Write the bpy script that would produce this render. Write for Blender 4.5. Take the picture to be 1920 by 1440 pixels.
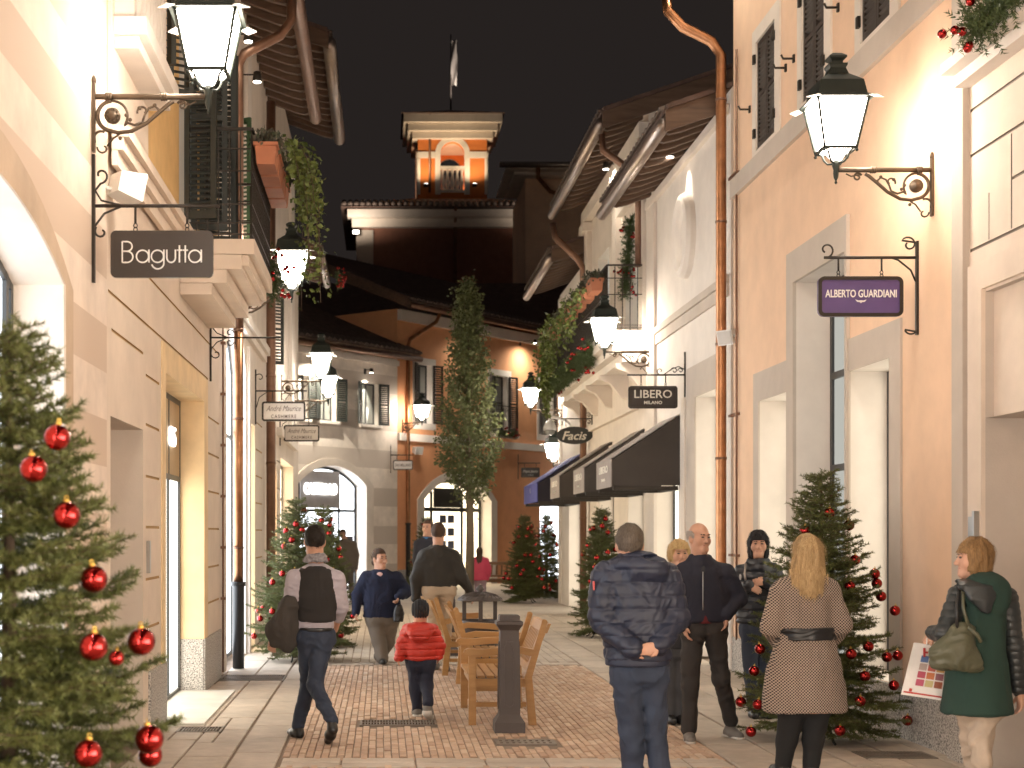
import bpy, math, random
import numpy as np
from mathutils import Vector, Matrix
for o in list(bpy.data.objects):
    bpy.data.objects.remove(o)
SC = bpy.context.scene
COL = SC.collection
random.seed(7)
RNG = np.random.default_rng(11)
# ------------------------------------------------------------------ camera, sky, exposure
EYE = 1.68
FP = 2800.0          # focal length in photo pixels (1920 wide)
VX, VY = 715.0, 1000.0
cd = bpy.data.cameras.new('camera')
cd.sensor_width = 36.0
cd.lens = FP / 1920 * 36
cd.shift_x = (960 - VX) / 1920
cd.shift_y = (VY - 720) / 1920
cd.clip_start = 0.1
cd.clip_end = 400
cd.dof.use_dof = True
cd.dof.focus_distance = 12.5
cd.dof.aperture_fstop = 3.2
cam = bpy.data.objects.new('camera', cd)
COL.objects.link(cam)
cam.location = (0, 0, EYE)
cam.rotation_euler = (math.radians(90), 0, 0)
SC.camera = cam
W = bpy.data.worlds.new('World')
SC.world = W
W.use_nodes = True
bg = W.node_tree.nodes['Background']
bg.inputs[0].default_value = (0.0106, 0.0084, 0.0077, 1)
bg.inputs[1].default_value = 1.0
SC.view_settings.view_transform = 'Standard'
SC.view_settings.look = 'None'
SC.view_settings.gamma = 1.0
SC.view_settings.exposure = 0.86
SC.view_settings.use_curve_mapping = False
SC.render.engine = 'CYCLES'
SC.cycles.use_denoising = True
SC.cycles.max_bounces = 8
SC.cycles.diffuse_bounces = 6
SC.cycles.glossy_bounces = 3
SC.cycles.transparent_max_bounces = 6
SC.cycles.sample_clamp_indirect = 6.0
LAMP = 43.0          # emission of a street lantern's panes
LAMP_COL = (1.0, 0.87, 0.725)
SHOP_COOL = (0.90, 0.95, 1.0)
SHOP_WARM = (1.0, 0.83, 0.56)

def P(px, py, y):
    "a point of the place at depth y seen at photo pixel (px, py)"
    return Vector(((px - VX) * y / FP, y, EYE + (VY - py) * y / FP))
def gy(py):
    return FP * EYE / (py - VY)

# ------------------------------------------------------------------ object helpers
def link(o):
    COL.objects.link(o)
    return o
def tag(o, label, cat, group=None, kind=None):
    o['label'] = label
    o['category'] = cat
    if group: o['group'] = group
    if kind: o['kind'] = kind
    return o
def thing(name, label, cat, loc=(0, 0, 0), rotz=0.0, group=None):
    o = link(bpy.data.objects.new(name, None))
    o.empty_display_size = 0.2
    o.location = loc
    o.rotation_euler = (0, 0, rotz)
    return tag(o, label, cat, group)

class MB:
    "collects faces, builds one mesh object"
    def __init__(s):
        s.v = []; s.f = []; s.m = []; s.s = []
    def add(s, vs, fs, mi=0, smooth=False):
        n = len(s.v)
        s.v.extend([tuple(p) for p in vs])
        for f in fs:
            s.f.append([i + n for i in f]); s.m.append(mi); s.s.append(smooth)
    def quad(s, a, b, c, d, mi=0):
        s.add([a, b, c, d], [(0, 1, 2, 3)], mi)
    def box(s, x0, x1, y0, y1, z0, z1, mi=0):
        s.hexa([(x0, y0, z0), (x1, y0, z0), (x1, y1, z0), (x0, y1, z0), (x0, y0, z1), (x1, y0, z1), (x1, y1, z1), (x0, y1, z1)], mi)
    def hexa(s, p, mi=0):
        s.add(p, [(0, 3, 2, 1), (4, 5, 6, 7), (0, 1, 5, 4), (1, 2, 6, 5), (2, 3, 7, 6), (3, 0, 4, 7)], mi)
    def fbox(s, fr, u0, u1, v0, v1, w0, w1, mi=0):
        s.hexa([fr(u0, v0, w0), fr(u1, v0, w0), fr(u1, v0, w1), fr(u0, v0, w1), fr(u0, v1, w0), fr(u1, v1, w0), fr(u1, v1, w1), fr(u0, v1, w1)], mi)
    def bar(s, a, b, w, h, up=(0, 0, 1), mi=0):
        a = Vector(a); b = Vector(b); d = (b - a).normalized()
        x = d.cross(Vector(up))
        if x.length < 1e-4: x = d.cross(Vector((1, 0, 0)))
        x.normalize(); z = x.cross(d)
        p = []
        for c in (a, b):
            p += [c - x * w / 2 - z * h / 2, c + x * w / 2 - z * h / 2, c + x * w / 2 + z * h / 2, c - x * w / 2 + z * h / 2]
        s.add(p, [(3, 2, 1, 0), (4, 5, 6, 7), (0, 1, 5, 4), (1, 2, 6, 5), (2, 3, 7, 6), (3, 0, 4, 7)], mi)
    def tube(s, pts, r, seg=8, mi=0, caps=True, arc=None):
        pts = [Vector(p) for p in pts]
        n = len(pts)
        rs = r if isinstance(r, (list, tuple)) else [r] * n
        t0 = (pts[1] - pts[0]).normalized()
        x = t0.cross(Vector((0, 0, 1)))
        if x.length < 1e-3: x = t0.cross(Vector((0, 1, 0)))
        x.normalize()
        vs = []
        for i in range(n):
            t = (pts[min(i + 1, n - 1)] - pts[max(i - 1, 0)])
            t = t.normalized() if t.length > 1e-9 else t0
            x = (x - t * x.dot(t))
            x = x.normalized() if x.length > 1e-6 else t.orthogonal().normalized()
            y = t.cross(x)
            for k in range(seg):
                a = 2 * math.pi * k / seg
                vs.append(pts[i] + (x * math.cos(a) + y * math.sin(a)) * rs[i])
        fs = []
        for i in range(n - 1):
            for k in range(seg):
                k2 = (k + 1) % seg
                fs.append((i * seg + k, i * seg + k2, (i + 1) * seg + k2, (i + 1) * seg + k))
        if caps:
            fs.append(tuple(range(seg - 1, -1, -1)))
            fs.append(tuple((n - 1) * seg + k for k in range(seg)))
        s.add(vs, fs, mi, True)
    def lathe(s, prof, c=(0, 0, 0), seg=16, mi=0, smooth=True, rot=0.0, sx=1.0, sy=1.0):
        vs = []
        for r, z in prof:
            for k in range(seg):
                a = 2 * math.pi * k / seg + rot
                vs.append((c[0] + r * math.cos(a) * sx, c[1] + r * math.sin(a) * sy, c[2] + z))
        fs = []
        for i in range(len(prof) - 1):
            for k in range(seg):
                k2 = (k + 1) % seg
                fs.append((i * seg + k, i * seg + k2, (i + 1) * seg + k2, (i + 1) * seg + k))
        fs.append(tuple(range(seg - 1, -1, -1)))
        fs.append(tuple((len(prof) - 1) * seg + k for k in range(seg)))
        s.add(vs, fs, mi, smooth)
    def ball(s, c, r, seg=12, rings=8, mi=0, sc=(1, 1, 1)):
        vs = []; fs = []
        for i in range(rings + 1):
            th = math.pi * i / rings
            for k in range(seg):
                a = 2 * math.pi * k / seg
                vs.append((c[0] + r * sc[0] * math.sin(th) * math.cos(a), c[1] + r * sc[1] * math.sin(th) * math.sin(a), c[2] + r * sc[2] * math.cos(th)))
        for i in range(rings):
            for k in range(seg):
                k2 = (k + 1) % seg
                fs.append((i * seg + k, (i + 1) * seg + k, (i + 1) * seg + k2, i * seg + k2))
        s.add(vs, fs, mi, True)
    def prism(s, poly, fn, t0, t1, mi=0, smooth=False):
        "extrude a 2-D polygon; fn(a, b, t) gives the point"
        n = len(poly)
        vs = [fn(a, b, t0) for a, b in poly] + [fn(a, b, t1) for a, b in poly]
        s.add(vs, [tuple(range(n)), tuple(range(2 * n - 1, n - 1, -1))], mi)
        s.add(vs, [(i, (i + 1) % n, n + (i + 1) % n, n + i) for i in range(n)], mi, smooth)
    def mesh(s, name, mats):
        me = bpy.data.meshes.new(name)
        me.from_pydata(s.v, [], s.f)
        for m in (mats if isinstance(mats, (list, tuple)) else [mats]):
            me.materials.append(m)
        me.polygons.foreach_set('material_index', s.m)
        me.polygons.foreach_set('use_smooth', s.s)
        me.update()
        return me
    def build(s, name, mats, parent=None, local=False, **props):
        return put(name, s.mesh(name, mats), parent, local, **props)

def put(name, me, parent=None, local=False, **props):
    o = link(bpy.data.objects.new(name, me))
    if parent is not None:
        o.parent = parent
        if not local and parent.parent is None:
            o.matrix_parent_inverse = (Matrix.Translation(parent.location) @ parent.rotation_euler.to_matrix().to_4x4()).inverted()
    for k, v in props.items(): o[k] = v
    return o
def np_mesh(name, V, F, mats, smooth=False, mi=None):
    me = bpy.data.meshes.new(name)
    V = np.asarray(V, dtype=np.float32); F = np.asarray(F, dtype=np.int32)
    k = F.shape[1]
    me.vertices.add(len(V)); me.vertices.foreach_set('co', V.ravel())
    me.loops.add(F.size); me.loops.foreach_set('vertex_index', F.ravel())
    me.polygons.add(len(F))
    me.polygons.foreach_set('loop_start', np.arange(0, F.size, k, dtype=np.int32))
    me.polygons.foreach_set('loop_total', np.full(len(F), k, dtype=np.int32))
    for m in (mats if isinstance(mats, (list, tuple)) else [mats]): me.materials.append(m)
    if mi is not None: me.polygons.foreach_set('material_index', np.asarray(mi, dtype=np.int32))
    me.polygons.foreach_set('use_smooth', np.full(len(F), smooth))
    me.update(calc_edges=True)
    return me
def copy_thing(src, loc, rotz=None, label=None, group=None, scale=None):
    r = src.copy(); link(r); r.location = loc
    if rotz is not None: r.rotation_euler = (0, 0, rotz)
    if scale is not None: r.scale = (scale,) * 3 if not isinstance(scale, (tuple, list)) else scale
    if label: r['label'] = label
    if group: r['group'] = group
    for ch in list(src.children):
        c = ch.copy(); link(c); c.parent = r
        for g in list(ch.children):
            d = g.copy(); link(d); d.parent = c
    return r

def spiral(cx, cz, r0, r1, a0, a1, n=22):
    out = []
    for i in range(n + 1):
        t = i / n
        a = math.radians(a0 + (a1 - a0) * t); r = r0 + (r1 - r0) * t
        out.append((cx + r * math.cos(a), cz + r * math.sin(a)))
    return out
def rrect(x0, x1, z0, z1, r, n=5):
    out = []
    for cx, cz, a in ((x1 - r, z1 - r, 0), (x0 + r, z1 - r, 90), (x0 + r, z0 + r, 180), (x1 - r, z0 + r, 270)):
        for i in range(n + 1):
            t = math.radians(a + 90 * i / n)
            out.append((cx + r * math.cos(t), cz + r * math.sin(t)))
    return out

# ------------------------------------------------------------------ materials
def mat(name, col, rough=0.8, metal=0.0, var=0.12, vscale=3.0, bump=0.0, bscale=60.0, col2=None, coat=0.0, spec=0.5, emit=None, es=0.0, stretch=None, bdist=0.01, sheen=0.0, world=False, patch=0.0):
    m = bpy.data.materials.new(name); m.use_nodes = True
    nt = m.node_tree; N = nt.nodes; L = nt.links
    b = N['Principled BSDF']
    b.inputs['Roughness'].default_value = rough
    b.inputs['Metallic'].default_value = metal
    b.inputs['Specular IOR Level'].default_value = spec
    b.inputs['Coat Weight'].default_value = coat
    b.inputs['Coat Roughness'].default_value = 0.08
    if sheen: b.inputs['Sheen Weight'].default_value = sheen
    if emit:
        b.inputs['Emission Color'].default_value = (*emit, 1); b.inputs['Emission Strength'].default_value = es
    tc = N.new('ShaderNodeTexCoord'); mp = N.new('ShaderNodeMapping')
    if world:
        ge = N.new('ShaderNodeNewGeometry'); L.new(ge.outputs['Position'], mp.inputs[0])
    else: L.new(tc.outputs['Object'], mp.inputs[0])
    if stretch: mp.inputs['Scale'].default_value = stretch
    n1 = N.new('ShaderNodeTexNoise'); n1.inputs['Scale'].default_value = vscale; n1.inputs['Detail'].default_value = 6; n1.inputs['Roughness'].default_value = 0.6
    L.new(mp.outputs[0], n1.inputs['Vector'])
    mx = N.new('ShaderNodeMix'); mx.data_type = 'RGBA'
    c2 = col2 if col2 else tuple(min(1, c * (1 + var)) for c in col)
    c1 = col if col2 else tuple(c * (1 - var) for c in col)
    mx.inputs[6].default_value = (*c1, 1); mx.inputs[7].default_value = (*c2, 1)
    cr = N.new('ShaderNodeMapRange'); cr.inputs[1].default_value = 0.3; cr.inputs[2].default_value = 0.7
    L.new(n1.outputs[0], cr.inputs[0]); L.new(cr.outputs[0], mx.inputs[0])
    out = mx.outputs[2]
    if patch:      # broad worn patches over the finer grain
        n3 = N.new('ShaderNodeTexNoise'); n3.inputs['Scale'].default_value = .85; n3.inputs['Detail'].default_value = 7; n3.inputs['Roughness'].default_value = .65
        L.new(mp.outputs[0], n3.inputs['Vector']); r3 = N.new('ShaderNodeMapRange'); r3.inputs[1].default_value = .35; r3.inputs[2].default_value = .62; r3.inputs[3].default_value = 1 - patch; r3.inputs[4].default_value = 1.0
        L.new(n3.outputs[0], r3.inputs[0]); m3 = N.new('ShaderNodeMix'); m3.data_type = 'RGBA'; m3.blend_type = 'MULTIPLY'; m3.inputs[0].default_value = 1.0
        L.new(out, m3.inputs[6]); L.new(r3.outputs[0], m3.inputs[7]); out = m3.outputs[2]
    L.new(out, b.inputs['Base Color'])
    if bump:
        n2 = N.new('ShaderNodeTexNoise'); n2.inputs['Scale'].default_value = bscale; n2.inputs['Detail'].default_value = 4
        L.new(mp.outputs[0], n2.inputs['Vector'])
        bp = N.new('ShaderNodeBump'); bp.inputs['Strength'].default_value = bump; bp.inputs['Distance'].default_value = bdist
        L.new(n2.outputs[0], bp.inputs['Height']); L.new(bp.outputs[0], b.inputs['Normal'])
    return m
def emission(name, col, st):
    m = bpy.data.materials.new(name); m.use_nodes = True
    nt = m.node_tree; nt.nodes.remove(nt.nodes['Principled BSDF'])
    e = nt.nodes.new('ShaderNodeEmission'); e.inputs[0].default_value = (*col, 1); e.inputs[1].default_value = st
    nt.links.new(e.outputs[0], nt.nodes['Material Output'].inputs[0])
    return m
def band_mat(name, light, dark, z0, period, duty=0.5, rough=0.85):
    "plaster painted in level courses"
    m = mat(name, light, rough, bump=0.12, bscale=90)
    nt = m.node_tree; N = nt.nodes; L = nt.links; b = N['Principled BSDF']
    src = b.inputs['Base Color'].links[0].from_socket
    tc = N.new('ShaderNodeTexCoord'); sp = N.new('ShaderNodeSeparateXYZ'); L.new(tc.outputs['Object'], sp.inputs[0])
    a = N.new('ShaderNodeMath'); a.operation = 'SUBTRACT'; a.inputs[1].default_value = z0; L.new(sp.outputs[2], a.inputs[0])
    d = N.new('ShaderNodeMath'); d.operation = 'DIVIDE'; d.inputs[1].default_value = period; L.new(a.outputs[0], d.inputs[0])
    f = N.new('ShaderNodeMath'); f.operation = 'FRACT'; L.new(d.outputs[0], f.inputs[0])
    g = N.new('ShaderNodeMath'); g.operation = 'LESS_THAN'; g.inputs[1].default_value = duty; L.new(f.outputs[0], g.inputs[0])
    mx = N.new('ShaderNodeMix'); mx.data_type = 'RGBA'; L.new(g.outputs[0], mx.inputs[0]); L.new(src, mx.inputs[6])
    mx.inputs[7].default_value = (*dark, 1)
    L.new(mx.outputs[2], b.inputs['Base Color'])
    return m
def granite_mat(name):
    m = mat(name, (0.36, 0.34, 0.32), 0.55, bump=0.05, bscale=200)
    nt = m.node_tree; N = nt.nodes; L = nt.links; b = N['Principled BSDF']
    v = N.new('ShaderNodeTexNoise'); v.inputs['Scale'].default_value = 75; v.inputs['Detail'].default_value = 3
    tc = N.new('ShaderNodeTexCoord'); L.new(tc.outputs['Object'], v.inputs['Vector'])
    r = N.new('ShaderNodeValToRGB'); e = r.color_ramp.elements
    e[0].position = 0.36; e[0].color = (0.10, 0.095, 0.09, 1)
    e[1].position = 0.62; e[1].color = (0.62, 0.59, 0.55, 1)
    x = e.new(0.47); x.color = (0.36, 0.34, 0.32, 1)
    L.new(v.outputs[0], r.inputs[0]); L.new(r.outputs[0], b.inputs['Base Color'])
    return m
# ------------------------------------------------------------------ material set
K = {}
K['cream'] = mat('cream plaster', (0.72, 0.61, 0.51), 0.85, var=.05, patch=.10, bump=0.12, bscale=90)
K['pale'] = mat('pale plaster', (0.73, 0.65, 0.57), 0.85, var=.05, patch=.10, bump=0.12, bscale=90)
K['white'] = mat('white plaster', (0.77, 0.71, 0.65), 0.85, var=.05, patch=.08, bump=0.10, bscale=90)
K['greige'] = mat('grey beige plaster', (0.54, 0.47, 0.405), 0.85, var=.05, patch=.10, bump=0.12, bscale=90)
K['groove'] = mat('ochre joint paint', (0.45, 0.29, 0.13), 0.9)
K['groovegrey'] = mat('grey joint paint', (0.26, 0.22, 0.18), 0.9)
K['ochre'] = mat('ochre plaster', (0.70, 0.46, 0.20), 0.85, bump=0.12, bscale=90)
K['portal'] = mat('golden portal plaster', (0.76, 0.58, 0.35), 0.85, bump=0.12, bscale=90)
K['shopgold'] = emission('lit golden shop', (1.0, 0.92, 0.78), 2.6)
K['peach'] = mat('peach plaster', (0.80, 0.56, 0.39), 0.85, var=.05, patch=.08, bump=0.12, bscale=80)
K['orange'] = mat('terracotta plaster', (0.72, 0.345, 0.17), 0.85, var=.06, bump=0.12, bscale=60)
K['darkorange'] = mat('brick red plaster', (0.26, 0.12, 0.08), 0.9)
K['bandA'] = band_mat('cream plaster in painted courses', (0.72, 0.61, 0.52), (0.58, 0.46, 0.365), 2.136, 0.645)
K['bandG'] = band_mat('pale plaster in painted courses', (0.76, 0.68, 0.60), (0.58, 0.505, 0.44), 0.2, 1.15, 0.48)
K['granite'] = granite_mat('speckled granite')
K['copper'] = mat('copper sheet', (0.40, 0.20, 0.105), 0.36, 1.0, var=0.25, vscale=6)
K['browncopper'] = mat('weathered copper', (0.22, 0.125, 0.085), 0.45, 0.7, var=0.2, vscale=6)
K['zinc'] = mat('gutter sheet', (0.36, 0.30, 0.265), 0.38, 0.9, var=0.15)
K['iron'] = mat('dark wrought iron', (0.045, 0.038, 0.032), 0.5, 0.6, bump=0.2, bscale=80)
K['castiron'] = mat('grey brown cast iron', (0.075, 0.06, 0.055), 0.5, 0.2, bump=0.25, bscale=120)
K['bronze'] = mat('bronzed iron', (0.12, 0.09, 0.065), 0.42, 0.7, bump=0.2, bscale=80)
K['black'] = mat('black paint', (0.012, 0.012, 0.013), 0.4)
K['grate'] = mat('worn grey iron', (.20, .165, .135), .55, .3, var=.2)
K['lampgreen'] = mat('green lamp paint', (0.016, 0.022, 0.018), 0.5, 0.3)
K['lampinner'] = mat('lamp rim paint', (0.6, 0.58, 0.54), 0.4)
K['shutter'] = mat('dark green shutter paint', (0.028, 0.032, 0.028), 0.5)
K['shutterbrown'] = mat('dark brown shutter paint', (0.045, 0.034, 0.028), 0.5)
K['wood'] = mat('dark roof timber', (0.17, 0.105, 0.07), 0.7, col2=(0.09, 0.055, 0.038), vscale=2, stretch=(1, 8, 8), bump=0.2, bscale=30)
K['soffit'] = mat('roof boarding', (0.30, 0.21, 0.15), 0.75, vscale=3, bump=0.15, bscale=30)
K['rooftile'] = mat('clay roof tile', (0.12, 0.075, 0.06), 0.85, var=0.35, vscale=4, bump=0.3, bscale=40)
K['tilenose'] = mat('clay tile nose', (0.16, 0.12, 0.10), 0.7, var=0.3, vscale=9)
K['metal'] = mat('brushed steel', (0.5, 0.49, 0.47), 0.35, 1.0)
K['darkmetal'] = mat('dark window metal', (0.055, 0.058, 0.06), 0.42, 0.4)
K['whiteplastic'] = mat('white plastic', (0.72, 0.72, 0.70), 0.4)
K['terracotta'] = mat('terracotta pot', (0.42, 0.16, 0.085), 0.75, var=0.15, bump=0.15)
K['slab'] = mat('worn paving stone', (0.53, 0.45, 0.37), 0.62, var=0.12, vscale=7, world=True, patch=.25, bump=0.3, bscale=45)
K['slab2'] = mat('darker paving stone', (0.48, 0.405, 0.33), 0.62, var=0.12, vscale=7, world=True, patch=.25, bump=0.3, bscale=45)
K['mortar'] = mat('dark joint', (0.25, 0.19, 0.145), 0.95, bump=0.3)
K['brick1'] = mat('clay paver red', (0.53, 0.36, 0.25), 0.66, var=0.16, vscale=9.0, world=True, patch=.2, bump=0.3, bscale=70)
K['brick2'] = mat('clay paver orange', (0.59, 0.425, 0.305), 0.66, var=0.16, vscale=9.0, world=True, patch=.2, bump=0.3, bscale=70)
K['brick3'] = mat('clay paver dark', (0.49, 0.33, 0.23), 0.66, var=0.16, vscale=9.0, world=True, patch=.2, bump=0.3, bscale=70)
K['brick4'] = mat('clay paver pale', (0.64, 0.49, 0.37), 0.66, var=0.12, vscale=9.0, world=True, patch=.25, bump=0.3, bscale=70)
K['sett'] = mat('grey sett', (0.50, 0.42, 0.34), 0.62, var=0.15, vscale=7, world=True, patch=.2, bump=0.3, bscale=50)
K['teak'] = mat('oiled teak', (0.43, 0.235, 0.085), 0.5, col2=(0.33, 0.17, 0.055), vscale=4, stretch=(1, 1, 6), bump=0.15, bscale=40)
K['teakdark'] = mat('weathered teak', (0.24, 0.12, 0.045), 0.55, col2=(0.17, 0.085, 0.035), vscale=4, stretch=(6, 1, 6))
K['lampglow'] = emission('lit lamp glass', LAMP_COL, LAMP)
K['lampbottom'] = emission('lit lamp collar', LAMP_COL, 6.0)
K['shopcool'] = emission('lit shop, cool white', SHOP_COOL, 4.2)
K['shopnear'] = emission('lit shop behind the arch', SHOP_COOL, 2.0)
K['shopwarm'] = emission('lit shop, warm white', SHOP_WARM, 2.8)
K['shopdim'] = emission('dim shop glass', (0.93, 0.92, 0.82), 0.30)
K['shopgreen'] = emission('dim shop interior', (1.0, 0.90, 0.72), 1.25)
K['shopbehind'] = emission('bright lit shop front', (1.0, 0.88, 0.74), 8.5)  # unseen fronts behind the camera, made strong to light the people and street
K['sign_white'] = emission('lit letters', (1, 0.97, 0.93), 4.0)
K['spotglow'] = emission('spot lamp lens', (1, 0.93, 0.78), 14.0)
K['paleblue'] = emission('cold lit window reveal', (0.62, 0.70, 0.95), 0.62)
K['glassdark'] = mat('dark window glass', (0.02, 0.022, 0.024), 0.08, spec=0.8, var=0)
K['glassgrey'] = mat('grey window glass', (0.30, 0.31, 0.29), 0.12, spec=0.8, var=0.05)

# ------------------------------------------------------------------ facade frames
def FL(u, v, w): return (-1.89 + w, u, v)
def FR(u, v, w): return (4.30 - w, u, v)
OD = (0.62, 0.785); ON = (0.785, -0.62); OC = (0.493, 46.0)
def FO(u, v, w): return (OC[0] + OD[0] * u + ON[0] * w, OC[1] + OD[1] * u + ON[1] * w, v)
FL.rot = 0.0; FR.rot = math.pi; FO.rot = math.atan2(ON[1], ON[0])
def FT(u, v, w): return (u, 75.0 - w, v)
FT.rot = -math.pi / 2
def FH(u, v, w): return (u, 63.0 - w, v)
FH.rot = -math.pi / 2

def wall(mb, fr, u0, u1, v0, v1, ops, depth=0.3, mi=0, miR=None):
    """front sheet with openings; op = dict(u0,u1,v0,v1[,arch][,depth][,back][,rev])"""
    us = sorted({u0, u1, *[o['u0'] for o in ops], *[o['u1'] for o in ops]})
    vs = sorted({v0, v1, *[o['v0'] for o in ops], *[o['v1'] + o.get('arch', 0) for o in ops]})
    us = [u for u in us if u0 <= u <= u1]; vs = [v for v in vs if v0 <= v <= v1]
    for i in range(len(us) - 1):
        for j in range(len(vs) - 1):
            uc = (us[i] + us[i + 1]) / 2; vc = (vs[j] + vs[j + 1]) / 2
            if any(o['u0'] < uc < o['u1'] and o['v0'] < vc < o['v1'] + o.get('arch', 0) for o in ops): continue
            mb.quad(fr(us[i], vs[j], 0), fr(us[i + 1], vs[j], 0), fr(us[i + 1], vs[j + 1], 0), fr(us[i], vs[j + 1], 0), mi)
    for o in ops:
        d = o.get('depth', depth); a, b, c, e = o['u0'], o['u1'], o['v0'], o['v1']; r = o.get('arch', 0)
        mr = o.get('rev', mi if miR is None else miR)
        for u in (a, b):
            mb.quad(fr(u, c, 0), fr(u, e, 0), fr(u, e, -d), fr(u, c, -d), mr)
        if c > v0 + 1e-3: mb.quad(fr(a, c, 0), fr(b, c, 0), fr(b, c, -d), fr(a, c, -d), mr)
        if r:
            pts = arch_pts(a, b, e, r)
            for (ua, va), (ub, vb) in zip(pts[:-1], pts[1:]):
                mb.quad(fr(ua, va, 0), fr(ub, vb, 0), fr(ub, e + r, 0), fr(ua, e + r, 0), mi)
                mb.quad(fr(ua, va, 0), fr(ub, vb, 0), fr(ub, vb, -d), fr(ua, va, -d), mr)
        else:
            mb.quad(fr(a, e, 0), fr(b, e, 0), fr(b, e, -d), fr(a, e, -d), mr)
        if o.get('back') is not None:
            mb.quad(fr(a, c, -d), fr(b, c, -d), fr(b, e, -d), fr(a, e, -d), o['back'])
def arch_pts(a, b, e, r, n=14):
    h = (b - a) / 2; R = (h * h + r * r) / (2 * r); c = (a + b) / 2
    t = math.asin(min(1, h / R))
    if r > h: t = math.pi - t
    return [(c + R * math.sin(-t + 2 * t * i / n), e + r - R + R * math.cos(-t + 2 * t * i / n)) for i in range(n + 1)]
def core(mb, fr, u0, u1, v0, v1, back, w=-0.62, mi=0):
    "the body of the building behind its front"
    mb.fbox(fr, u0, u1, v0, v1, -back, w, mi)
    for u in (u0, u1): mb.quad(fr(u, v0, 0), fr(u, v1, 0), fr(u, v1, w), fr(u, v0, w), mi)
    mb.quad(fr(u0, v1, 0), fr(u1, v1, 0), fr(u1, v1, w), fr(u0, v1, w), mi)
def groove(u0, u1, v, h=0.022, back=1, vertical=None):
    return dict(u0=u0, u1=u1, v0=v - h / 2, v1=v + h / 2, depth=0.014, back=back, rev=back)
def shopfront(fr, parent, u0, u1, v0, v1, w, pane='shopdim', mull=(), trans=(), arch=0, fm='darkmetal', t=0.055, name='shop_window'):
    mb = MB()
    def b(a, c, e, f): mb.fbox(fr, a, c, e, f, w - 0.03, w + 0.03)
    b(u0, u0 + t, v0, v1 + (arch * .15 if arch else 0)); b(u1 - t, u1, v0, v1)
    b(u0 + t, u1 - t, v0, v0 + t)
    if not arch: b(u0 + t, u1 - t, v1 - t, v1)
    else:
        pts = arch_pts(u0, u1, v1, arch)
        for (a, c), (a2, c2) in zip(pts[:-1], pts[1:]):
            mb.bar(fr(a, c - t / 2, w), fr(a2, c2 - t / 2, w), 0.055, t)
    for m in mull: b(m - t / 2, m + t / 2, v0 + t, v1 - t + arch * .6)
    for q in trans:
        cuts = [u0 + t] + [x for m in mull for x in (m - t / 2, m + t / 2)] + [u1 - t]
        for k in range(0, len(cuts), 2): b(cuts[k], cuts[k + 1], q - t / 2, q + t / 2)
    fo = mb.build(name, K[fm], parent)
    pm = MB()
    if arch:
        pts = arch_pts(u0, u1, v1, arch)
        pm.prism([(u0, v0)] + pts + [(u1, v0)], lambda a, c, q: fr(a, c, w + q), -0.008, 0.004)
        pm.build('pane', K[pane], fo)
    else:
        cu = [u0] + list(mull) + [u1]; cv = [v0] + list(trans) + [v1]
        for i in range(len(cu) - 1):
            for j in range(len(cv) - 1):
                q = MB(); q.fbox(fr, cu[i] + t / 2, cu[i + 1] - t / 2, cv[j] + t / 2, cv[j + 1] - t / 2, w - 0.008, w + 0.004)
                q.build('pane', K[pane], fo)
    return fo
def surround(fr, parent, u0, u1, v0, v1, ui0, ui1, vi1, m, proud=0.02, vi0=None):
    mb = MB()
    mb.fbox(fr, u0, ui0, v0, v1, 0.0, proud); mb.fbox(fr, ui1, u1, v0, v1, 0.0, proud)
    mb.fbox(fr, ui0, ui1, vi1, v1, 0.0, proud)
    if vi0 is not None: mb.fbox(fr, ui0, ui1, v0, vi0, 0.0, proud)
    return mb.build('window_surround', m, parent)
def leaf(parent, p0, p1, z0, z1, m, th=0.035, slat=0.045, t=0.05, name='shutter'):
    "louvred leaf standing between ground points p0 and p1"
    p0 = Vector((p0[0], p0[1], 0)); p1 = Vector((p1[0], p1[1], 0)); L = (p1 - p0).length
    d = (p1 - p0).normalized(); n = Vector((-d.y, d.x, 0))
    def f(u, v, w): return p0 + d * u + n * w + Vector((0, 0, v))
    mb = MB(); h = th / 2
    mb.fbox(f, 0, t, z0, z1, -h, h); mb.fbox(f, L - t, L, z0, z1, -h, h)
    zm = (z0 + z1) / 2
    for a, b in ((z0, z0 + t * 1.5), (zm - t / 2, zm + t / 2), (z1 - t, z1)):
        mb.fbox(f, t, L - t, a, b, -h, h)
    o = mb.build(name, m, parent)
    s = MB(); z = z0 + t * 1.5 + slat / 2
    while z < z1 - t:
        if abs(z - zm) > t / 2 + slat / 3:
            s.hexa([f(t, z - slat * .35, -h), f(L - t, z - slat * .35, -h), f(L - t, z - slat * .2, -h), f(t, z - slat * .2, -h),
                    f(t, z + slat * .2, h), f(L - t, z + slat * .2, h), f(L - t, z + slat * .35, h), f(t, z + slat * .35, h)])
        z += slat
    s.build('slat', m, o, kind='stuff')
    return o
def put_part(name, me, parent, loc, rz=0.0):
    o = put(name, me, parent); o.location = loc; o.rotation_euler = (0, 0, rz); return o

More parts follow.
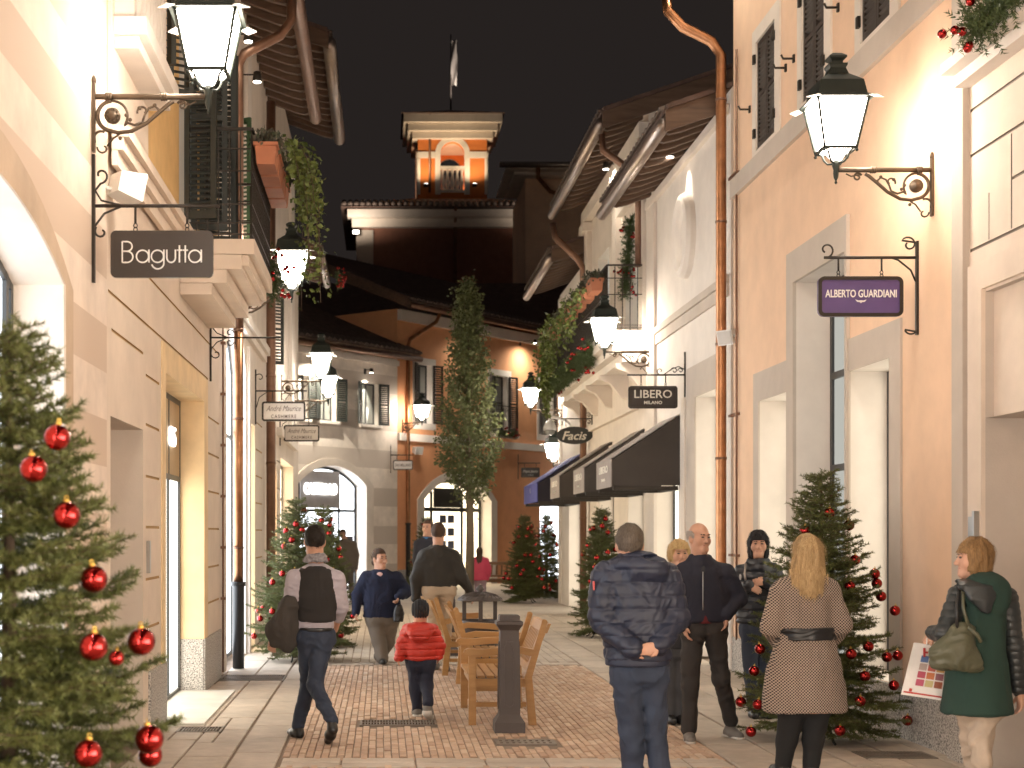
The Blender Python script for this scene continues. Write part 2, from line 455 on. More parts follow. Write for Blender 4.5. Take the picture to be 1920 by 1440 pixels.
def eave(fr, parent, u0, u1, zg, ov, rise=0.34, back=3.2, step=0.43, gm='zinc', verge=True, gr=0.085, tiles=True):
    "projecting roof edge: rafters, boarding, gutter, eave tiles, slope"
    sl = rise
    # rafter mesh in local axes: x outward, y along, z up ; origin at wall line, gutter level
    rb = MB(); b = 0.045
    top = [(-0.25, sl * (ov + .25) * .5 + 0.10), (ov - 0.06, 0.10)]
    prof = [(-0.3, 0.10 + sl * (ov + .3)), (ov - 0.05, 0.10), (ov - 0.05, 0.055), (ov - 0.14, 0.02), (ov - 0.30, -0.005 + sl * .30 * .6), (-0.3, -0.03 + sl * (ov + .3))]
    rb.prism(prof, lambda a, c, q: (a, q, c), -b, b)
    rm = rb.mesh('rafter', K['wood'])
    u = u0 + 0.12
    while u < u1 - 0.05:
        p = fr(u, zg, 0); put_part('rafter', rm, parent, p, fr.rot); u += step
    sb = MB()
    sb.hexa([fr(u0, zg + .105 + sl * (ov + .3), -.3), fr(u1, zg + .105 + sl * (ov + .3), -.3), fr(u1, zg + .105, ov), fr(u0, zg + .105, ov),
             fr(u0, zg + .135 + sl * (ov + .3), -.3), fr(u1, zg + .135 + sl * (ov + .3), -.3), fr(u1, zg + .135, ov), fr(u0, zg + .135, ov)])
    sb.build('roof_boarding', K['soffit'], parent)
    rf = MB()
    e = 0.03
    rf.hexa([fr(u0, zg + .14, ov + e), fr(u1, zg + .14, ov + e), fr(u1, zg + .14 + sl * (ov + back), -back), fr(u0, zg + .14 + sl * (ov + back), -back),
             fr(u0, zg + .20, ov + e), fr(u1, zg + .20, ov + e), fr(u1, zg + .20 + sl * (ov + back), -back), fr(u0, zg + .20 + sl * (ov + back), -back)])
    ro = rf.build('roof', K['rooftile'], parent)
    if fr is FO:      # channel tiles running up the slope
        tr = MB(); u = u0 + .12; W0 = ov + .02; W1 = -back + .1
        while u < u1 - .1:
            pr = [(u + .085 * math.cos(a), .07 * math.sin(a)) for a in (0, .8, 1.57, 2.34, 3.14)]
            vs = [fr(a, zg + .20 + h, W0) for a, h in pr] + [fr(a, zg + .20 + sl * (ov - W1) + h, W1) for a, h in pr]
            tr.add(vs, [(i, i + 1, 6 + i, 5 + i) for i in range(4)], 0, False); u += .24
        tr.build('tile_row', K['rooftile'], ro, kind='stuff')
    gb = MB()
    gb.tube([fr(u0, zg, ov + .03), fr((u0 + u1) / 2, zg - .004, ov + .03), fr(u1, zg, ov + .03)], gr, 12)
    gb.build('gutter', K[gm], parent)
    if verge:
        vb = MB()
        pr = [(ov + .02, zg - .10), (ov + .02, zg + .17), (-2.6, zg + .17 + sl * (ov + 2.6)), (-2.6, zg - .12 + sl * (ov + 2.6))]
        vb.prism(pr, lambda a, c, q: fr(q, c, a), u0 - 0.05, u0 - 0.005)
        vb.build('verge_board', K['wood'], parent)
        cap = MB()
        cap.bar(fr(u0 - .03, zg + .21, ov), fr(u0 - .03, zg + .21 + sl * (ov + 2.6), -2.6), .10, .06)
        cap.build('verge_tile', K['rooftile'], parent)
    if tiles:
        tb = MB(); q = 0.24
        # one eave tile: an upside-down channel, open nose
        n = 6; vs = []
        for y in (0.05, -0.5):
            for i in range(n + 1):
                a = math.pi * i / n
                vs.append((y, 0.085 * math.cos(a), 0.075 * math.sin(a) - y * sl))
        fs = [(i, i + 1, n + 2 + i, n + 1 + i) for i in range(n)]
        fs.append(tuple(range(n + 1)))
        tb.add(vs, fs, 0, False)
        tm = tb.mesh('roof_tile', K['tilenose'])
        u = u0 + 0.10
        while u < u1:
            put_part('roof_tile', tm, ro, fr(u, zg + .185, ov + .03), fr.rot); u += q
    return ro
def boxes(fr, parent, name, m, lst):
    for q in lst:
        b = MB(); b.fbox(fr, *q); b.build(name, m, parent)
def downpipe(parent, pts, r=0.062, m='copper', shoe=None, brackets=(), name='downpipe'):
    mb = MB(); mb.tube(pts, r, 12)
    for p in pts[1:-1]:
        pass
    o = mb.build(name, K[m], parent)
    if shoe:
        a, z1 = shoe
        s = MB(); s.lathe([(r + .012, 0.01), (r + .012, z1 - .06), (r + .03, z1 - .05), (r + .03, z1)], (a[0], a[1], 0), 12)
        s.build('iron_shoe', K['black'], o)
    for p in brackets:
        s = MB(); s.lathe([(r + .008, -.015), (r + .008, .015)], p, 12); s.build('pipe_clip', K['browncopper'], o)
    return o
def railing(fr, parent, segs, v0, v1, step=0.11, m='iron', mids=(0.12, 0.86)):
    "segs: list of ((u,w),(u,w)) runs"
    rb = MB()
    for (a, b) in segs:
        for v, t in [(v1, .035)] + [(v0 + (v1 - v0) * q, .018) for q in mids] + [(v0 + .05, .02)]:
            rb.bar(fr(a[0], v, a[1]), fr(b[0], v, b[1]), t, t * .7)
    o = rb.build('railing', K[m], parent)
    bm = MB(); bm.box(-.007, .007, -.007, .007, 0, v1 - v0 - .02); me = bm.mesh('bar', K[m])
    for (a, b) in segs:
        L = math.hypot(b[0] - a[0], b[1] - a[1]); n = max(2, int(L / step))
        for i in range(n + 1):
            t = i / n
            put_part('bar', me, o, fr(a[0] + (b[0] - a[0]) * t, v0, a[1] + (b[1] - a[1]) * t), 0)
    return o
def spotlight(fr, u, v, parent_label, power=14, length=0.26, size=64, tilt=24):
    "small wall spot on a stem, its own light inside"
    p = fr(u, v, 0)
    t = thing('wall_spotlight', parent_label, 'spotlight', p, fr.rot, 'wall spotlights')
    a = MB(); a.box(0, .03, -.04, .04, -.10, .06); a.build('wall_plate', K['iron'], t, True)
    a = MB(); a.tube([(.03, 0, .02), (length, 0, .02)], .011, 8); a.build('stem', K['iron'], t, True)
    a = MB(); a.lathe([(.035, .06), (.05, .05), (.062, -.07), (.055, -.072)], (length, 0, 0), 14); a.build('lamp_head', K['iron'], t, True)
    a = MB(); a.lathe([(.05, -.074), (.05, -.08)], (length, 0, 0), 14); a.build('lens', K['spotglow'], t, True)
    if power:
        ld = bpy.data.lights.new('spot', 'SPOT'); ld.energy = power; ld.color = (1, .90, .74); ld.spot_size = math.radians(size); ld.spot_blend = 1.0 if size > 90 else .5; ld.shadow_soft_size = .03
        lo = link(bpy.data.objects.new('spot_light', ld)); lo.parent = t; lo.location = (length - .02, 0, -.09)
        lo.rotation_euler = (0, math.radians(tilt), 0)
    return t
# ------------------------------------------------------------------ ground and paving
g = MB(); g.box(-60, 80, -12, 160, -0.5, -0.035)
o = g.build('ground', K['mortar']); o['kind'] = 'structure'
bx0, bx1 = -0.75, 2.56
# clay pavers laid lengthwise, staggered; the largest 300 in view as single objects
bw, bl = 0.0595, 0.245
pav = MB(); pav.box(bx0, bx1, -6, 19.15, -0.035, -0.012)
pav = pav.build('brick_pavement', K['mortar']); pav['kind'] = 'structure'
def paver_mesh(name, m, w, l, h=0.045, c=0.004):
    mb = MB(); x, y = w / 2, l / 2
    mb.add([(-x, -y, -h), (x, -y, -h), (x, y, -h), (-x, y, -h), (-x, -y, -c), (x, -y, -c), (x, y, -c), (-x, y, -c),
            (-x + c, -y + c, 0), (x - c, -y + c, 0), (x - c, y - c, 0), (-x + c, y - c, 0)],
           [(0, 1, 5, 4), (1, 2, 6, 5), (2, 3, 7, 6), (3, 0, 4, 7), (4, 5, 9, 8), (5, 6, 10, 9), (6, 7, 11, 10), (7, 4, 8, 11), (8, 9, 10, 11)])
    return mb.mesh(name, m)
bms = [paver_mesh('brick', K[k], bw - .008, bl - .028) for k in ('brick1', 'brick2', 'brick4', 'brick3')]
cells = []
ncol = int(round((bx1 - bx0) / bw))
for i in range(ncol):
    off = (i % 3) * bl / 3
    y = 5.0 + off
    while y < 19.0:
        cells.append((bx0 + (i + .5) * (bx1 - bx0) / ncol, y, i)); y += bl
GR = [(-0.19, 0.49, 13.05, 13.42), (0.92, 1.40, 11.88, 12.16)]   # grates let into the bricks
def inside(x, y, m=0.0): return any(a - .03 - m < x < b + .03 + m and c - .12 < y < d + .12 for a, b, c, d in GR)
cells = [c for c in cells if not inside(c[0], c[1]) and not (10.72 < c[1] < 11.2)]
vis = [c for c in cells if c[1] > 11.2 and 0 < VX + FP * c[0] / c[1] < 1920]
vis.sort(key=lambda c: c[1])
single = set(vis[:300])
V = []; F = []; MI = []
bv = {k: np.array([v.co[:] for v in bms[k].vertices]) for k in range(4)}
bf = [list(p.vertices) for p in bms[0].polygons]
rr = random.Random(3)
n = 0
for c in cells:
    k = rr.choice((0, 1, 1, 1, 0, 3, 0, 1, 2, 3)); dz = rr.uniform(-.003, .002)
    loc = (c[0] + rr.uniform(-.0015, .0015), c[1] + rr.uniform(-.002, .002), dz)
    if c in single:
        o = put('brick', bms[k], pav); o.location = loc; o.rotation_euler = (rr.uniform(-.008, .008), rr.uniform(-.02, .02), rr.uniform(-.01, .01))
    else:
        V.append(bv[k] + np.array(loc)); F += [[i + n for i in f] for f in bf]; MI += [k] * len(bf); n += 12
me = np_mesh('more_bricks', np.vstack(V), F, [K['brick1'], K['brick2'], K['brick4'], K['brick3']], mi=MI)
put('brick_field', me, pav, kind='stuff')
# grey setts beyond the cross kerb
def sett_field(name, x0, x1, y0, y1, w, l, mats, parent):
    V = []; F = []; n = 0; MI = []
    base = np.array([v.co[:] for v in paver_mesh('tmp', mats[0], w - .012, l - .012).vertices])
    nc = int((x1 - x0) / w)
    for i in range(nc):
        y = y0 + (i % 2) * l / 2 + l / 2
        while y < y1 - l / 2:
            V.append(base + np.array((x0 + (i + .5) * w, y, rr.uniform(-.003, .002)))); F += [[q + n for q in f] for f in bf]
            MI += [rr.randrange(len(mats))] * len(bf); n += 12; y += l
    put(name, np_mesh(name, np.vstack(V), F, mats, mi=MI), parent, kind='stuff')
sp = MB(); sp.box(-1.6, 4.0, 19.45, 46, -0.035, -0.012)
sp = sp.build('sett_pavement', K['mortar']); sp['kind'] = 'structure'
sett_field('sett_field', -0.75, 2.56, 19.45, 31, 0.118, 0.245, [K['sett'], K['slab2'], K['sett']], sp)
far = MB(); far.box(-4.5, 9.5, 31, 70, -0.03, -0.004); far = far.build('square_paving', K['slab2']); far['kind'] = 'structure'
# stone slabs at both sides and the cross strips
sl = MB(); sl.box(-1.89, bx0, -6, 31, -0.035, -0.014); sl.box(bx1, 4.3, -6, 31, -0.035, -0.014)
sl.box(bx0, bx1, 10.72, 11.2, -0.0115, -0.0105); sl.box(bx0, bx1, 19.15, 19.45, -0.035, -0.014)
sl = sl.build('slab_pavement', K['mortar']); sl['kind'] = 'structure'
slabgr = [(-1.74, -1.36, 12.62, 12.96), (-1.86, -1.12, 17.0, 17.72), (3.62, 4.16, 11.15, 11.5)]
def slab(x0, x1, y0, y1):
    for a, b, c, d in slabgr:
        if x0 < b - .001 and x1 > a + .001 and y0 < d - .001 and y1 > c + .001:   # cut round the grate
            if a - x0 > .03: slab(x0, a, y0, y1)
            if x1 - b > .03: slab(b, x1, y0, y1)
            m0, m1 = max(x0, a), min(x1, b)
            if c - y0 > .03: slab(m0, m1, y0, c)
            if y1 - d > .03: slab(m0, m1, d, y1)
            return
    w, l = x1 - x0, y1 - y0
    me = paver_mesh('paving_slab', K['slab'] if rr.random() < .65 else K['slab2'], w - .014, l - .020, .04, .006)
    o = put('paving_slab', me, sl); o.location = ((x0 + x1) / 2, (y0 + y1) / 2, rr.uniform(-.002, .002)); o.rotation_euler = (rr.uniform(-.003, .003), rr.uniform(-.004, .004), 0)
def lane(x0, x1, y0, y1, l0, l1):
    y = y0
    while y < y1 - .05:
        e = min(y1, y + rr.uniform(l0, l1))
        if y1 - e < .15: e = y1
        slab(x0, x1, y, e); y = e
for x0, x1 in ((-1.88, -1.50), (-1.50, -1.13)): lane(x0, x1, 5, 30.9, .55, 1.0)
lane(-1.12, -0.765, 5, 30.9, .75, .85)
for x0, x1 in ((2.57, 2.98), (2.99, 3.42), (3.42, 3.86), (3.86, 4.29)): lane(x0, x1, 5, 30.9, .55, 1.0)
x = bx0 + .01
while x < bx1 - .1:
    e = min(bx1 - .01, x + rr.uniform(.42, .6)); slab(x, e, 10.74, 10.96); slab(x, e, 10.96, 11.18); x = e
x = bx0 + .01
while x < bx1 - .1:
    e = min(bx1 - .01, x + rr.uniform(.5, .8)); slab(x, e, 19.16, 19.44); x = e
def grate(x0, x1, y0, y1, label, kind, m='grate'):
    t = thing('drain_grate', label, 'drain grate', ((x0 + x1) / 2, (y0 + y1) / 2, 0), 0, 'iron drain grates')
    mb = MB(); e = .02
    for a in ((x0, x1, y0, y0 + e), (x0, x1, y1 - e, y1), (x0, x0 + e, y0 + e, y1 - e), (x1 - e, x1, y0 + e, y1 - e)): mb.box(*a, -.03, .004)
    mb.build('grate_rim', K[m], t)
    b = MB(); b.box(x0 + e, x1 - e, y0 + e, y1 - e, -.034, -.026); b.build('sump', K['iron'], t)
    mb = MB()
    if kind == 'bars':
        x = x0 + .04
        while x < x1 - .03: mb.box(x, x + .010, y0 + e, y1 - e, -.02, .003); x += .026
        mb.box(x0 + e, x1 - e, (y0 + y1) / 2 - .006, (y0 + y1) / 2 + .006, -.021, .002)
    else:
        nx = 9
        for i in range(nx + 1):
            x = x0 + e + (x1 - x0 - 2 * e) * i / nx; mb.box(x - .012, x + .012, y0 + e, y1 - e, -.02, .003)
        for i in range(3):
            y = y0 + e + (y1 - y0 - 2 * e) * i / 2; mb.box(x0 + e, x1 - e, y - .028, y + .028, -.021, .0025)
    mb.build('grate_bar', K[m], t, kind='stuff')
grate(*GR[0], 'slotted grate let into the bricks behind the child in red', 'bars')
grate(*GR[1], 'grate with two rows of square holes in front of the bollard', 'holes')
grate(*slabgr[0], 'narrow slotted grate in the pale slabs beside the big fir tree', 'bars')
grate(*slabgr[1], 'dark slotted grate at the foot of the fir with two crowns', 'bars')
grate(*slabgr[2], 'dark slotted grate on the slabs beside the woman in the green coat', 'bars')

# ================================================================== buildings, street side of the tall striped house
def building(name, label, loc, cat='building'): return thing(name, label, cat, loc)
# ---- A : striped house with the wide arch
A = building('striped_house', 'cream and beige striped house with a wide arched shop window', (-3, 4, 0))
mb = MB()
opA = [dict(u0=-13, u1=-6, v0=0.0, v1=3.1, depth=.34, rev=1), dict(u0=5.4, u1=8.89, v0=0.0, v1=3.16, arch=.30, depth=.34, rev=1), dict(u0=-3, u1=2.5, v0=0.0, v1=3.1, depth=.34, rev=1)]
wall(mb, FL, -16, 10.28, 0, 10.5, opA); core(mb, FL, -16, 10.28, 0, 10.5, 6, mi=1)
mb.build('wall', [K['bandA'], K['pale']], A)
mb = MB()   # plain band following the arch
for (a, b), (c, d) in zip(arch_pts(5.15, 9.11, 3.12, .56)[:-1], arch_pts(5.15, 9.11, 3.12, .56)[1:]):
    pass
po = arch_pts(5.15, 9.11, 3.16, .52); pi_ = arch_pts(5.4, 8.89, 3.16, .30)
for i in range(len(po) - 1):
    mb.hexa([FL(*po[i], .002), FL(*po[i + 1], .002), FL(*pi_[i + 1], .002), FL(*pi_[i], .002), FL(*po[i], .012), FL(*po[i + 1], .012), FL(*pi_[i + 1], .012), FL(*pi_[i], .012)])
mb.fbox(FL, 8.89, 9.11, 0.5, 3.16, .002, .012)
mb.build('arch_band', mat('beige band paint', (0.49, 0.375, 0.275), .85, bump=.1, bscale=90), A)
shopfront(FL, A, -13, -6, 0, 3.1, -.33, 'shopbehind', (-11, -8), (2.4,))
shopfront(FL, A, 5.4, 8.89, 0, 3.16, -.33, 'shopnear', (6.5, 7.6, 8.75), (), .30)
shopfront(FL, A, -3, 2.5, 0, 3.1, -.33, 'shopbehind', (-1, 1), (2.4,))
mb = MB(); mb.fbox(FL, 9.11, 10.27, 0, .56, .002, .022); mb.build('plinth', K['granite'], A)

# ---- B : cream ground floor, ochre upstairs, yellow portal
B = building('ochre_house', 'cream and ochre house with a golden shop portal and balcony', (-3, 14, 0))
gz = [3.36, 2.95, 2.555, 2.14, 1.73, 1.31, .92]
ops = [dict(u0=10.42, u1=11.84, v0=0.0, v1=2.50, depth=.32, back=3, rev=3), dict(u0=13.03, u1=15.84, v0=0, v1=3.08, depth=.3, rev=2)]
ops += [groove(10.33, 16.26, 3.36), groove(11.84 + .25, 17.40, 3.76), groove(10.46, 11.84, 3.107)]
for z in gz[1:]: ops += [groove(11.98, 12.70, z), groove(16.30, 17.36, z)]
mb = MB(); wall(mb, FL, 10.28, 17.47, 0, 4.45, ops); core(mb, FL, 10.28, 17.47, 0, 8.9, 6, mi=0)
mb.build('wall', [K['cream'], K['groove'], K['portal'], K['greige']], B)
for o in list(B.children): pass
surround(FL, B, 12.81, 16.18, .56, 3.335, 13.03, 15.84, 3.08, K['portal'], .012)
shopfront(FL, B, 13.03, 15.84, 0, 3.08, -.27, 'shopgold', (14.0, 15.0), (2.25,))
mb = MB(); mb.fbox(FL, 13.06, 15.81, 2.28, 3.04, -.262, -.245); mb.build('sign_panel', mat('tan sign panel', (.42, .30, .17), .6), B)
boxes(FL, B, 'plinth', K['granite'], [(12.10, 13.03, 0, .56, .002, .022), (15.84, 17.47, 0, .56, .002, .022), (15.825, 15.839, .021, .56, -.26, .0015)])
mb = MB(); mb.fbox(FL, 13.04, 15.83, -.02, .02, -.26, .34); mb.build('threshold', mat('pale threshold stone', (.62, .60, .55), .5), B)
mb = MB(); mb.fbox(FL, 12.0, 12.06, 1.36, 1.62, .002, .03); mb.build('door_phone', K['metal'], B)
# upper storey
mb = MB()
opu = [dict(u0=13.95, u1=15.15, v0=4.46, v1=6.75, depth=.18, back=1, rev=2), dict(u0=16.1, u1=17.1, v0=5.4, v1=6.75, depth=.18, back=1, rev=2), dict(u0=12.35, u1=13.05, v0=5.5, v1=7.3, depth=.18, back=1, rev=2)]
wall(mb, FL, 10.28, 17.47, 4.45, 9.0, opu)
mb.build('upper_wall', [K['ochre'], K['shopdim'], K['cream']], B)
mb = MB()
mb.fbox(FL, 10.29, 11.92, 4.46, 9.0, .003, .03)       # cream pier above the ground floor
mb.build('plaster_pier', K['cream'], B)
mb = MB()                                             # string course under the ochre wall, stepped
for k, (z0, z1, w) in enumerate(((4.22, 4.32, .04), (4.325, 4.41, .08), (4.415, 4.49, .12))): mb.fbox(FL, 10.29, 17.46, z0, z1, .032, .032 + w)
mb.build('string_course', K['cream'], B)
# stone window balustrade on the pier
BP = MB()
BP.fbox(FL, 10.40, 11.95, 5.06, 5.14, .032, .20); BP.fbox(FL, 10.36, 12.02, 5.145, 5.27, .032, .26)
BP.fbox(FL, 10.40, 10.52, 5.275, 6.2, .032, .17); BP.fbox(FL, 11.83, 11.95, 5.275, 6.2, .032, .17); BP.fbox(FL, 10.52, 11.83, 5.275, 6.2, .032, .06)
bo = BP.build('stone_balustrade', K['white'], B)
bal = MB(); bal.lathe([(.045, 0), (.045, .06), (.03, .08), (.062, .25), (.066, .32), (.035, .62), (.03, .70), (.045, .75), (.045, .85)], (0, 0, 0), 12)
bm = bal.mesh('baluster', K['white'])
for k in range(8): put_part('baluster', bm, bo, FL(10.60 + k * .165, 5.275, .115))
mb = MB(); mb.fbox(FL, 10.36, 12.02, 6.21, 6.33, .032, .24); mb.build('coping', K['white'], bo)
# shutters of the ochre storey, swung open
leaf(B, FL(12.32, 0, .03)[:2], FL(12.16, 0, .20)[:2], 5.5, 7.4, K['shutter'], .05, .06, .045)
leaf(B, FL(13.02, 0, .03)[:2], FL(13.14, 0, .23)[:2], 5.5, 7.4, K['shutter'], .05, .06, .045)
for u, du, w, z0, z1 in ((13.98, -.05, .30, 4.62, 6.8), (14.42, .10, .34, 4.62, 6.8), (15.12, .06, .36, 4.62, 6.8), (15.6, .12, .33, 4.62, 6.7)):
    leaf(B, FL(u, 0, .05)[:2], FL(u + du, 0, .05 + w)[:2], z0, z1, K['shutter'], .04, .055, .05)
leaf(B, FL(16.05, 0, .03)[:2], FL(15.95, 0, .34)[:2], 5.3, 6.8, K['shutter'], .04, .055, .05)
# balcony
mb = MB()
for z0, z1, w in ((4.30, 4.44, .70), (4.16, 4.295, .58), (4.03, 4.155, .44), (3.92, 4.025, .30)): mb.fbox(FL, 14.0, 16.3, z0, z1, .004, w)
mb.fbox(FL, 14.06, 16.24, 4.20, 4.36, .002, .64)
mb.build('balcony_slab', K['cream'], B)
railing(FL, B, [((14.03, .05), (14.03, .67)), ((14.03, .67), (16.27, .67)), ((16.27, .67), (16.27, .05))], 4.44, 5.48, .10, mids=(.15, .32, .62, .82))
ro = eave(FL, B, 13.1, 25.0, 8.62, .76, gm='browncopper', gr=.10)
mb = MB(); mb.fbox(FL, 10.29, 17.46, 8.62, 8.72, .0, .06); mb.build('cornice', K['pale'], B)
spotlight(FL, 18.3, 7.78, 'small wall spotlight under the eave beside the large lantern', 24)
spotlight(FL, 19.6, 7.68, 'small wall spotlight beside the brown pipe elbow under the eave', 24)

# ---- C : pale house with the cold-lit tall opening
C = building('pale_house', 'pale plaster house with tall lit openings behind the copper pipe', (-3, 20, 0))
mb = MB()
oc = [dict(u0=18.25, u1=20.83, v0=0, v1=3.9, arch=.62, depth=.24, rev=2), dict(u0=21.15, u1=22.33, v0=0, v1=3.28, depth=.26, rev=1)]
oc += [groove(22.45, 23.65, z, back=3) for z in (3.36, 2.95, 2.55, 2.14, 1.73, 1.31)]
wall(mb, FL, 17.47, 23.8, 0, 9.0, oc); core(mb, FL, 17.47, 23.8, 0, 9.0, 6)
mb.build('wall', [K['pale'], K['cream'], K['white'], K['groove']], C)
shopfront(FL, C, 18.25, 20.83, 0, 3.9, -.22, 'shopcool', (19.5,), (3.0,), .62)
shopfront(FL, C, 21.15, 22.33, 0, 3.28, -.24, 'shopwarm')
mb = MB(); mb.fbox(FL, 20.9, 21.12, 0, 4.3, .002, .05); mb.fbox(FL, 17.5, 23.78, 4.50, 4.62, .002, .12); mb.fbox(FL, 17.5, 23.78, 4.40, 4.495, .002, .07)
mb.fbox(FL, 20.6, 21.2, 4.7, 8.6, .002, .05); mb.build('pilaster', K['white'], C)
leaf(C, FL(19.2, 0, .02)[:2], FL(19.1, 0, .22)[:2], 5.4, 7.0, mat('green shutter paint', (.06, .13, .06), .5), .04, .055, .05)
downpipe(C, [(-1.77, 18.50, 4.2), (-1.77, 18.50, 1.0)], .06, 'copper',
         ((-1.77, 18.50), 1.08), [(-1.77, 18.5, z) for z in (4.2, 3.1, 1.5)])
downpipe(C, [(-1.10, 18.55, 8.5), (-1.12, 18.55, 8.05), (-1.25, 18.52, 7.86), (-1.70, 18.50, 7.62), (-1.77, 18.50, 7.48), (-1.77, 18.50, 4.2)], .063, 'browncopper', None, [(-1.77, 18.5, 6.6)])
mb = MB(); mb.tube([(-1.86, 17.55, .05), (-1.86, 17.55, 4.2)], .012, 6)
for z in (3.9, 3.3, 2.7, 2.1, 1.5, .9): mb.box(-1.885, -1.83, 17.50, 17.6, z, z + .03)
mb.build('cable_conduit', K['browncopper'], C)
# ---- D : house with warm arches
D = building('arched_house', 'pale house with orange lit arches and a narrow dark shutter', (-3, 28, 0))
mb = MB()
od = [dict(u0=24.75, u1=26.9, v0=0, v1=2.7, arch=.5, depth=.22, rev=1), dict(u0=28.0, u1=32.0, v0=0, v1=3.1, depth=.3, rev=2)]
od += [groove(26.95, 27.9, z, back=3) for z in (3.0, 2.5, 2.0, 1.5, 1.0)]
wall(mb, FL, 23.8, 32.3, 0, 10, od); core(mb, FL, 23.8, 32.3, 0, 10, 6)
mb.build('wall', [K['pale'], K['peach'], K['cream'], K['groovegrey']], D)
shopfront(FL, D, 24.75, 26.9, 0, 2.7, -.2, 'shopwarm', (), (), .5)
shopfront(FL, D, 28.0, 32.0, 0, 3.1, -.26, 'shopwarm', (29.3, 30.6), (2.4,))
mb = MB(); mb.fbox(FL, 27.0, 32.25, 3.45, 3.6, .002, .10); mb.fbox(FL, 30.4, 31.4, 3.65, 9.5, .002, .07); mb.build('pilaster', K['white'], D)
leaf(D, FL(25.3, 0, .02)[:2], FL(25.45, 0, .22)[:2], 4.55, 5.75, K['shutter'], .04, .055, .04)
downpipe(D, [(-1.77, 23.95, 8.6), (-1.77, 23.95, 4.6), (-1.77, 23.95, .05)], .075, 'browncopper', None, [(-1.77, 23.95, z) for z in (7, 5.6, 4.2, 2.8, 1.4)])
eave(FL, D, 25.2, 31.4, 9.95, .98, gm='zinc', gr=.115)
E = building('low_eaved_house', 'low eaved end of the pale row under the ivy', (-3, 33, 0))
mb = MB(); wall(mb, FL, 32.32, 34.0, 0, 7.9, []); core(mb, FL, 32.32, 34.0, 0, 7.9, 6); mb.build('wall', K['pale'], E)
def FE(u, v, w): return (-2.1 + w, u, v)
FE.rot = 0.0
eave(FE, E, 31.3, 35.0, 7.5, .8, gm='zinc')

# ================================================================== buildings, peach side
R1 = building('panelled_house', 'cream panelled house with a deep doorway and garlanded ledge', (6, 8, 0))
mb = MB()
o1 = [dict(u0=8.0, u1=10.63, v0=0, v1=2.50, depth=.5, back=3, rev=2), dict(u0=8.0, u1=10.63, v0=2.502, v1=3.40, depth=.06, back=0, rev=2), dict(u0=-3, u1=4.5, v0=0, v1=3.1, depth=.3), dict(u0=-13, u1=-6, v0=0, v1=3.1, depth=.3)]
o1 += [groove(6, 10.90, 4.76), groove(6, 10.90, 4.43), groove(6, 10.90, 3.74), groove(8.3, 10.18, 4.10)]
o1 += [dict(u0=10.18, u1=10.20, v0=3.76, v1=4.41, depth=.014, back=1, rev=1), dict(u0=10.56, u1=10.575, v0=3.76, v1=4.09, depth=.014, back=1, rev=1)]
o1 = [q for q in o1 if not (q['v0'] > 4.05 and q['v0'] < 4.12)] + [groove(8.3, 10.179, 4.10)]
wall(mb, FR, -16, 10.92, 0, 9.5, o1); core(mb, FR, -16, 11.12, 0, 9.5, 6)
mb.build('wall', [K['cream'], K['groovegrey'], K['greige'], K['greige']], R1)
shopfront(FR, R1, -13, -6, 0, 3.1, -.28, 'shopbehind', (-11, -8), (2.4,))
shopfront(FR, R1, -3, 4.5, 0, 3.1, -.28, 'shopbehind', (-1, 1, 3), (2.4,))
surround(FR, R1, 7.75, 10.88, .45, 3.62, 8.0, 10.63, 3.42, K['cream'], .03)
mb = MB(); mb.fbox(FR, 10.92, 11.13, 0, 9.5, -.05, .05); mb.build('pilaster', K['greige'], R1)
mb = MB(); mb.fbox(FR, 5, 10.90, 5.02, 5.10, .002, .22); mb.fbox(FR, 5, 10.90, 4.93, 5.015, .002, .12); mb.build('ledge', K['white'], R1)
boxes(FR, R1, 'plinth', K['granite'], [(10.64, 10.90, 0, .43, .002, .028), (10.905, 11.15, 0, .43, .052, .075)])
boxes(FR, R1, 'door_handle', K['metal'], [(10.66, 10.70, 1.60, 1.84, .034, .07)]); boxes(FR, R1, 'door_phone', K['metal'], [(10.74, 10.82, 1.62, 1.80, .034, .05)])
mb = MB(); mb.fbox(FR, 8.7, 8.8, 2.0, 2.3, -.49, -.46); mb.build('door_plate', K['iron'], R1)

R2 = building('peach_house', 'peach plaster house with brown louvred shutters and a triple stone entrance', (6, 14.5, 0))
mb = MB()
o2 = [dict(u0=15.80, u1=16.97, v0=.42, v1=3.18, depth=.40, rev=1), dict(u0=13.76, u1=15.50, v0=0, v1=4.28, depth=.40, rev=1), dict(u0=12.6, u1=13.735, v0=.42, v1=3.165, depth=.40, rev=1)]
for a, b in ((16.27, 17.08), (14.45, 15.22), (12.58, 13.35)): o2.append(dict(u0=a, u1=b, v0=6.05, v1=7.29, depth=.12, back=2, rev=3))
o2[1]['u1'] = 15.48
wall(mb, FR, 11.15, 18.24, 0, 10.5, o2); core(mb, FR, 11.15, 18.24, 0, 10.5, 6, mi=0)
mb.build('wall', [K['peach'], K['white'], K['black'], K['pale']], R2)
surround(FR, R2, 15.74, 17.20, .42, 3.51, 15.80, 16.97, 3.18, K['greige'], .018)
surround(FR, R2, 13.70, 15.735, 0, 4.61, 13.76, 15.48, 4.28, K['greige'], .035)
surround(FR, R2, 12.32, 13.69, .42, 3.46, 12.6, 13.685, 3.165, K['greige'], .018)
shopfront(FR, R2, 15.80, 16.97, .42, 3.18, -.38, 'shopgreen', (), (2.3,))
shopfront(FR, R2, 13.76, 15.48, 0, 4.28, -.38, 'shopdim', (14.62,), (3.30, 2.35), t=.07)
shopfront(FR, R2, 12.6, 13.735, .42, 3.165, -.38, 'shopgreen', (), (2.28,), t=.06)
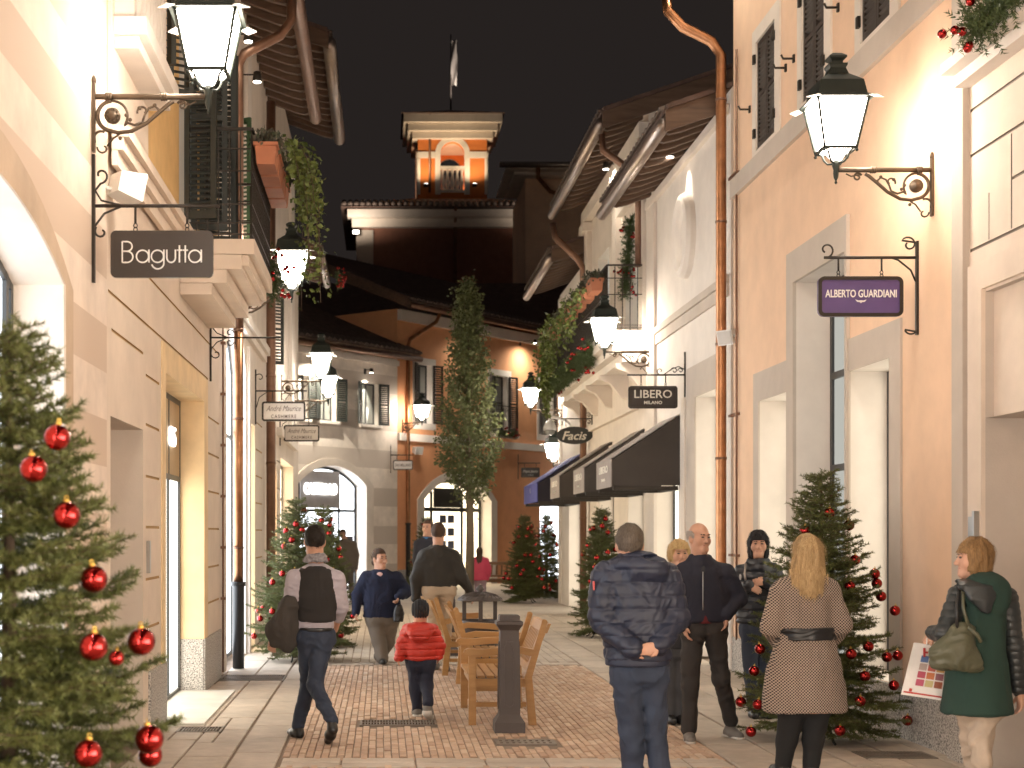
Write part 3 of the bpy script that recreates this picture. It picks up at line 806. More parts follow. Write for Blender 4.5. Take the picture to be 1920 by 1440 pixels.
mb = MB(); mb.fbox(FR, 13.9, 14.4, 2.72, 2.98, -.366, -.36); mb.build('paper_notice', K['whiteplastic'], R2)
mb = MB(); mb.fbox(FR, 11.16, 18.22, 5.75, 5.98, .002, .05); mb.build('string_course', K['greige'], R2)
for a, b in ((16.27, 17.08), (14.45, 15.22), (12.58, 13.35)):
    surround(FR, R2, a - .22, b + .16, 5.985, 7.45, a, b, 7.29, K['pale'], .02, 6.05)
    m_ = (a + b) / 2
    leaf(R2, FR(a + .005, 0, -.02)[:2], FR(m_ - .004, 0, -.02)[:2], 6.06, 7.28, K['shutterbrown'], .04, .05, .05)
    leaf(R2, FR(m_ + .004, 0, -.02)[:2], FR(b - .005, 0, -.02)[:2], 6.06, 7.28, K['shutterbrown'], .04, .05, .05)
    boxes(FR, R2, 'hinge', K['iron'], [(u - .03, u + .03, z - .05, z + .05, .021, .05) for z in (6.25, 7.1) for u in (a - .01, b + .01)])
    for u in (a - .42, b + .32):
        mb = MB(); mb.tube([FR(u, 6.62, 0), FR(u, 6.62, .12), FR(u, 6.66, .14)], .012, 6); mb.fbox(FR, u - .02, u + .02, 6.58, 6.66, 0, .02); mb.build('shutter_hook', K['iron'], R2)
boxes(FR, R2, 'plinth', K['granite'], [(11.16, 12.31, 0, .42, .002, .025), (12.325, 13.68, 0, .415, .002, .03), (15.74, 18.22, 0, .42, .002, .025)])
mb = MB(); mb.tube([FR(17.95, .4, .03), FR(17.95, 7.5, .03)], .014, 6)
for z in (1.4, 3.1, 6.0): mb.fbox(FR, 17.9, 18.3, z, z + .03, .0, .05)
mb.build('cable_conduit', K['browncopper'], R2)
downpipe(R2, [FR(18.35, 8.35, .80), FR(18.35, 8.1, .78), FR(18.34, 7.9, .60), FR(18.33, 7.72, .25), FR(18.33, 7.55, .13), FR(18.33, 1.0, .13), FR(18.33, .05, .13)], .065, 'copper', None, [FR(18.33, z, .13) for z in (7.0, 5.5, 4.0, 2.6, 1.3)])
def eave_end(): pass
mb = MB(); mb.fbox(FR, 11.2, 18.4, 9.4, 9.6, 0, .75); mb.build('eave_board', K['wood'], R2)
mb = MB(); mb.tube([FR(11.2, 8.45, .86), FR(18.45, 8.45, .86)], .10, 12); mb.build('gutter', K['zinc'], R2)

R3 = building('white_house', 'white house with an oval plaster medallion and low timber eaves', (6, 21, 0))
mb = MB()
o3 = [dict(u0=19.05, u1=20.40, v0=0, v1=3.54, depth=.34, rev=0), dict(u0=21.6, u1=23.5, v0=0, v1=2.9, depth=.34, rev=0)]
wall(mb, FR, 18.42, 24.0, 0, 7.15, o3); core(mb, FR, 18.26, 24.0, 0, 7.15, 6); mb.build('wall', [K['white'], K['greige']], R3)
mb = MB(); wall(mb, FR, 18.25, 18.42, 0, 7.15, []); mb.build('wall_return', K['white'], R3)
surround(FR, R3, 18.70, 20.95, 0, 3.98, 19.05, 20.40, 3.54, K['greige'], .018)
shopfront(FR, R3, 19.05, 20.40, 0, 3.54, -.32, 'shopgreen', (), ())
shopfront(FR, R3, 21.6, 23.5, 0, 2.9, -.32, 'shopgreen', (22.5,), ())
mb = MB(); mb.fbox(FR, 18.45, 23.3, 4.78, 4.88, .002, .055); mb.fbox(FR, 18.45, 23.3, 4.62, 4.775, .002, .03); mb.build('string_course', K['greige'], R3)
mb = MB(); mb.fbox(FR, 23.3, 23.97, 0, 7.1, .002, .05); mb.fbox(FR, 21.05, 21.3, 0, 3.6, .002, .03); mb.build('pilaster', K['pale'], R3)
mb = MB(); mb.fbox(FR, 18.45, 23.98, 6.86, 6.98, .002, .07); mb.build('cornice', K['pale'], R3)
# oval medallion: raised ring and dished field
mb = MB(); N_ = 40
for k in range(N_):
    t0, t1 = 2 * math.pi * k / N_, 2 * math.pi * (k + 1) / N_
    prof = [(1.06, .0), (1.06, .07), (1.0, .13), (.88, .15), (.78, .11), (.72, .05), (.62, .09), (.55, .05), (0, .03)]
    for (a, w0), (b, w1) in zip(prof[:-1], prof[1:]):
        q = [FR(20.93 + .50 * a_ * math.cos(t), 5.85 + .56 * a_ * math.sin(t), w) for a_, w, t in ((a, w0, t0), (a, w0, t1), (b, w1, t1), (b, w1, t0))]
        mb.add(q, [(0, 1, 2, 3)], 0, True)
mb.build('medallion', K['white'], R3)
eave(FR, R3, 18.7, 24.0, 6.80, .73, gr=.088)
spotlight(FR, 20.9, 7.02, 'small wall spotlight shining down on the oval medallion', 26)

R4 = building('balcony_house', 'tall cream house with a long balcony above dark awnings', (6, 27.5, 0))
mb = MB()
o4 = [dict(u0=24.5, u1=26.0, v0=0, v1=2.9, depth=.34), dict(u0=27.6, u1=29.4, v0=0, v1=2.9, depth=.34), dict(u0=24.9, u1=26.3, v0=4.96, v1=7.1, depth=.2, back=1), dict(u0=28.2, u1=29.6, v0=4.96, v1=7.1, depth=.2, back=1)]
wall(mb, FR, 24.01, 31.0, 0, 8.7, o4); core(mb, FR, 24.01, 31.0, 0, 8.7, 6); mb.build('wall', [K['pale'], K['shopdim']], R4)
shopfront(FR, R4, 24.5, 26.0, 0, 2.9, -.3, 'shopgreen', (25.2,)); shopfront(FR, R4, 27.6, 29.4, 0, 2.9, -.3, 'shopgreen', (28.5,))
for z0, z1, w in ((4.72, 4.95, .68), (4.58, 4.715, .56), (4.44, 4.575, .42)):
    mb = MB(); mb.fbox(FR, 24.02, 31.8, z0, z1, .003, w); mb.build('balcony_slab', K['white'], R4)
cb = MB(); cb.prism([(0, 0), (.50, 0), (.48, -.08), (.30, -.16), (.12, -.38), (0, -.42)], lambda a, c, q: (a, q, c), -.09, .09)
cm = cb.mesh('corbel', K['pale'])
for u in (24.3, 26.1, 27.9, 29.7, 31.3): put_part('corbel', cm, R4, FR(u, 4.438, .0), FR.rot)
railing(FR, R4, [((24.05, .05), (24.05, .66)), ((24.05, .66), (31.75, .66)), ((31.75, .66), (31.75, .05))], 4.95, 6.0, .105, mids=(.08, .55, .80))
mb = MB()
for a, b in ((24.02, 24.5), (26.75, 27.2), (30.5, 30.95)):
    mb.fbox(FR, a, b, 4.96, 8.0, .003, .10); mb.fbox(FR, a - .08, b + .08, 7.85, 8.02, .003, .2)
mb.fbox(FR, 24.02, 30.98, 8.05, 8.3, .003, .16); mb.fbox(FR, 24.6, 26.6, 7.3, 7.5, .003, .12)
mb.build('pilaster', K['pale'], R4)
for k, z in enumerate((3.75, 3.2)):
    mb = MB(); mb.fbox(FR, 24.05, 30.9, z, z + .10, .003, .09 - .02 * k); mb.build('string_course', K['pale'], R4)
eave(FR, R4, 24.02, 31.0, 8.28, .73, gr=.092)
downpipe(R4, [FR(24.25, 8.15, .72), FR(24.24, 7.9, .7), FR(24.22, 7.6, .3), FR(24.2, 7.45, .13), FR(24.2, 6.0, .13)], .06, 'browncopper')
downpipe(R4, [FR(30.95, 8.1, .75), FR(30.9, 7.8, .7), FR(30.85, 7.35, .25), FR(30.85, 7.15, .13), FR(30.85, .1, .13)], .07, 'browncopper', None, [FR(30.85, z, .13) for z in (6, 4, 2)])

R5 = building('low_white_house', 'low white house beyond the balcony with a short timber eave', (6, 34, 0))
mb = MB(); o5 = [dict(u0=31.9, u1=34.2, v0=0, v1=2.8, depth=.3)]
wall(mb, FR, 31.05, 35.95, 0, 7.4, o5); core(mb, FR, 31.05, 35.95, 0, 7.4, 6); mb.build('wall', [K['white']], R5)
shopfront(FR, R5, 31.9, 34.2, 0, 2.8, -.28, 'shopgreen', (33,))
mb = MB(); mb.fbox(FR, 35.55, 35.97, 0, 7.3, .003, .04); mb.build('pilaster', K['white'], R5)
for z in (3.0, 3.9):
    mb = MB(); mb.fbox(FR, 31.1, 35.5, z, z + .03, .003, .02); mb.build('string_course', K['pale'], R5)
eave(FR, R5, 31.1, 36.3, 7.42, .74, verge=True, gr=.092)

# ================================================================== oblique houses closing the street
G = building('striped_corner_house', 'pale striped corner house with an arched shop and green shutters', (-2, 45, 0))
mb = MB()
og = [dict(u0=-4.62, u1=-1.55, v0=0, v1=3.1, arch=.55, depth=.42, rev=1)]
gw = [(-4.7, -4.2), (-3.65, -2.95), (-1.75, -.95)]
for a, b in gw: og.append(dict(u0=a, u1=b, v0=4.95, v1=6.2, depth=.2, back=2, rev=1))
wall(mb, FO, -7.5, 0, 0, 7.05, og); core(mb, FO, -7.5, 0, 0, 7.05, 7); mb.build('wall', [K['bandG'], K['white'], K['glassgrey']], G)
po = arch_pts(-4.95, -1.2, 3.1, .78); pi_ = arch_pts(-4.62, -1.55, 3.1, .55); mb = MB()
for i in range(len(po) - 1):
    mb.hexa([FO(*po[i], .002), FO(*po[i + 1], .002), FO(*pi_[i + 1], .002), FO(*pi_[i], .002), FO(*po[i], .03), FO(*po[i + 1], .03), FO(*pi_[i + 1], .03), FO(*pi_[i], .03)])
mb.fbox(FO, -1.55, -1.2, 0, 3.1, .002, .03); mb.build('arch_band', K['pale'], G)
shopfront(FO, G, -4.62, -1.55, 0, 3.1, -.4, 'shopcool', (-4.15, -2.35), (2.35,), .55, t=.09)
mb = MB(); mb.fbox(FO, -4.12, -2.38, 2.42, 3.5, -.38, -.33); SGN = mb.build('fascia_panel', mat('grey fascia', (.42, .40, .40), .5), G)
boxes(FO, G, 'display_panel', mat('pale blue display', (.45, .52, .68), .5), [(-3.6, -2.6, .5, 1.9, -.392, -.37), (-2.15, -1.75, .5, 1.3, -.392, -.37)])
boxes(FO, G, 'folded_goods', mat('dark folded clothes', (.10, .09, .10), .9), [(-2.2, -1.7, 1.45, 1.6, -.392, -.36), (-3.5, -2.7, .18, .42, -.392, -.35)])
for a, b in gw:
    mb = MB(); mb.fbox(FO, a - .1, b + .1, 4.86, 4.945, .002, .1); mb.build('sill', K['white'], G)
    f = shopfront(FO, G, a, b, 4.95, 6.2, -.18, 'glassgrey', ((a + b) / 2,), (), name='window', t=.05)
    leaf(G, FO(a - .02, 0, .03)[:2], FO(a - .32, 0, .16)[:2], 4.95, 6.2, K['shutter'], .04, .06, .05)
    leaf(G, FO(b + .02, 0, .03)[:2], FO(b + .36, 0, .14)[:2], 4.95, 6.2, K['shutter'], .04, .06, .05)
eave(FO, G, -7.5, .35, 7.02, .62, rise=.42, back=5, verge=False, gm='browncopper')
mb = MB(); mb.fbox(FO, -7.4, -.02, 6.82, 6.98, .002, .10); mb.build('cornice', K['white'], G)
t_ = spotlight(FO, -1.6, 6.55, 'small wall spotlight above the green shutters of the corner house', 160)

OH = building('terracotta_house', 'terracotta coloured house with an arched shop and dark shutters', (3, 50, 0))
mb = MB()
oo = [dict(u0=1.35, u1=5.1, v0=0, v1=2.75, arch=.7, depth=.45, rev=1), dict(u0=8.2, u1=10.2, v0=0, v1=2.8, depth=.4, rev=1)]
ow = [(1.0, 1.75), (5.15, 6.1), (8.2, 9.0)]
for a, b in ow: oo.append(dict(u0=a, u1=b, v0=5.15, v1=7.0, depth=.25, back=2, rev=1))
wall(mb, FO, 0.002, 12.5, 0, 8.6, oo); core(mb, FO, 0.002, 12.5, 0, 8.6, 7); mb.build('wall', [K['orange'], K['white'], K['glassgrey']], OH)
po = arch_pts(1.0, 5.45, 2.75, .95); pi_ = arch_pts(1.35, 5.1, 2.75, .7); mb = MB()
for i in range(len(po) - 1):
    mb.hexa([FO(*po[i], .002), FO(*po[i + 1], .002), FO(*pi_[i + 1], .002), FO(*pi_[i], .002), FO(*po[i], .04), FO(*po[i + 1], .04), FO(*pi_[i + 1], .04), FO(*pi_[i], .04)])
mb.fbox(FO, 1.0, 1.35, 0, 2.75, .002, .04); mb.fbox(FO, 5.1, 5.45, 0, 2.75, .002, .04); mb.build('arch_band', K['white'], OH)
sf = shopfront(FO, OH, 1.35, 5.1, 0, 2.75, -.42, 'shopwarm', (2.3, 4.0), (2.45,), .7, t=.13)
mb = MB(); mb.fbox(FO, 2.4, 3.9, 2.52, 3.15, -.40, -.36); mb.build('fascia_panel', K['darkmetal'], OH)
boxes(FO, OH, 'folded_goods', mat('folded blue goods', (.15, .17, .26), .8), [(2.75 + j * .45, 3.1 + j * .45, .75 + i * .42, 1.02 + i * .42, -.41, -.38) for i in range(4) for j in range(2)])
boxes(FO, OH, 'goods_poster', mat('tan poster', (.45, .28, .14), .6), [(4.25, 4.7, .9, 1.4, -.41, -.38), (4.2, 4.75, .3, .75, -.41, -.38)])
shopfront(FO, OH, 8.2, 10.2, 0, 2.8, -.38, 'shopcool', (9.1,), (2.1,))
mb = MB(); mb.fbox(FO, 0.0, 12.4, 4.55, 4.78, .003, .09); mb.build('string_course', K['white'], OH)
mb = MB(); mb.fbox(FO, 0.0, 12.4, 8.25, 8.58, .003, .14); mb.build('cornice', K['pale'], OH)
mb = MB(); mb.fbox(FO, 0.02, 1.0, 0, .55, .003, .04); mb.build('plinth', K['granite'], OH)
for a, b in ow:
    surround(FO, OH, a - .22, b + .22, 4.95, 7.2, a, b, 7.0, K['white'], .03, 5.15)
    shopfront(FO, OH, a, b, 5.15, 7.0, -.2, 'glassgrey', ((a + b) / 2,), (6.1,), name='window')
    leaf(OH, FO(a - .02, 0, .05)[:2], FO(a - .36, 0, .22)[:2], 5.15, 7.0, K['shutterbrown'], .045, .07, .06)
    leaf(OH, FO(b + .05, 0, .05)[:2], FO(b + .42, 0, .16)[:2], 5.15, 7.0, K['shutterbrown'], .045, .07, .06)
railing(FO, OH, [((5.0, .30), (6.3, .30)), ((5.0, .05), (5.0, .30)), ((6.3, .05), (6.3, .30))], 5.0, 5.95, .14)
mb = MB(); mb.fbox(FO, 4.95, 6.35, 4.9, 4.99, .1, .34); mb.build('balcony_slab', K['white'], OH)
eave(FO, OH, -0.2, 12.5, 8.62, .65, rise=.42, back=5, verge=True, gm='browncopper')
downpipe(OH, [FO(1.4, 8.55, .6), FO(1.35, 8.3, .5), FO(.5, 7.7, .12), FO(.42, 7.5, .1), FO(.42, 4.0, .1), FO(.42, 1.0, .1)], .06, 'copper', (FO(.42, 0, .1)[:2], 2.0))

for u, z, e in ((3.4, 8.15, 90), (6.9, 8.25, 170), (9.8, 8.25, 200)):  # spots added under the eave to brighten the terracotta wall
    spotlight(FO, u, z, {3.4: 'wall spotlight under the terracotta eave behind the slim tree', 6.9: 'wall spotlight under the terracotta eave between two shuttered windows', 9.8: 'wall spotlight under the terracotta eave at its far end'}[u], e, .62, 165, 8)
spotlight(FO, -4.0, 6.6, 'wall spotlight under the eave of the striped corner house near the pale row', 520, .5, 165, 16)  # second spot, added to lift the striped front
for u, e in ((12.2, 55), (13.9, 70), (15.83, 70), (17.6, 55)): spotlight(FR, u, 9.1, 'wall spotlight high on the peach house above its shutters, %s' % {12.2: 'first', 13.9: 'second', 15.83: 'third', 17.6: 'last'}[u], e, .5, 165, 14)
for u, e in ((3.5, 70), (6.6, 70), (9.0, 50), (12.9, 40)): spotlight(FL, u, 8.3 if u > 10 else 9.3, 'wall spotlight high on the %s, %s' % (('ochre house', 'above its open shutter') if u > 10 else ('striped house', {3.5: 'first', 6.6: 'second', 9.0: 'third'}[u])), e, .5, 165, 14)  # spots above the view, added to wash the upper walls evenly
for u in (3.5, 7.5): spotlight(FR, u, 8.8, 'wall spotlight high on the panelled house, %s' % {3.5: 'first', 7.5: 'second'}[u], 60, .5, 165, 14)  # two more out of view, added as wall fill
spotlight(FR, 26.6, 8.24, 'wall spotlight up among the rafters above the balcony doors', 60, .3, 165, 14)  # extra spot tucked behind the rafters, added to brighten this front
# ================================================================== tower behind
T = building('belfry_tower', 'dark red brick block with a small lit orange belfry on its roof', (4, 78, 0), 'tower')

def tx(px): return (px - VX) * 75 / FP
def tz(py): return EYE + (VY - py) * 75 / FP
mb = MB(); wall(mb, FT, tx(668), tx(1040), 0, tz(392), []); core(mb, FT, tx(668), tx(1040), 0, tz(392), 10); mb.build('wall', [K['darkorange']], T)
mb = MB(); mb.fbox(FT, tx(668), tx(700), 0, tz(432), .004, .12); mb.fbox(FT, tx(1008), tx(1040), 0, tz(432), .004, .12); mb.build('corner_pilaster', K['greige'], T)
mb = MB(); mb.fbox(FT, tx(660), tx(1046), tz(428), tz(412), .0, .3); mb.fbox(FT, tx(652), tx(1050), tz(411.5), tz(398), .0, .75); mb.build('cornice', K['pale'], T)
mb = MB(); c0, c1 = tx(640), tx(1056)
yb, yf = 75 + 10.6, 74.0
z0, z1 = tz(395), tz(352)
mb.add([(c0, yf, z0), (c1, yf, z0), (c1, yb, z0), (c0, yb, z0), (tx(770), yf + 3.4, z1), (tx(928), yf + 3.4, z1), (tx(928), yb - 3.4, z1), (tx(770), yb - 3.4, z1)],
       [(0, 1, 5, 4), (1, 2, 6, 5), (2, 3, 7, 6), (3, 0, 4, 7), (4, 5, 6, 7), (0, 3, 2, 1)])
rt = mb.build('roof', K['rooftile'], T)
tm = MB(); tm.lathe([(.13, 0), (.13, .5)], (0, 0, 0), 8); tm = tm.mesh('roof_tile', K['tilenose'])
for k in range(36):
    o = put('roof_tile', tm, rt); o.location = (c0 + .15 + k * (c1 - c0 - .3) / 35, yf + .02, z0 + .12); o.rotation_euler = (math.radians(-66), 0, 0)
def bx_(px): return (px - VX) * 77.2 / FP
def bz_(py): return EYE + (VY - py) * 77.2 / FP
# belfry: four piers, arches on every side
b0, b1 = bx_(784), bx_(914); by0 = 77.6; bd = b1 - b0
zb, zt = bz_(358), bz_(246)
mb = MB(); cut = dict(u0=bx_(827), u1=bx_(872), v0=zb, v1=bz_(284), arch=.60, depth=.35, rev=1)
def ring(o): return o
frs = []
def mkf(k):
    cx, cy = (b0 + b1) / 2, by0 + bd / 2; a = -math.pi / 2 + k * math.pi / 2
    nx, ny = math.cos(a), math.sin(a)
    def f(u, v, w): return (cx + nx * (bd / 2 + w) - ny * u, cy + ny * (bd / 2 + w) + nx * u, v)
    f.rot = a
    return f
hw = (bx_(872) - bx_(827)) / 2
for k in range(4):
    f = mkf(k)
    wall(mb, f, -bd / 2, bd / 2, zb - .6, zt, [dict(u0=-hw, u1=hw, v0=zb, v1=bz_(284), arch=.60, depth=.35, rev=0)])
    i_ = [dict(u0=-hw, u1=hw, v0=zb, v1=bz_(284), arch=.60, depth=.0)]
    def fi(u, v, w, f=f): return f(u, v, w - .35)
    wall(mb, fi, -bd / 2 + .35, bd / 2 - .35, zb - .6, zt, [dict(u0=-hw, u1=hw, v0=zb, v1=bz_(284), arch=.60, depth=.001, rev=0)])
mb.build('belfry_wall', mat('deep orange plaster', (0.66, 0.205, 0.05), .85, var=.06), T)
for k in range(4):
    f = mkf(k); mb = MB()
    po = arch_pts(-hw - .28, hw + .28, bz_(284), .88); pi_ = arch_pts(-hw, hw, bz_(284), .60)
    for i in range(len(po) - 1):
        mb.hexa([f(*po[i], .003), f(*po[i + 1], .003), f(*pi_[i + 1], .003), f(*pi_[i], .003), f(*po[i], .07), f(*po[i + 1], .07), f(*pi_[i + 1], .07), f(*pi_[i], .07)])
    for s_ in (-1, 1):
        a, b = sorted((s_ * hw, s_ * (hw + .28))); mb.fbox(f, a, b, zb - .1, bz_(284), .003, .07)
        a, b = sorted((s_ * (hw + .285), s_ * (bd / 2 - .001))); mb.fbox(f, a, b, bz_(293), bz_(281), .003, .06)
        a, b = sorted((s_ * (bd / 2 - .12), s_ * (bd / 2 + .003))); mb.fbox(f, a, b, zb - .1, bz_(294), .004, .05)
    mb.build('arch_band', K['white'], T)
f = mkf(0); mb = MB(); mb.fbox(f, -hw, hw, bz_(314), bz_(308), -.25, .03); q_ = mb.build('balustrade', K['white'], T); mb = MB(); mb.fbox(f, -hw, hw, zb, zb + .15, -.25, .03); mb.build('balustrade_base', K['white'], T)
bm = bal.mesh('baluster', K['white'])
for k in range(5):
    o = put('baluster', bm, q_); o.location = f(-hw + .12 + k * (2 * hw - .24) / 4, zb + .15, -.1); o.scale = (1.6, 1.6, (bz_(314) - zb - .15) / .85)
mb = MB(); x0, x1 = bx_(757), bx_(941); yy0 = by0 - .75; yy1 = by0 + bd + .75
for q, (zz0, zz1, e) in enumerate(((bz_(258), bz_(246), .45), (bz_(245.5), bz_(232), .22), (bz_(231.5), bz_(216), 0.0))):
    mb.box(x0 + e, x1 - e, yy0 + e, yy1 - e, zz0, zz1)
mb.build('eave_cornice', K['pale'], T)
mb = MB(); e = .12
cx, cy = (x0 + x1) / 2, (yy0 + yy1) / 2
mb.add([(x0 - e, yy0 - e, bz_(215.5)), (x1 + e, yy0 - e, bz_(215.5)), (x1 + e, yy1 + e, bz_(215.5)), (x0 - e, yy1 + e, bz_(215.5)), (cx, cy, bz_(184))], [(0, 1, 4), (1, 2, 4), (2, 3, 4), (3, 0, 4), (0, 3, 2, 1)])
mb.build('belfry_roof', K['rooftile'], T)
mb = MB(); mb.tube([(cx, cy, bz_(188)), (cx, cy, bz_(38))], [.05, .03], 8)
po_ = mb.build('flagpole', K['castiron'], T)
V = []; F = []
for i in range(13):
    for j in range(5):
        V.append((cx + .03 + j * .075 + .03 * math.sin(i * .6 + j), cy - .04 + .06 * math.sin(i * .7 + j * 1.3), bz_(50) - i * .20))
for i in range(12):
    for j in range(4): F.append((i * 5 + j, i * 5 + j + 1, i * 5 + 6 + j, i * 5 + 5 + j))
put('flag', np_mesh('flag', V, F, mat('pale flag cloth', (.55, .50, .47), .9), True), po_)
downp = MB(); downp.tube([(bx_(806), by0 - .72, bz_(216)), (bx_(806), by0 - .12, bz_(250)), (bx_(806), by0 - .1, zb)], .06, 8); downp.build('downpipe', K['browncopper'], T)
downp = MB(); downp.tube([(tx(853), 74.2, tz(396)), (tx(853), 74.9, tz(425)), (tx(853), 74.9, 2)], .08, 8); downp.build('downpipe', K['browncopper'], T)
t = thing('floodlight', 'small floodlight on the belfry roof shining up at the flag', 'floodlight', (cx + .9, cy - .9, bz_(196) - .05), 0, 'belfry floodlights')  # added here only to light the flag
m_ = MB(); m_.box(-.10, .10, -.08, .08, -.10, .04); m_.build('lamp_body', K['iron'], t, True)
ld = bpy.data.lights.new('flood', 'SPOT'); ld.energy = 420; ld.color = (1, .86, .72); ld.spot_size = math.radians(70); ld.spot_blend = .8; ld.shadow_soft_size = .06
lo = link(bpy.data.objects.new('flood_light', ld)); lo.parent = t; lo.location = (0, 0, .1); lo.rotation_euler = Vector((-.75, .75, 2.6)).to_track_quat('-Z', 'Y').to_euler()
# floodlights on the lower roof shining up the belfry
for k, (px, lab) in enumerate(((800, 'small floodlight at the foot of the belfry below its downpipe'), (893, 'small floodlight at the foot of the belfry beside the balustrade'))):
    p = (tx(px), by0 - 1.3, zb + .12)
    t = thing('floodlight', lab, 'floodlight', p, 0, 'belfry floodlights')
    m_ = MB(); m_.box(-.12, .12, -.08, .08, -.12, .04); m_.build('lamp_body', K['iron'], t, True)
    m_ = MB(); m_.box(-.10, .10, -.06, .06, .041, .05); m_.build('lens', K['spotglow'], t, True)
    ld = bpy.data.lights.new('flood', 'SPOT'); ld.energy = 200; ld.color = (1, .74, .46); ld.spot_size = math.radians(110); ld.spot_blend = .8; ld.shadow_soft_size = .1
    lo = link(bpy.data.objects.new('flood_light', ld)); lo.parent = t; lo.location = (0, 0, .08); lo.rotation_euler = (math.radians(155), 0, 0)
for px, py, lab in ((668, 440, 'bright floodlight at the street corner of the dark tower block beside the neon sign'), (1034, 432, 'bright floodlight on the tower block corner behind the white balcony house')):
    p = (tx(px), 74.2, tz(py)); t = thing('floodlight', lab, 'floodlight', p, 0, 'tower floodlights')
    m_ = MB(); m_.box(-.16, .16, -.10, .10, -.16, .04); m_.build('lamp_body', K['iron'], t, True)
    m_ = MB(); m_.box(-.14, .14, -.115, -.101, -.12, .03); m_.build('lens', K['spotglow'], t, True)
    ld = bpy.data.lights.new('flood', 'SPOT'); ld.energy = 170; ld.color = (1, .84, .68); ld.spot_size = math.radians(165); ld.spot_blend = .9; ld.shadow_soft_size = .1
    lo = link(bpy.data.objects.new('flood_light', ld)); lo.parent = t; lo.location = (0, -1.1, -.3); lo.rotation_euler = (math.radians(160), 0, 0)
# inner lamp of the belfry
ld = bpy.data.lights.new('belfry_lamp', 'POINT'); ld.energy = 90; ld.color = (1, .68, .4); ld.shadow_soft_size = .15
lo = link(bpy.data.objects.new('belfry_lamp', ld)); lo.location = ((b0 + b1) / 2, by0 + bd / 2, zb + .3)
# pale hipped roof of a house in front of the tower's corner
H = building('hipped_house', 'far pale house with a dark hipped roof beside the tower', (9, 66, 0))
def hx(px): return (px - VX) * 63 / FP
def hz(py): return EYE + (VY - py) * 63 / FP
mb = MB(); wall(mb, FH, hx(985), hx(1200), 0, hz(335), []); core(mb, FH, hx(985), hx(1200), 0, hz(335), 6); mb.build('wall', K['peach'], H)
mb = MB(); mb.fbox(FH, hx(962), hx(1200), hz(334), hz(329), -4, .6); mb.fbox(FH, hx(945), hx(1200), hz(328.5), hz(324), -4.4, 1.0); mb.build('eave_cornice', K['pale'], H)
mb = MB(); mb.add([(hx(935), 61.7, hz(323)), (hx(1200), 61.7, hz(323)), (hx(1200), 66, hz(285)), (hx(985), 66, hz(285))], [(0, 1, 2, 3)])
mb.add([(hx(935), 61.7, hz(320)), (hx(1200), 61.7, hz(320)), (hx(1200), 66, hz(282)), (hx(985), 66, hz(282))], [(0, 1, 2, 3)]); mb.build('roof', K['rooftile'], H)
mb = MB(); mb.tube([(hx(932), 61.6, hz(324)), (hx(1200), 61.6, hz(324))], .12, 10); mb.build('gutter', K['zinc'], H)
downpipe(H, [(hx(1003), 61.7, hz(326)), (hx(1003), 61.8, hz(345)), (hx(1030), 62.7, hz(362)), (hx(1050), 62.8, hz(366))], .09, 'copper')
# dark house mass between the corner house and the tower
X_ = building('dark_roofed_house', 'dark roofed house rising behind the striped corner house', (-3, 60, 0))
mb = MB(); mb.box(-9.0, 7.6, 58, 66, 0, 10.0); mb.build('wall', K['darkorange'], X_)
mb = MB(); mb.add([(-9.6, 57.4, 9.9), (8.2, 57.4, 9.9), (8.2, 66, 9.9), (-9.6, 66, 9.9), (-9.6, 61.6, 12.0), (8.2, 61.6, 12.0)], [(0, 1, 5, 4), (2, 3, 4, 5), (1, 2, 5), (3, 0, 4), (0, 3, 2, 1)]); mb.build('roof', K['rooftile'], X_)
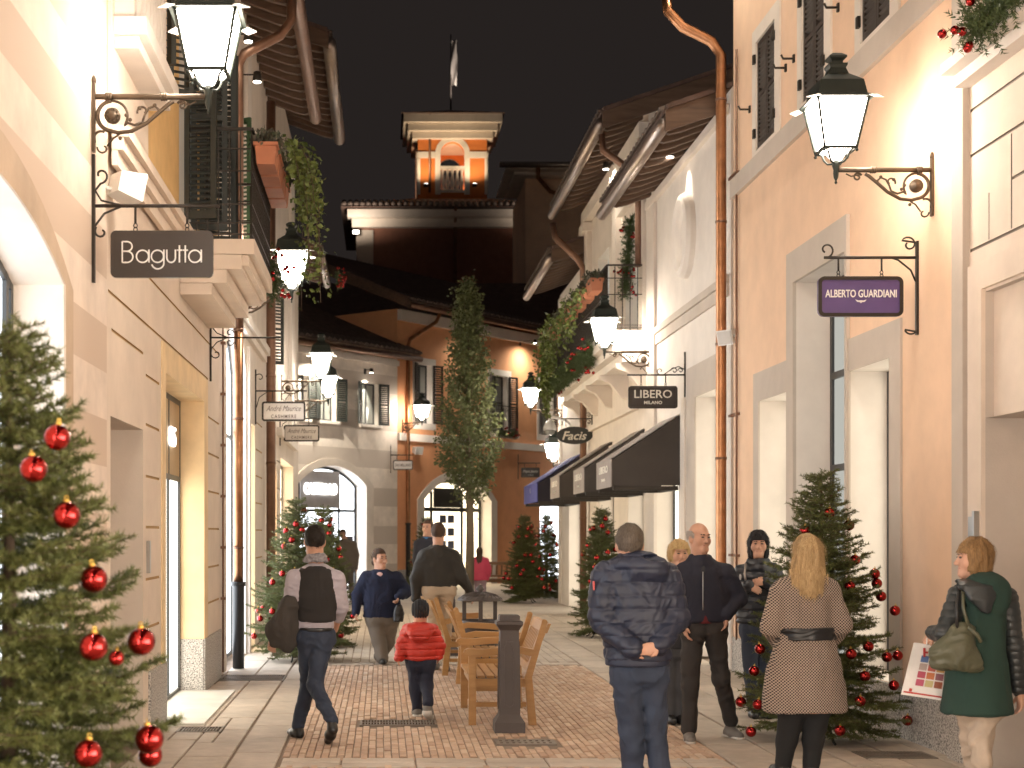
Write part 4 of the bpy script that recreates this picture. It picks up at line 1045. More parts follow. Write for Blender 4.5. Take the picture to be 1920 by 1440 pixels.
# ================================================================== street lanterns on wrought brackets
def lantern_proto(arm=0.76):
    t = thing('wall_lantern', 'wall lantern', 'street lamp', (0, 0, 0))
    L = dict(parent=t, local=True)
    mb = MB(); mb.box(0.004, .022, -.022, .022, -.36, .09)
    mb.lathe([(.016, 0), (.02, .02), (.008, .05)], (.013, 0, .09), 8); mb.build('wall_plate', K['bronze'], **L)
    mb = MB(); mb.tube([(.02, 0, 0), (arm - .02, 0, 0)], .019, 10)
    for x in (.11, arm * .62):
        for k in (-1, 0, 1): mb.lathe([(.026, -.007), (.026, .007)], (0, 0, 0), 10) if False else mb.tube([(x + k * .015 - .006, 0, 0), (x + k * .015 + .006, 0, 0)], .027, 10)
    mb.build('bracket_arm', K['bronze'], **L)
    mb = MB(); XZ = lambda pts: [(a, 0, c) for a, c in pts]
    mb.tube(XZ(spiral(.135, -.125, .098, .098, 95, 250, 14)) + [(.17, 0, -.235), (.26, 0, -.225), (.36, 0, -.17), (.44, 0, -.10), (.50, 0, -.05), (arm * .70, 0, -.03)], .014, 8)
    mb.tube(XZ(spiral(.135, -.125, .098, .098, 95, -40, 12)) + [(.235, 0, -.17), (.28, 0, -.185), (.33, 0, -.165)], .009, 7)
    mb.tube(XZ(spiral(.335, -.095, .04, .012, 200, -60, 14)), .008, 6)
    mb.tube([(.33, 0, -.165), (.345, 0, -.12), (.37, 0, -.075), (.41, 0, -.06), (.44, 0, -.085)], .008, 6)
    mb.tube(XZ(spiral(arm * .70 + .06, -.055, .034, .008, 160, -300, 18)), .008, 6)
    mb.tube([(arm * .70 + .03, 0, -.035), (arm * .70 + .11, 0, -.05), (arm * .70 + .15, 0, -.03)], .006, 6)
    mb.tube(XZ(spiral(.06, -.27, .045, .045, 60, 170, 8)) + [(.02, 0, -.30)], .009, 6)
    mb.tube(XZ(spiral(.075, -.335, .04, .012, 170, 430, 14)), .007, 6)
    mb.tube([(.10, 0, -.325), (.14, 0, -.27), (.18, 0, -.245)], .007, 6)
    for x, z in ((.225, -.12), (.25, -.15), (.41, -.055), (.44, -.09), (.185, -.27), (.31, -.075)): mb.ball((x, 0, z), .014, 8, 5)
    mb.build('scrollwork', K['bronze'], **L)
    mb = MB()
    mb.tube([(.135, -.016, -.125), (.135, .016, -.125)], .052, 16); mb.tube([(.135, -.026, -.125), (.135, .026, -.125)], .03, 12)
    for k in range(10):
        a = 2 * math.pi * k / 10; mb.ball((.135 + .04 * math.cos(a), -.016, -.125 + .04 * math.sin(a)), .009, 6, 4)
    mb.build('rosette', K['bronze'], **L)
    # lantern body
    q = math.pi / 4 + .0
    mb = MB(); mb.lathe([(.004, -.11), (.012, -.10), (.006, -.085), (.018, -.06), (.022, -.03), (.02, 0), (.03, .03), (.03, .06), (.02, .07)], (arm, 0, 0), 10)
    mb.build('socket', K['lampgreen'], **L)
    mb = MB()
    for k in range(4):
        a = q + k * math.pi / 2; c, s = math.cos(a), math.sin(a)
        mb.tube([(arm + r * c, r * s, z) for r, z in ((.028, .05), (.07, .055), (.10, .085), (.115, .125), (.15, .15))], .0085, 6)
        mb.tube([(arm + r * c, r * s, z) for r, z in ((.172, .145), (.275, .52))], .011, 6)
        mb.ball((arm + .175 * c, .175 * s, .128), .014, 6, 5); 
    for z, r in ((.15, .172), (.52, .275)):
        pts = [(arm + r * math.cos(q + k * math.pi / 2), r * math.sin(q + k * math.pi / 2), z) for k in range(5)]
        for a, b in zip(pts[:-1], pts[1:]): mb.bar(a, b, .022, .022)
    mb.build('lantern_frame', K['lampgreen'], **L)
    b0, b1, z0, z1 = .162 * .707, .265 * .707, .16, .51
    for k in range(4):
        a = k * math.pi / 2; c, s = math.cos(a), math.sin(a)
        def R(x, y, z): return (arm + c * x - s * y, s * x + c * y, z)
        m = MB(); m.add([R(b0, -b0 + .01, z0), R(b0, b0 - .01, z0), R(b1, b1 - .01, z1), R(b1, -b1 + .01, z1), R(b0 - .006, -b0 + .01, z0), R(b0 - .006, b0 - .01, z0), R(b1 - .006, b1 - .01, z1), R(b1 - .006, -b1 + .01, z1)],
                        [(0, 1, 2, 3), (7, 6, 5, 4), (0, 4, 5, 1), (1, 5, 6, 2), (2, 6, 7, 3), (3, 7, 4, 0)])
        m.build('lamp_glass', K['lampglow'], **L)
    mb = MB(); mb.lathe([(.04, .075), (.085, .14)], (arm, 0, 0), 12); mb.build('lamp_collar', K['lampbottom'], **L)
    mb = MB(); mb.lathe([(.33, .515), (.33, .525), (.265, .548), (.235, .66), (.11, .73), (.085, .78), (.10, .80), (.10, .815), (.06, .82), (.06, .84), (.095, .86), (.095, .875), (.05, .90), (.012, .91)], (arm, 0, 0), 4, 0, False, q)
    mb.build('lamp_roof', K['lampgreen'], **L)
    mb = MB()
    for k in range(4):
        a = q + k * math.pi / 2; c, s = math.cos(a), math.sin(a)
        mb.add([(arm + .28 * c - .035 * s, .28 * s + .035 * c, .52), (arm + .28 * c + .035 * s, .28 * s - .035 * c, .52), (arm + .375 * c + .045 * s, .375 * s - .045 * c, .50), (arm + .375 * c - .045 * s, .375 * s + .045 * c, .50),
                (arm + .28 * c - .035 * s, .28 * s + .035 * c, .528), (arm + .28 * c + .035 * s, .28 * s - .035 * c, .528), (arm + .375 * c + .045 * s, .375 * s - .045 * c, .508), (arm + .375 * c - .045 * s, .375 * s + .045 * c, .508)],
               [(0, 3, 2, 1), (4, 5, 6, 7), (0, 1, 5, 4), (1, 2, 6, 5), (2, 3, 7, 6), (3, 0, 4, 7)])
    mb.build('roof_corner', K['lampinner'], **L)
    return t
LP = lantern_proto()
lamps = [
    (FL(9.75, 4.53, 0), 0, 'large lit lantern on a scrolled bracket above the black shop sign'),
    (FL(18.8, 4.69, 0), 0, 'lit lantern half behind red berry garland below the terracotta planters'),
    (FL(28.1, 4.54, 0), 0, 'lit lantern on a scrolled bracket above the two white cashmere signs, higher one'),
    (FL(31.8, 4.50, 0), 0, 'lit lantern above the two white cashmere signs, lower and partly behind the higher one'),
    (FR(11.63, 4.51, 0), math.pi, 'large lit lantern on a scrolled bracket above the purple sign'),
    (FR(23.7, 4.56, 0), math.pi, 'lit lantern in front of the pale balcony above the awnings'),
    (FR(35.4, 4.60, 0), math.pi, 'lit lantern above the white dome camera and oval sign'),
    ((4.33, 35.955, 3.37), math.radians(97), 'lit lantern just under the white dome camera'),
    (FO(.25, 5.08, 0), FO.rot, 'small lit lantern on the terracotta house beside the slim street tree'),
    (FL(.6, 4.55, 0), 0, 'lit lantern of the street, first on the striped house wall'),
    (FR(-.2, 4.55, 0), math.pi, 'lit lantern of the street, first on the panelled house wall'),
    (FO(-6.2, 4.6, 0), FO.rot, 'lit lantern of the square on the striped corner house behind the pale row'),  # out of view, added to light the corner house front
    (FO(10.9, 4.6, 0), FO.rot, 'lit lantern of the square at the far end of the terracotta house'),  # hidden lamp, added to brighten the terracotta front
    (FL(-8.6, 4.55, 0), 0, 'lit lantern of the street at the near end of the striped house'),  # added behind the camera so more light reaches the people
    (FR(-11, 4.55, 0), math.pi, 'lit lantern of the street at the near end of the panelled house'),  # its opposite number, also added behind the camera for light
]
for i, (p, r, lab) in enumerate(lamps):
    if i == 0:
        LP.location = p; LP.rotation_euler = (0, 0, r); LP['label'] = lab; LP['group'] = 'lit street lanterns on wall brackets'
    else:
        copy_thing(LP, p, r, lab)

K['lit_number'] = emission('lit number', (1, .97, .90), 2.6)
# ================================================================== lettering
def text_mesh(s, size, mat_, name='lettering', parent=None, at=(0, 0, 0), rz=0.0, ext=.003, shear=0.0, width=None, space=1.0, bold=0.0, local=False, tilt=0.0):
    cu = bpy.data.curves.new('t', 'FONT'); cu.body = s; cu.size = size; cu.extrude = ext; cu.align_x = 'CENTER'; cu.align_y = 'CENTER'
    cu.shear = shear; cu.space_character = space; cu.offset = bold; cu.resolution_u = 3
    ob = bpy.data.objects.new('t', cu)
    me = bpy.data.meshes.new_from_object(ob); bpy.data.objects.remove(ob); bpy.data.curves.remove(cu)
    me.name = name
    co = np.empty(len(me.vertices) * 3, np.float32); me.vertices.foreach_get('co', co); co = co.reshape(-1, 3)
    w = co[:, 0].max() - co[:, 0].min()
    c0 = (co[:, 0].max() + co[:, 0].min()) / 2; c1 = (co[:, 1].max() + co[:, 1].min()) / 2
    k = width / w if width else 1.0
    x = (co[:, 0] - c0) * k; z = co[:, 1] - c1; y = -co[:, 2]
    c, s_ = math.cos(rz), math.sin(rz)
    co = np.stack([at[0] + c * x - s_ * y, at[1] + s_ * x + c * y, at[2] + z], 1)
    me.vertices.foreach_set('co', co.ravel().astype(np.float32)); me.update()
    me.materials.clear(); me.materials.append(mat_)
    return put(name, me, parent, local)
LETTER = mat('ivory letters', (.72, .68, .60), .5)
LETTERW = mat('white letters', (.80, .79, .77), .5)
LETTERD = mat('grey brown letters', (.15, .115, .10), .6)

def hanging_sign(name, label, px0, px1, py0, py1, y, frw, mb_board, frame=None, bracket=None, oval=False, group='hanging shop signs', radius=.06, style='scroll', wall_px=None):
    "board facing along the street, hung from an iron bracket fixed to the wall at wall frame frw"
    s = FP / y; x0, x1 = (px0 - VX) / s, (px1 - VX) / s; z1, z0 = EYE + (VY - py0) / s, EYE + (VY - py1) / s
    t = thing(name, label, 'shop sign', ((x0 + x1) / 2, y, z0), 0, group)
    if oval: poly = [((x0 + x1) / 2 + (x1 - x0) / 2 * math.cos(a), (z0 + z1) / 2 + (z1 - z0) / 2 * math.sin(a)) for a in np.linspace(0, 2 * math.pi, 33)[:-1]]
    else: poly = rrect(x0, x1, z0, z1, radius)
    m = MB(); m.prism(poly, lambda a, c, q: (a, q, c), y - .015, y + .015); m.build('sign_board', mb_board, t)
    if frame is not None:
        pi2 = rrect(x0 + .028, x1 - .028, z0 + .028, z1 - .028, max(.012, radius - .025)); m = MB()
        n = len(poly)
        for k in range(n):
            k2 = (k + 1) % n
            m.hexa([(poly[k][0], y - .026, poly[k][1]), (poly[k2][0], y - .026, poly[k2][1]), (pi2[k2][0], y - .026, pi2[k2][1]), (pi2[k][0], y - .026, pi2[k][1]),
                    (poly[k][0], y - .016, poly[k][1]), (poly[k2][0], y - .016, poly[k2][1]), (pi2[k2][0], y - .016, pi2[k2][1]), (pi2[k][0], y - .016, pi2[k][1])])
        m.build('sign_frame', frame, t)
    return t, (x0, x1, z0, z1, s)
def bracket(t, y, xw, sgn, zbar, xend, hooks, ztop, zbot, r=.011, curls=(), zs=None, brace=True, ends=()):
    "wall post, bar and curls; sgn = +1 if the bar runs to +x"
    m = MB(); m.box(min(xw, xw + sgn * .02), max(xw, xw + sgn * .02), y - .016, y + .016, zbot, ztop)
    m.build('wall_post', K['iron'], t)
    m = MB(); m.tube([(xw + sgn * .02, y, zbar), (xend, y, zbar)], r, 8)
    for c in curls: m.tube([(xw + sgn * a, y, b) for a, b in c], r * .65, 6)
    m.build('bracket_arm', K['iron'], t)
    for hx_ in hooks:
        m = MB(); m.tube([(hx_, y, zbar), (hx_, y, zs + .05)], .008, 6)
        for k in range(2): m.tube([(hx_ + .012 * math.cos(a), y, zs + .035 - k * .026 + .015 * math.sin(a)) for a in np.linspace(0, 6.28, 9)], .004, 5)
        m.build('hanger', K['iron'], t)
IRON_BOARD = mat('dark brown sign enamel', (.032, .026, .024), .22, var=.1, spec=.6)
WHITE_BOARD = mat('off white sign enamel', (.66, .61, .57), .3, var=.04)
# thin round sans strokes for the nearest sign
def pxz(px, py, y): return ((px - VX) * y / FP, EYE + (VY - py) * y / FP)
t, q = hanging_sign('hanging_sign', 'dark rounded sign with thin white letters under the large scrolled lantern', 208, 400, 433, 521, 9.75, FL, IRON_BOARD, radius=.035)
y = 9.75; s = FP / y
xw = -1.888
def curl(cx, cz, r0, r1, a0, a1): return [(a, b) for a, b in spiral(cx, cz, r0, r1, a0, a1, 18)]
zb_ = EYE + (VY - 386) / s
bracket(t, y, xw, 1, zb_, (412 - VX) / s, [(254 - VX) / s, (351 - VX) / s], EYE + (VY - 290) / s, EYE + (VY - 530) / s, .012,
        [curl(.055, zb_ + .20, .012, .055, 200, -90)[::1] + [(.02, zb_ + .10), (.06, zb_ + .035), (.19, zb_ + .004)], [(.19, zb_ - .004), (.08, zb_ - .05), (.02, zb_ - .13)] + curl(.06, zb_ - .17, .045, .012, 140, 420)], q[3])
def stroke(pts, r=.0052): MBT.tube([((px - VX) / s, y - .017, EYE + (VY - py) / s) for px, py in pts], r, 6)
MBT = MB()
def circ(cx, cy, rx, ry, a0=0, a1=360, n=20): return [(cx + rx * math.cos(math.radians(a0 + (a1 - a0) * i / n)), cy - ry * math.sin(math.radians(a0 + (a1 - a0) * i / n))) for i in range(n + 1)]
stroke([(230, 454), (230, 493)]); stroke([(230, 454), (239, 454)] + circ(239, 463, 9.5, 9, 90, -90, 10) + [(230, 472)]); stroke([(239, 472)] + circ(239, 482.5, 11, 10.5, 90, -90, 10) + [(230, 493)])
stroke(circ(268, 481.5, 11.5, 11.5)); stroke([(280, 469), (280, 493)])
stroke(circ(296, 481.5, 11.5, 11.5)); stroke([(308, 469), (308, 494)] + circ(296.5, 494, 11.5, 11, 0, -165, 12))
stroke([(313.5, 469), (313.5, 484)] + circ(321.5, 484, 8, 9, 180, 360, 10) + [(329.5, 469)])
stroke([(337, 461), (337, 493)]); stroke([(332, 470), (342, 470)]); stroke([(348, 461), (348, 493)]); stroke([(343, 470), (353, 470)])
stroke(circ(366, 481.5, 11.5, 11.5)); stroke([(378, 469), (378, 493)])
MBT.build('lettering', LETTERW, t)

t, q = hanging_sign('hanging_sign', 'purple sign with serif capitals in a black frame on the peach wall', 1533, 1692, 519, 594, 12040 / (1722 - 715), FR, mat('purple sign enamel', (.10, .065, .20), .3, var=.12), K['iron'], radius=.05)
y = 12040 / (1722 - 715); s = FP / y; zb_ = EYE + (VY - 483) / s
bracket(t, y, 4.298, -1, zb_, (1545 - VX) / s, [(1572 - VX) / s, (1653 - VX) / s], EYE + (VY - 452) / s, EYE + (VY - 628) / s, .012,
        [[(.01, EYE + (VY - 455) / s)] + curl(.075, zb_ + .105, .065, .018, 30, 400), [(.64, zb_), (.71, zb_)] + curl(.735, zb_ + .062, .062, .022, -90, -420),
         [(.02, zb_ - .19), (.06, zb_ - .10), (.16, zb_ - .02), (.22, zb_)], [(.01, EYE + (VY - 622) / s)] + curl(.06, zb_ - .56, .05, .055, -20, -190)], q[3])
text_mesh('ALBERTO GUARDIANI', .085, LETTERW, 'lettering', t, ((1613 - VX) / s, y - .018, EYE + (VY - 551) / s), width=.57, bold=.0012)
m = MB(); m.prism([(-.045, .012), (-.02, .004), (0, .006), (.02, .004), (.045, .012), (.03, -.006), (.006, -.010), (0, -.018), (-.006, -.010), (-.03, -.006)], lambda a, c, q_: ((1613 - VX) / s + a, q_, EYE + (VY - 565) / s + c), y - .019, y - .016)
m.build('emblem', LETTERW, t)

t, q = hanging_sign('hanging_sign', 'dark sign with a serif name and a smaller city name above the awnings', 1178, 1270, 724, 766, 21.1, FR, IRON_BOARD, K['iron'], radius=.04)
y = 21.1; s = FP / y; zb_ = EYE + (VY - 703) / s
bracket(t, y, 4.298, -1, zb_, (1176 - VX) / s, [(1202 - VX) / s, (1248 - VX) / s], EYE + (VY - 660) / s, EYE + (VY - 772) / s, .012,
        [[(.02, zb_ + .08), (.10, zb_ + .12), (.2, zb_ + .08), (.3, zb_ + .01)], curl(.16, zb_ + .06, .05, .012, 0, 360), curl(.36, zb_ + .055, .05, .012, 270, 600), curl(.07, zb_ + .06, .04, .01, 0, 360)], q[3])
text_mesh('LIBERO', .16, LETTER, 'lettering', t, ((1224 - VX) / s, y - .028, EYE + (VY - 739) / s), width=.53, bold=.001)
text_mesh('MILANO', .062, LETTER, 'lettering', t, ((1224 - VX) / s, y - .028, EYE + (VY - 755) / s), width=.255, bold=.001)

y = 30.4; t, q = hanging_sign('oval_sign', 'black oval sign with slanted script near the white dome camera', 1043, 1111, 800, 833, y, FR, mat('black sign enamel', (.018, .02, .018), .3), oval=True)
s = FP / y; zb_ = EYE + (VY - 785) / s
bracket(t, y, 4.298, -1, zb_, (1052 - VX) / s, [(1061 - VX) / s, (1093 - VX) / s], zb_ + .25, zb_ - .3, .011, [curl(.08, zb_ + .07, .06, .015, 0, 360), curl(.08, zb_ - .07, .06, .015, 0, 360)], q[3])
text_mesh('Facis', .24, LETTER, 'lettering', t, ((1077 - VX) / s, y - .018, EYE + (VY - 817) / s), width=.50, shear=.3, bold=.004)

for k, (a, b, c, d, y, lab) in enumerate(((491, 573, 753, 790, 5292 / (715 - 478), 'white cashmere sign in a dark frame, the larger of the pair'), (532, 599, 797, 828, 5292 / (715 - 524), 'white cashmere sign in a dark frame, the smaller and lower of the pair'))):
    t, q = hanging_sign('hanging_sign', lab, a, b, c, d, y, FL, WHITE_BOARD, K['iron'], radius=.04)
    s = FP / y; zb_ = EYE + (VY - (733 if k == 0 else 785)) / s
    bracket(t, y, -1.888, 1, zb_, (b - VX) / s + .02, [(a + 20 - VX) / s, (b - 20 - VX) / s], zb_ + .32, zb_ - .5, .011,
            [curl(.07, zb_ + .2, .07, .02, 200, -120), [(.02, zb_ - .25), (.06, zb_ - .1), (.2, zb_)]], q[3])
    w = q[1] - q[0]; cx = (q[0] + q[1]) / 2; cz = (q[2] + q[3]) / 2
    text_mesh('André Maurice', .12, LETTERD, 'lettering', t, (cx, y - .017, cz + .045), width=w * .80, shear=.45)
    text_mesh('CASHMERE', .075, LETTERD, 'lettering', t, (cx, y - .017, cz - .075), width=w * .58, space=1.3, bold=.001)
# empty bracket between, and the two signs on the oblique houses
y = 5292 / (715 - 393); s = FP / y; zb_ = EYE + (VY - 633) / s
t = thing('iron_bracket', 'empty scrolled iron sign bracket beside the copper pipe', 'bracket', FL(y, zb_, 0))
bracket(t, y, -1.888, 1, zb_, (526 - VX) / s, [(441 - VX) / s], EYE + (VY - 582) / s, EYE + (VY - 715) / s, .010,
        [curl(.07, zb_ + .18, .055, .015, 120, -240) + [(.02, zb_ + .12), (.08, zb_ + .05), (.2, zb_)], [(.2, zb_), (.08, zb_ - .05), (.02, zb_ - .12)] + curl(.07, zb_ - .18, .055, .015, 180, 500), curl(.22, zb_ + .05, .045, .01, 0, 330), curl(.22, zb_ - .05, .045, .01, 0, -330)], zb_ - .12)
for nm, lab, a, b, c, d, wpx, txt, bm_, fr_, lm, sub in (
        ('hanging_sign', 'small white sign at the corner of the terracotta house', 737, 774, 863, 881, 731, 'SAN MILLANO', WHITE_BOARD, K['iron'], LETTERD, None),
        ('hanging_sign', 'small dark sign with white script on the terracotta house', 977, 1012, 877, 895, 970, 'Pepe Jeans', IRON_BOARD, None, LETTERW, 'LONDON')):
    # depth of the oblique wall at that pixel column
    k = (wpx - VX) / FP; u = (k * OC[1] - OC[0]) / (OD[0] - k * OD[1]); base = FO(u, 0, .02); y = base[1] - .03
    t, q = hanging_sign(nm, lab, a, b, c, d, y, FO, bm_, fr_, radius=.04)
    s = FP / y; zb_ = q[3] + .16
    bracket(t, y, base[0], 1, zb_, q[1] + .02, [q[0] + .12, q[1] - .12], zb_ + .3, zb_ - .55, .014, [], q[3])
    text_mesh(txt, .12, lm, 'lettering', t, ((q[0] + q[1]) / 2, y - .028, (q[2] + q[3]) / 2 + (.03 if sub else 0)), width=(q[1] - q[0]) * .8, shear=.3 if sub else 0, bold=.002)
    if sub: text_mesh(sub, .06, lm, 'lettering', t, ((q[0] + q[1]) / 2, y - .028, (q[2] + q[3]) / 2 - .09), width=(q[1] - q[0]) * .3)
text_mesh('85', .27, K['lit_number'], 'lit_number', B, FL(15.12, 2.66, -.225), rz=math.pi / 2, width=.40, bold=.004, ext=.012)
# lit name over the corner shop
ang = math.atan2(OD[1], OD[0])
text_mesh('CASTELLAO', .42, K['sign_white'], 'lit_lettering', G, FO(-3.25, 2.98, -.31), rz=ang, width=1.45, bold=.012, ext=.02)
text_mesh('CAVALLI', .3, K['sign_white'], 'lit_lettering', OH, FO(3.15, 2.84, -.34), rz=ang, width=1.0, bold=.008, ext=.02) if False else None

# ================================================================== small wall fittings
def projector(p, d, label, w=.20):
    t = thing('outdoor_speaker', label, 'loudspeaker', p, 0, 'white wall loudspeakers')
    d = Vector(d).normalized(); up = Vector((0, 0, 1)); x = d.cross(up).normalized(); z = x.cross(d)
    c = Vector(p)
    def f(a, b, e): return c + x * a + z * b + d * e
    m = MB(); h = w * .42
    m.add([f(-w / 2, -h, 0), f(w / 2, -h, 0), f(w / 2, h, 0), f(-w / 2, h, 0), f(-w * .36, -h * .7, -w * .75), f(w * .36, -h * .7, -w * .75), f(w * .36, h * .7, -w * .75), f(-w * .36, h * .7, -w * .75)],
          [(0, 1, 2, 3), (7, 6, 5, 4), (0, 4, 5, 1), (1, 5, 6, 2), (2, 6, 7, 3), (3, 7, 4, 0)]); m.build('housing', K['whiteplastic'], t)
    m = MB(); m.fbox(f, -w / 2 + .015, w / 2 - .015, -h + .015, h - .015, .0, .008) if False else m.hexa([f(-w / 2 + .015, -h + .015, .001), f(w / 2 - .015, -h + .015, .001), f(w / 2 - .015, h - .015, .001), f(-w / 2 + .015, h - .015, .001), f(-w / 2 + .015, -h + .015, .008), f(w / 2 - .015, -h + .015, .008), f(w / 2 - .015, h - .015, .008), f(-w / 2 + .015, h - .015, .008)])
    m.build('grille', mat('pale grille', (.55, .54, .52), .6), t)
    return t
def stem(t, a, b):
    m = MB(); m.tube([a, b], .014, 8); m.build('mount', K['whiteplastic'], t)
p = FL(10.35, 4.05, .20); t = projector(p, (.75, .55, -.2), 'white box loudspeaker behind the bracket of the dark sign', .24); stem(t, FL(10.25, 4.05, 0), FL(10.3, 4.05, .10))
p = FR(18.1, 4.05, .14); t = projector(p, (-.7, -.6, -.25), 'white box loudspeaker on the peach house next to the copper pipe', .22); stem(t, FR(18.0, 4.07, 0), FR(18.05, 4.07, .05))
p = FR(30.2, 4.55, .26); t = projector(p, (-.8, -.4, -.2), 'white box loudspeaker above the oval sign', .24); stem(t, FR(30.2, 4.6, 0), FR(30.2, 4.58, .12))
p = FO(.8, 4.25, .25); t = projector(p, (.55, -.7, -.2), 'white box loudspeaker on the terracotta house above its corner', .3); stem(t, FO(.8, 4.3, 0), FO(.8, 4.28, .1))
t = thing('dome_camera', 'white dome surveillance camera on a curved arm under a lantern', 'surveillance camera', FR(34.0, 4.4, 0))
c = P(1031, 800, 34.0)
m = MB(); m.tube([FR(34, c.z + .05, 0), FR(34, c.z + .15, .12), (c.x + .08, 34, c.z + .22), (c.x, 34, c.z + .18), (c.x, 34, c.z + .10)], .035, 10); m.build('camera_arm', K['whiteplastic'], t)
m = MB(); m.lathe([(.05, .14), (.10, .10), (.15, -.02), (.15, -.08)], c, 18); m.build('housing', K['whiteplastic'], t)
m = MB(); m.lathe([(.11, -.08), (.105, -.13), (.07, -.18), (.02, -.195)], c, 16); m.build('dome', K['glassgrey'], t)
t = thing('dome_camera', 'grey dome surveillance camera on the pale wall under the stone balcony', 'surveillance camera', FL(17.0, 4.4, 0))
c = P(441, 565, 17.0)
m = MB(); m.box(-1.885, c.x, 16.97, 17.03, c.z + .06, c.z + .10); m.build('camera_arm', K['metal'], t)
m = MB(); m.lathe([(.11, .13), (.11, -.0), (.16, -.005), (.16, -.03), (.09, -.035)], c, 18); m.build('housing', K['metal'], t)
m = MB(); m.lathe([(.08, -.035), (.075, -.08), (.03, -.11)], c, 14); m.build('dome', K['glassdark'], t)

# ================================================================== awnings
def awning(y0, y1, label, cloth, front, bar_, sub):
    pj = .98; t = thing('awning', label, 'awning', FR(y0, 2.3, 0), 0, 'awnings over the shop fronts')
    zt, zo, zb2 = 3.40, 2.76, 2.37
    m = MB()
    m.add([FR(y0, zt, 0), FR(y1, zt, 0), FR(y1, zo, pj), FR(y0, zo, pj)], [(0, 1, 2, 3)])
    m.add([FR(y0, zt - .015, 0), FR(y1, zt - .015, 0), FR(y1, zo - .015, pj - .01), FR(y0, zo - .015, pj - .01)], [(0, 1, 2, 3)]); m.build('awning_top', front, t)
    for yy, e in ((y0, .012), (y1, -.012)):
        m = MB(); m.prism([(0, zt - .02), (pj - .005, zo - .02), (pj - .005, zb2), (0, zb2)], lambda a, c_, q_: FR(q_, c_, a), yy, yy + e); m.build('side_panel', cloth, t)
    m = MB(); m.fbox(FR, y0, y1, zb2 - .02, zo, pj, pj + .015); v = m.build('valance', front, t)
    m = MB(); m.fbox(FR, y0 + .02, y1 - .02, zb2 - .07, zb2 - .005, .02, .07); m.fbox(FR, y0 + .01, y0 + .05, zb2 - .07, zb2 - .01, .07, pj - .02); m.fbox(FR, y1 - .05, y1 - .01, zb2 - .07, zb2 - .01, .07, pj - .02)
    m.tube([FR(y0 + .013, 2.72, .02), FR(y0 + .013, 2.72, pj - .04)], .007, 6); m.build('awning_frame', bar_, t)
    yc = (y0 + y1) / 2; p_ = FR(yc, 0, pj + .018)
    text_mesh(sub[0], .15, sub[2], 'lettering', t, (p_[0], yc, 2.62), rz=-math.pi / 2, width=.85 if len(sub[0]) > 2 else None, bold=.002)
    if sub[1]: text_mesh(sub[1], .06, sub[2], 'lettering', t, (p_[0], yc, 2.47), rz=-math.pi / 2, width=.35)
AW = mat('dark taupe awning cloth', (.052, .042, .035), .85, bump=.1, bscale=300); AWF = mat('grey awning cloth', (.30, .26, .24), .8, bump=.1, bscale=300)
BLU = mat('navy awning cloth', (.016, .014, .026), .85); BLF = mat('blue awning cloth', (.07, .075, .30), .8)
awning(21.5, 22.95, 'dark taupe awning over the shop window, first and largest of three', AW, AWF, K['iron'], ('LIBERO', 'MILANO', LETTER))
awning(24.4, 25.7, 'dark taupe awning between two others like it, the middle one', AW, AWF, K['iron'], ('LIBERO', 'MILANO', LETTER))
awning(27.8, 29.2, 'dark taupe awning next to the blue one', AW, AWF, K['iron'], ('LIBERO', 'MILANO', LETTER))
awning(31.7, 34.6, 'blue awning with a white mark beyond the dark ones', BLU, BLF, K['iron'], ('i', None, LETTERW))

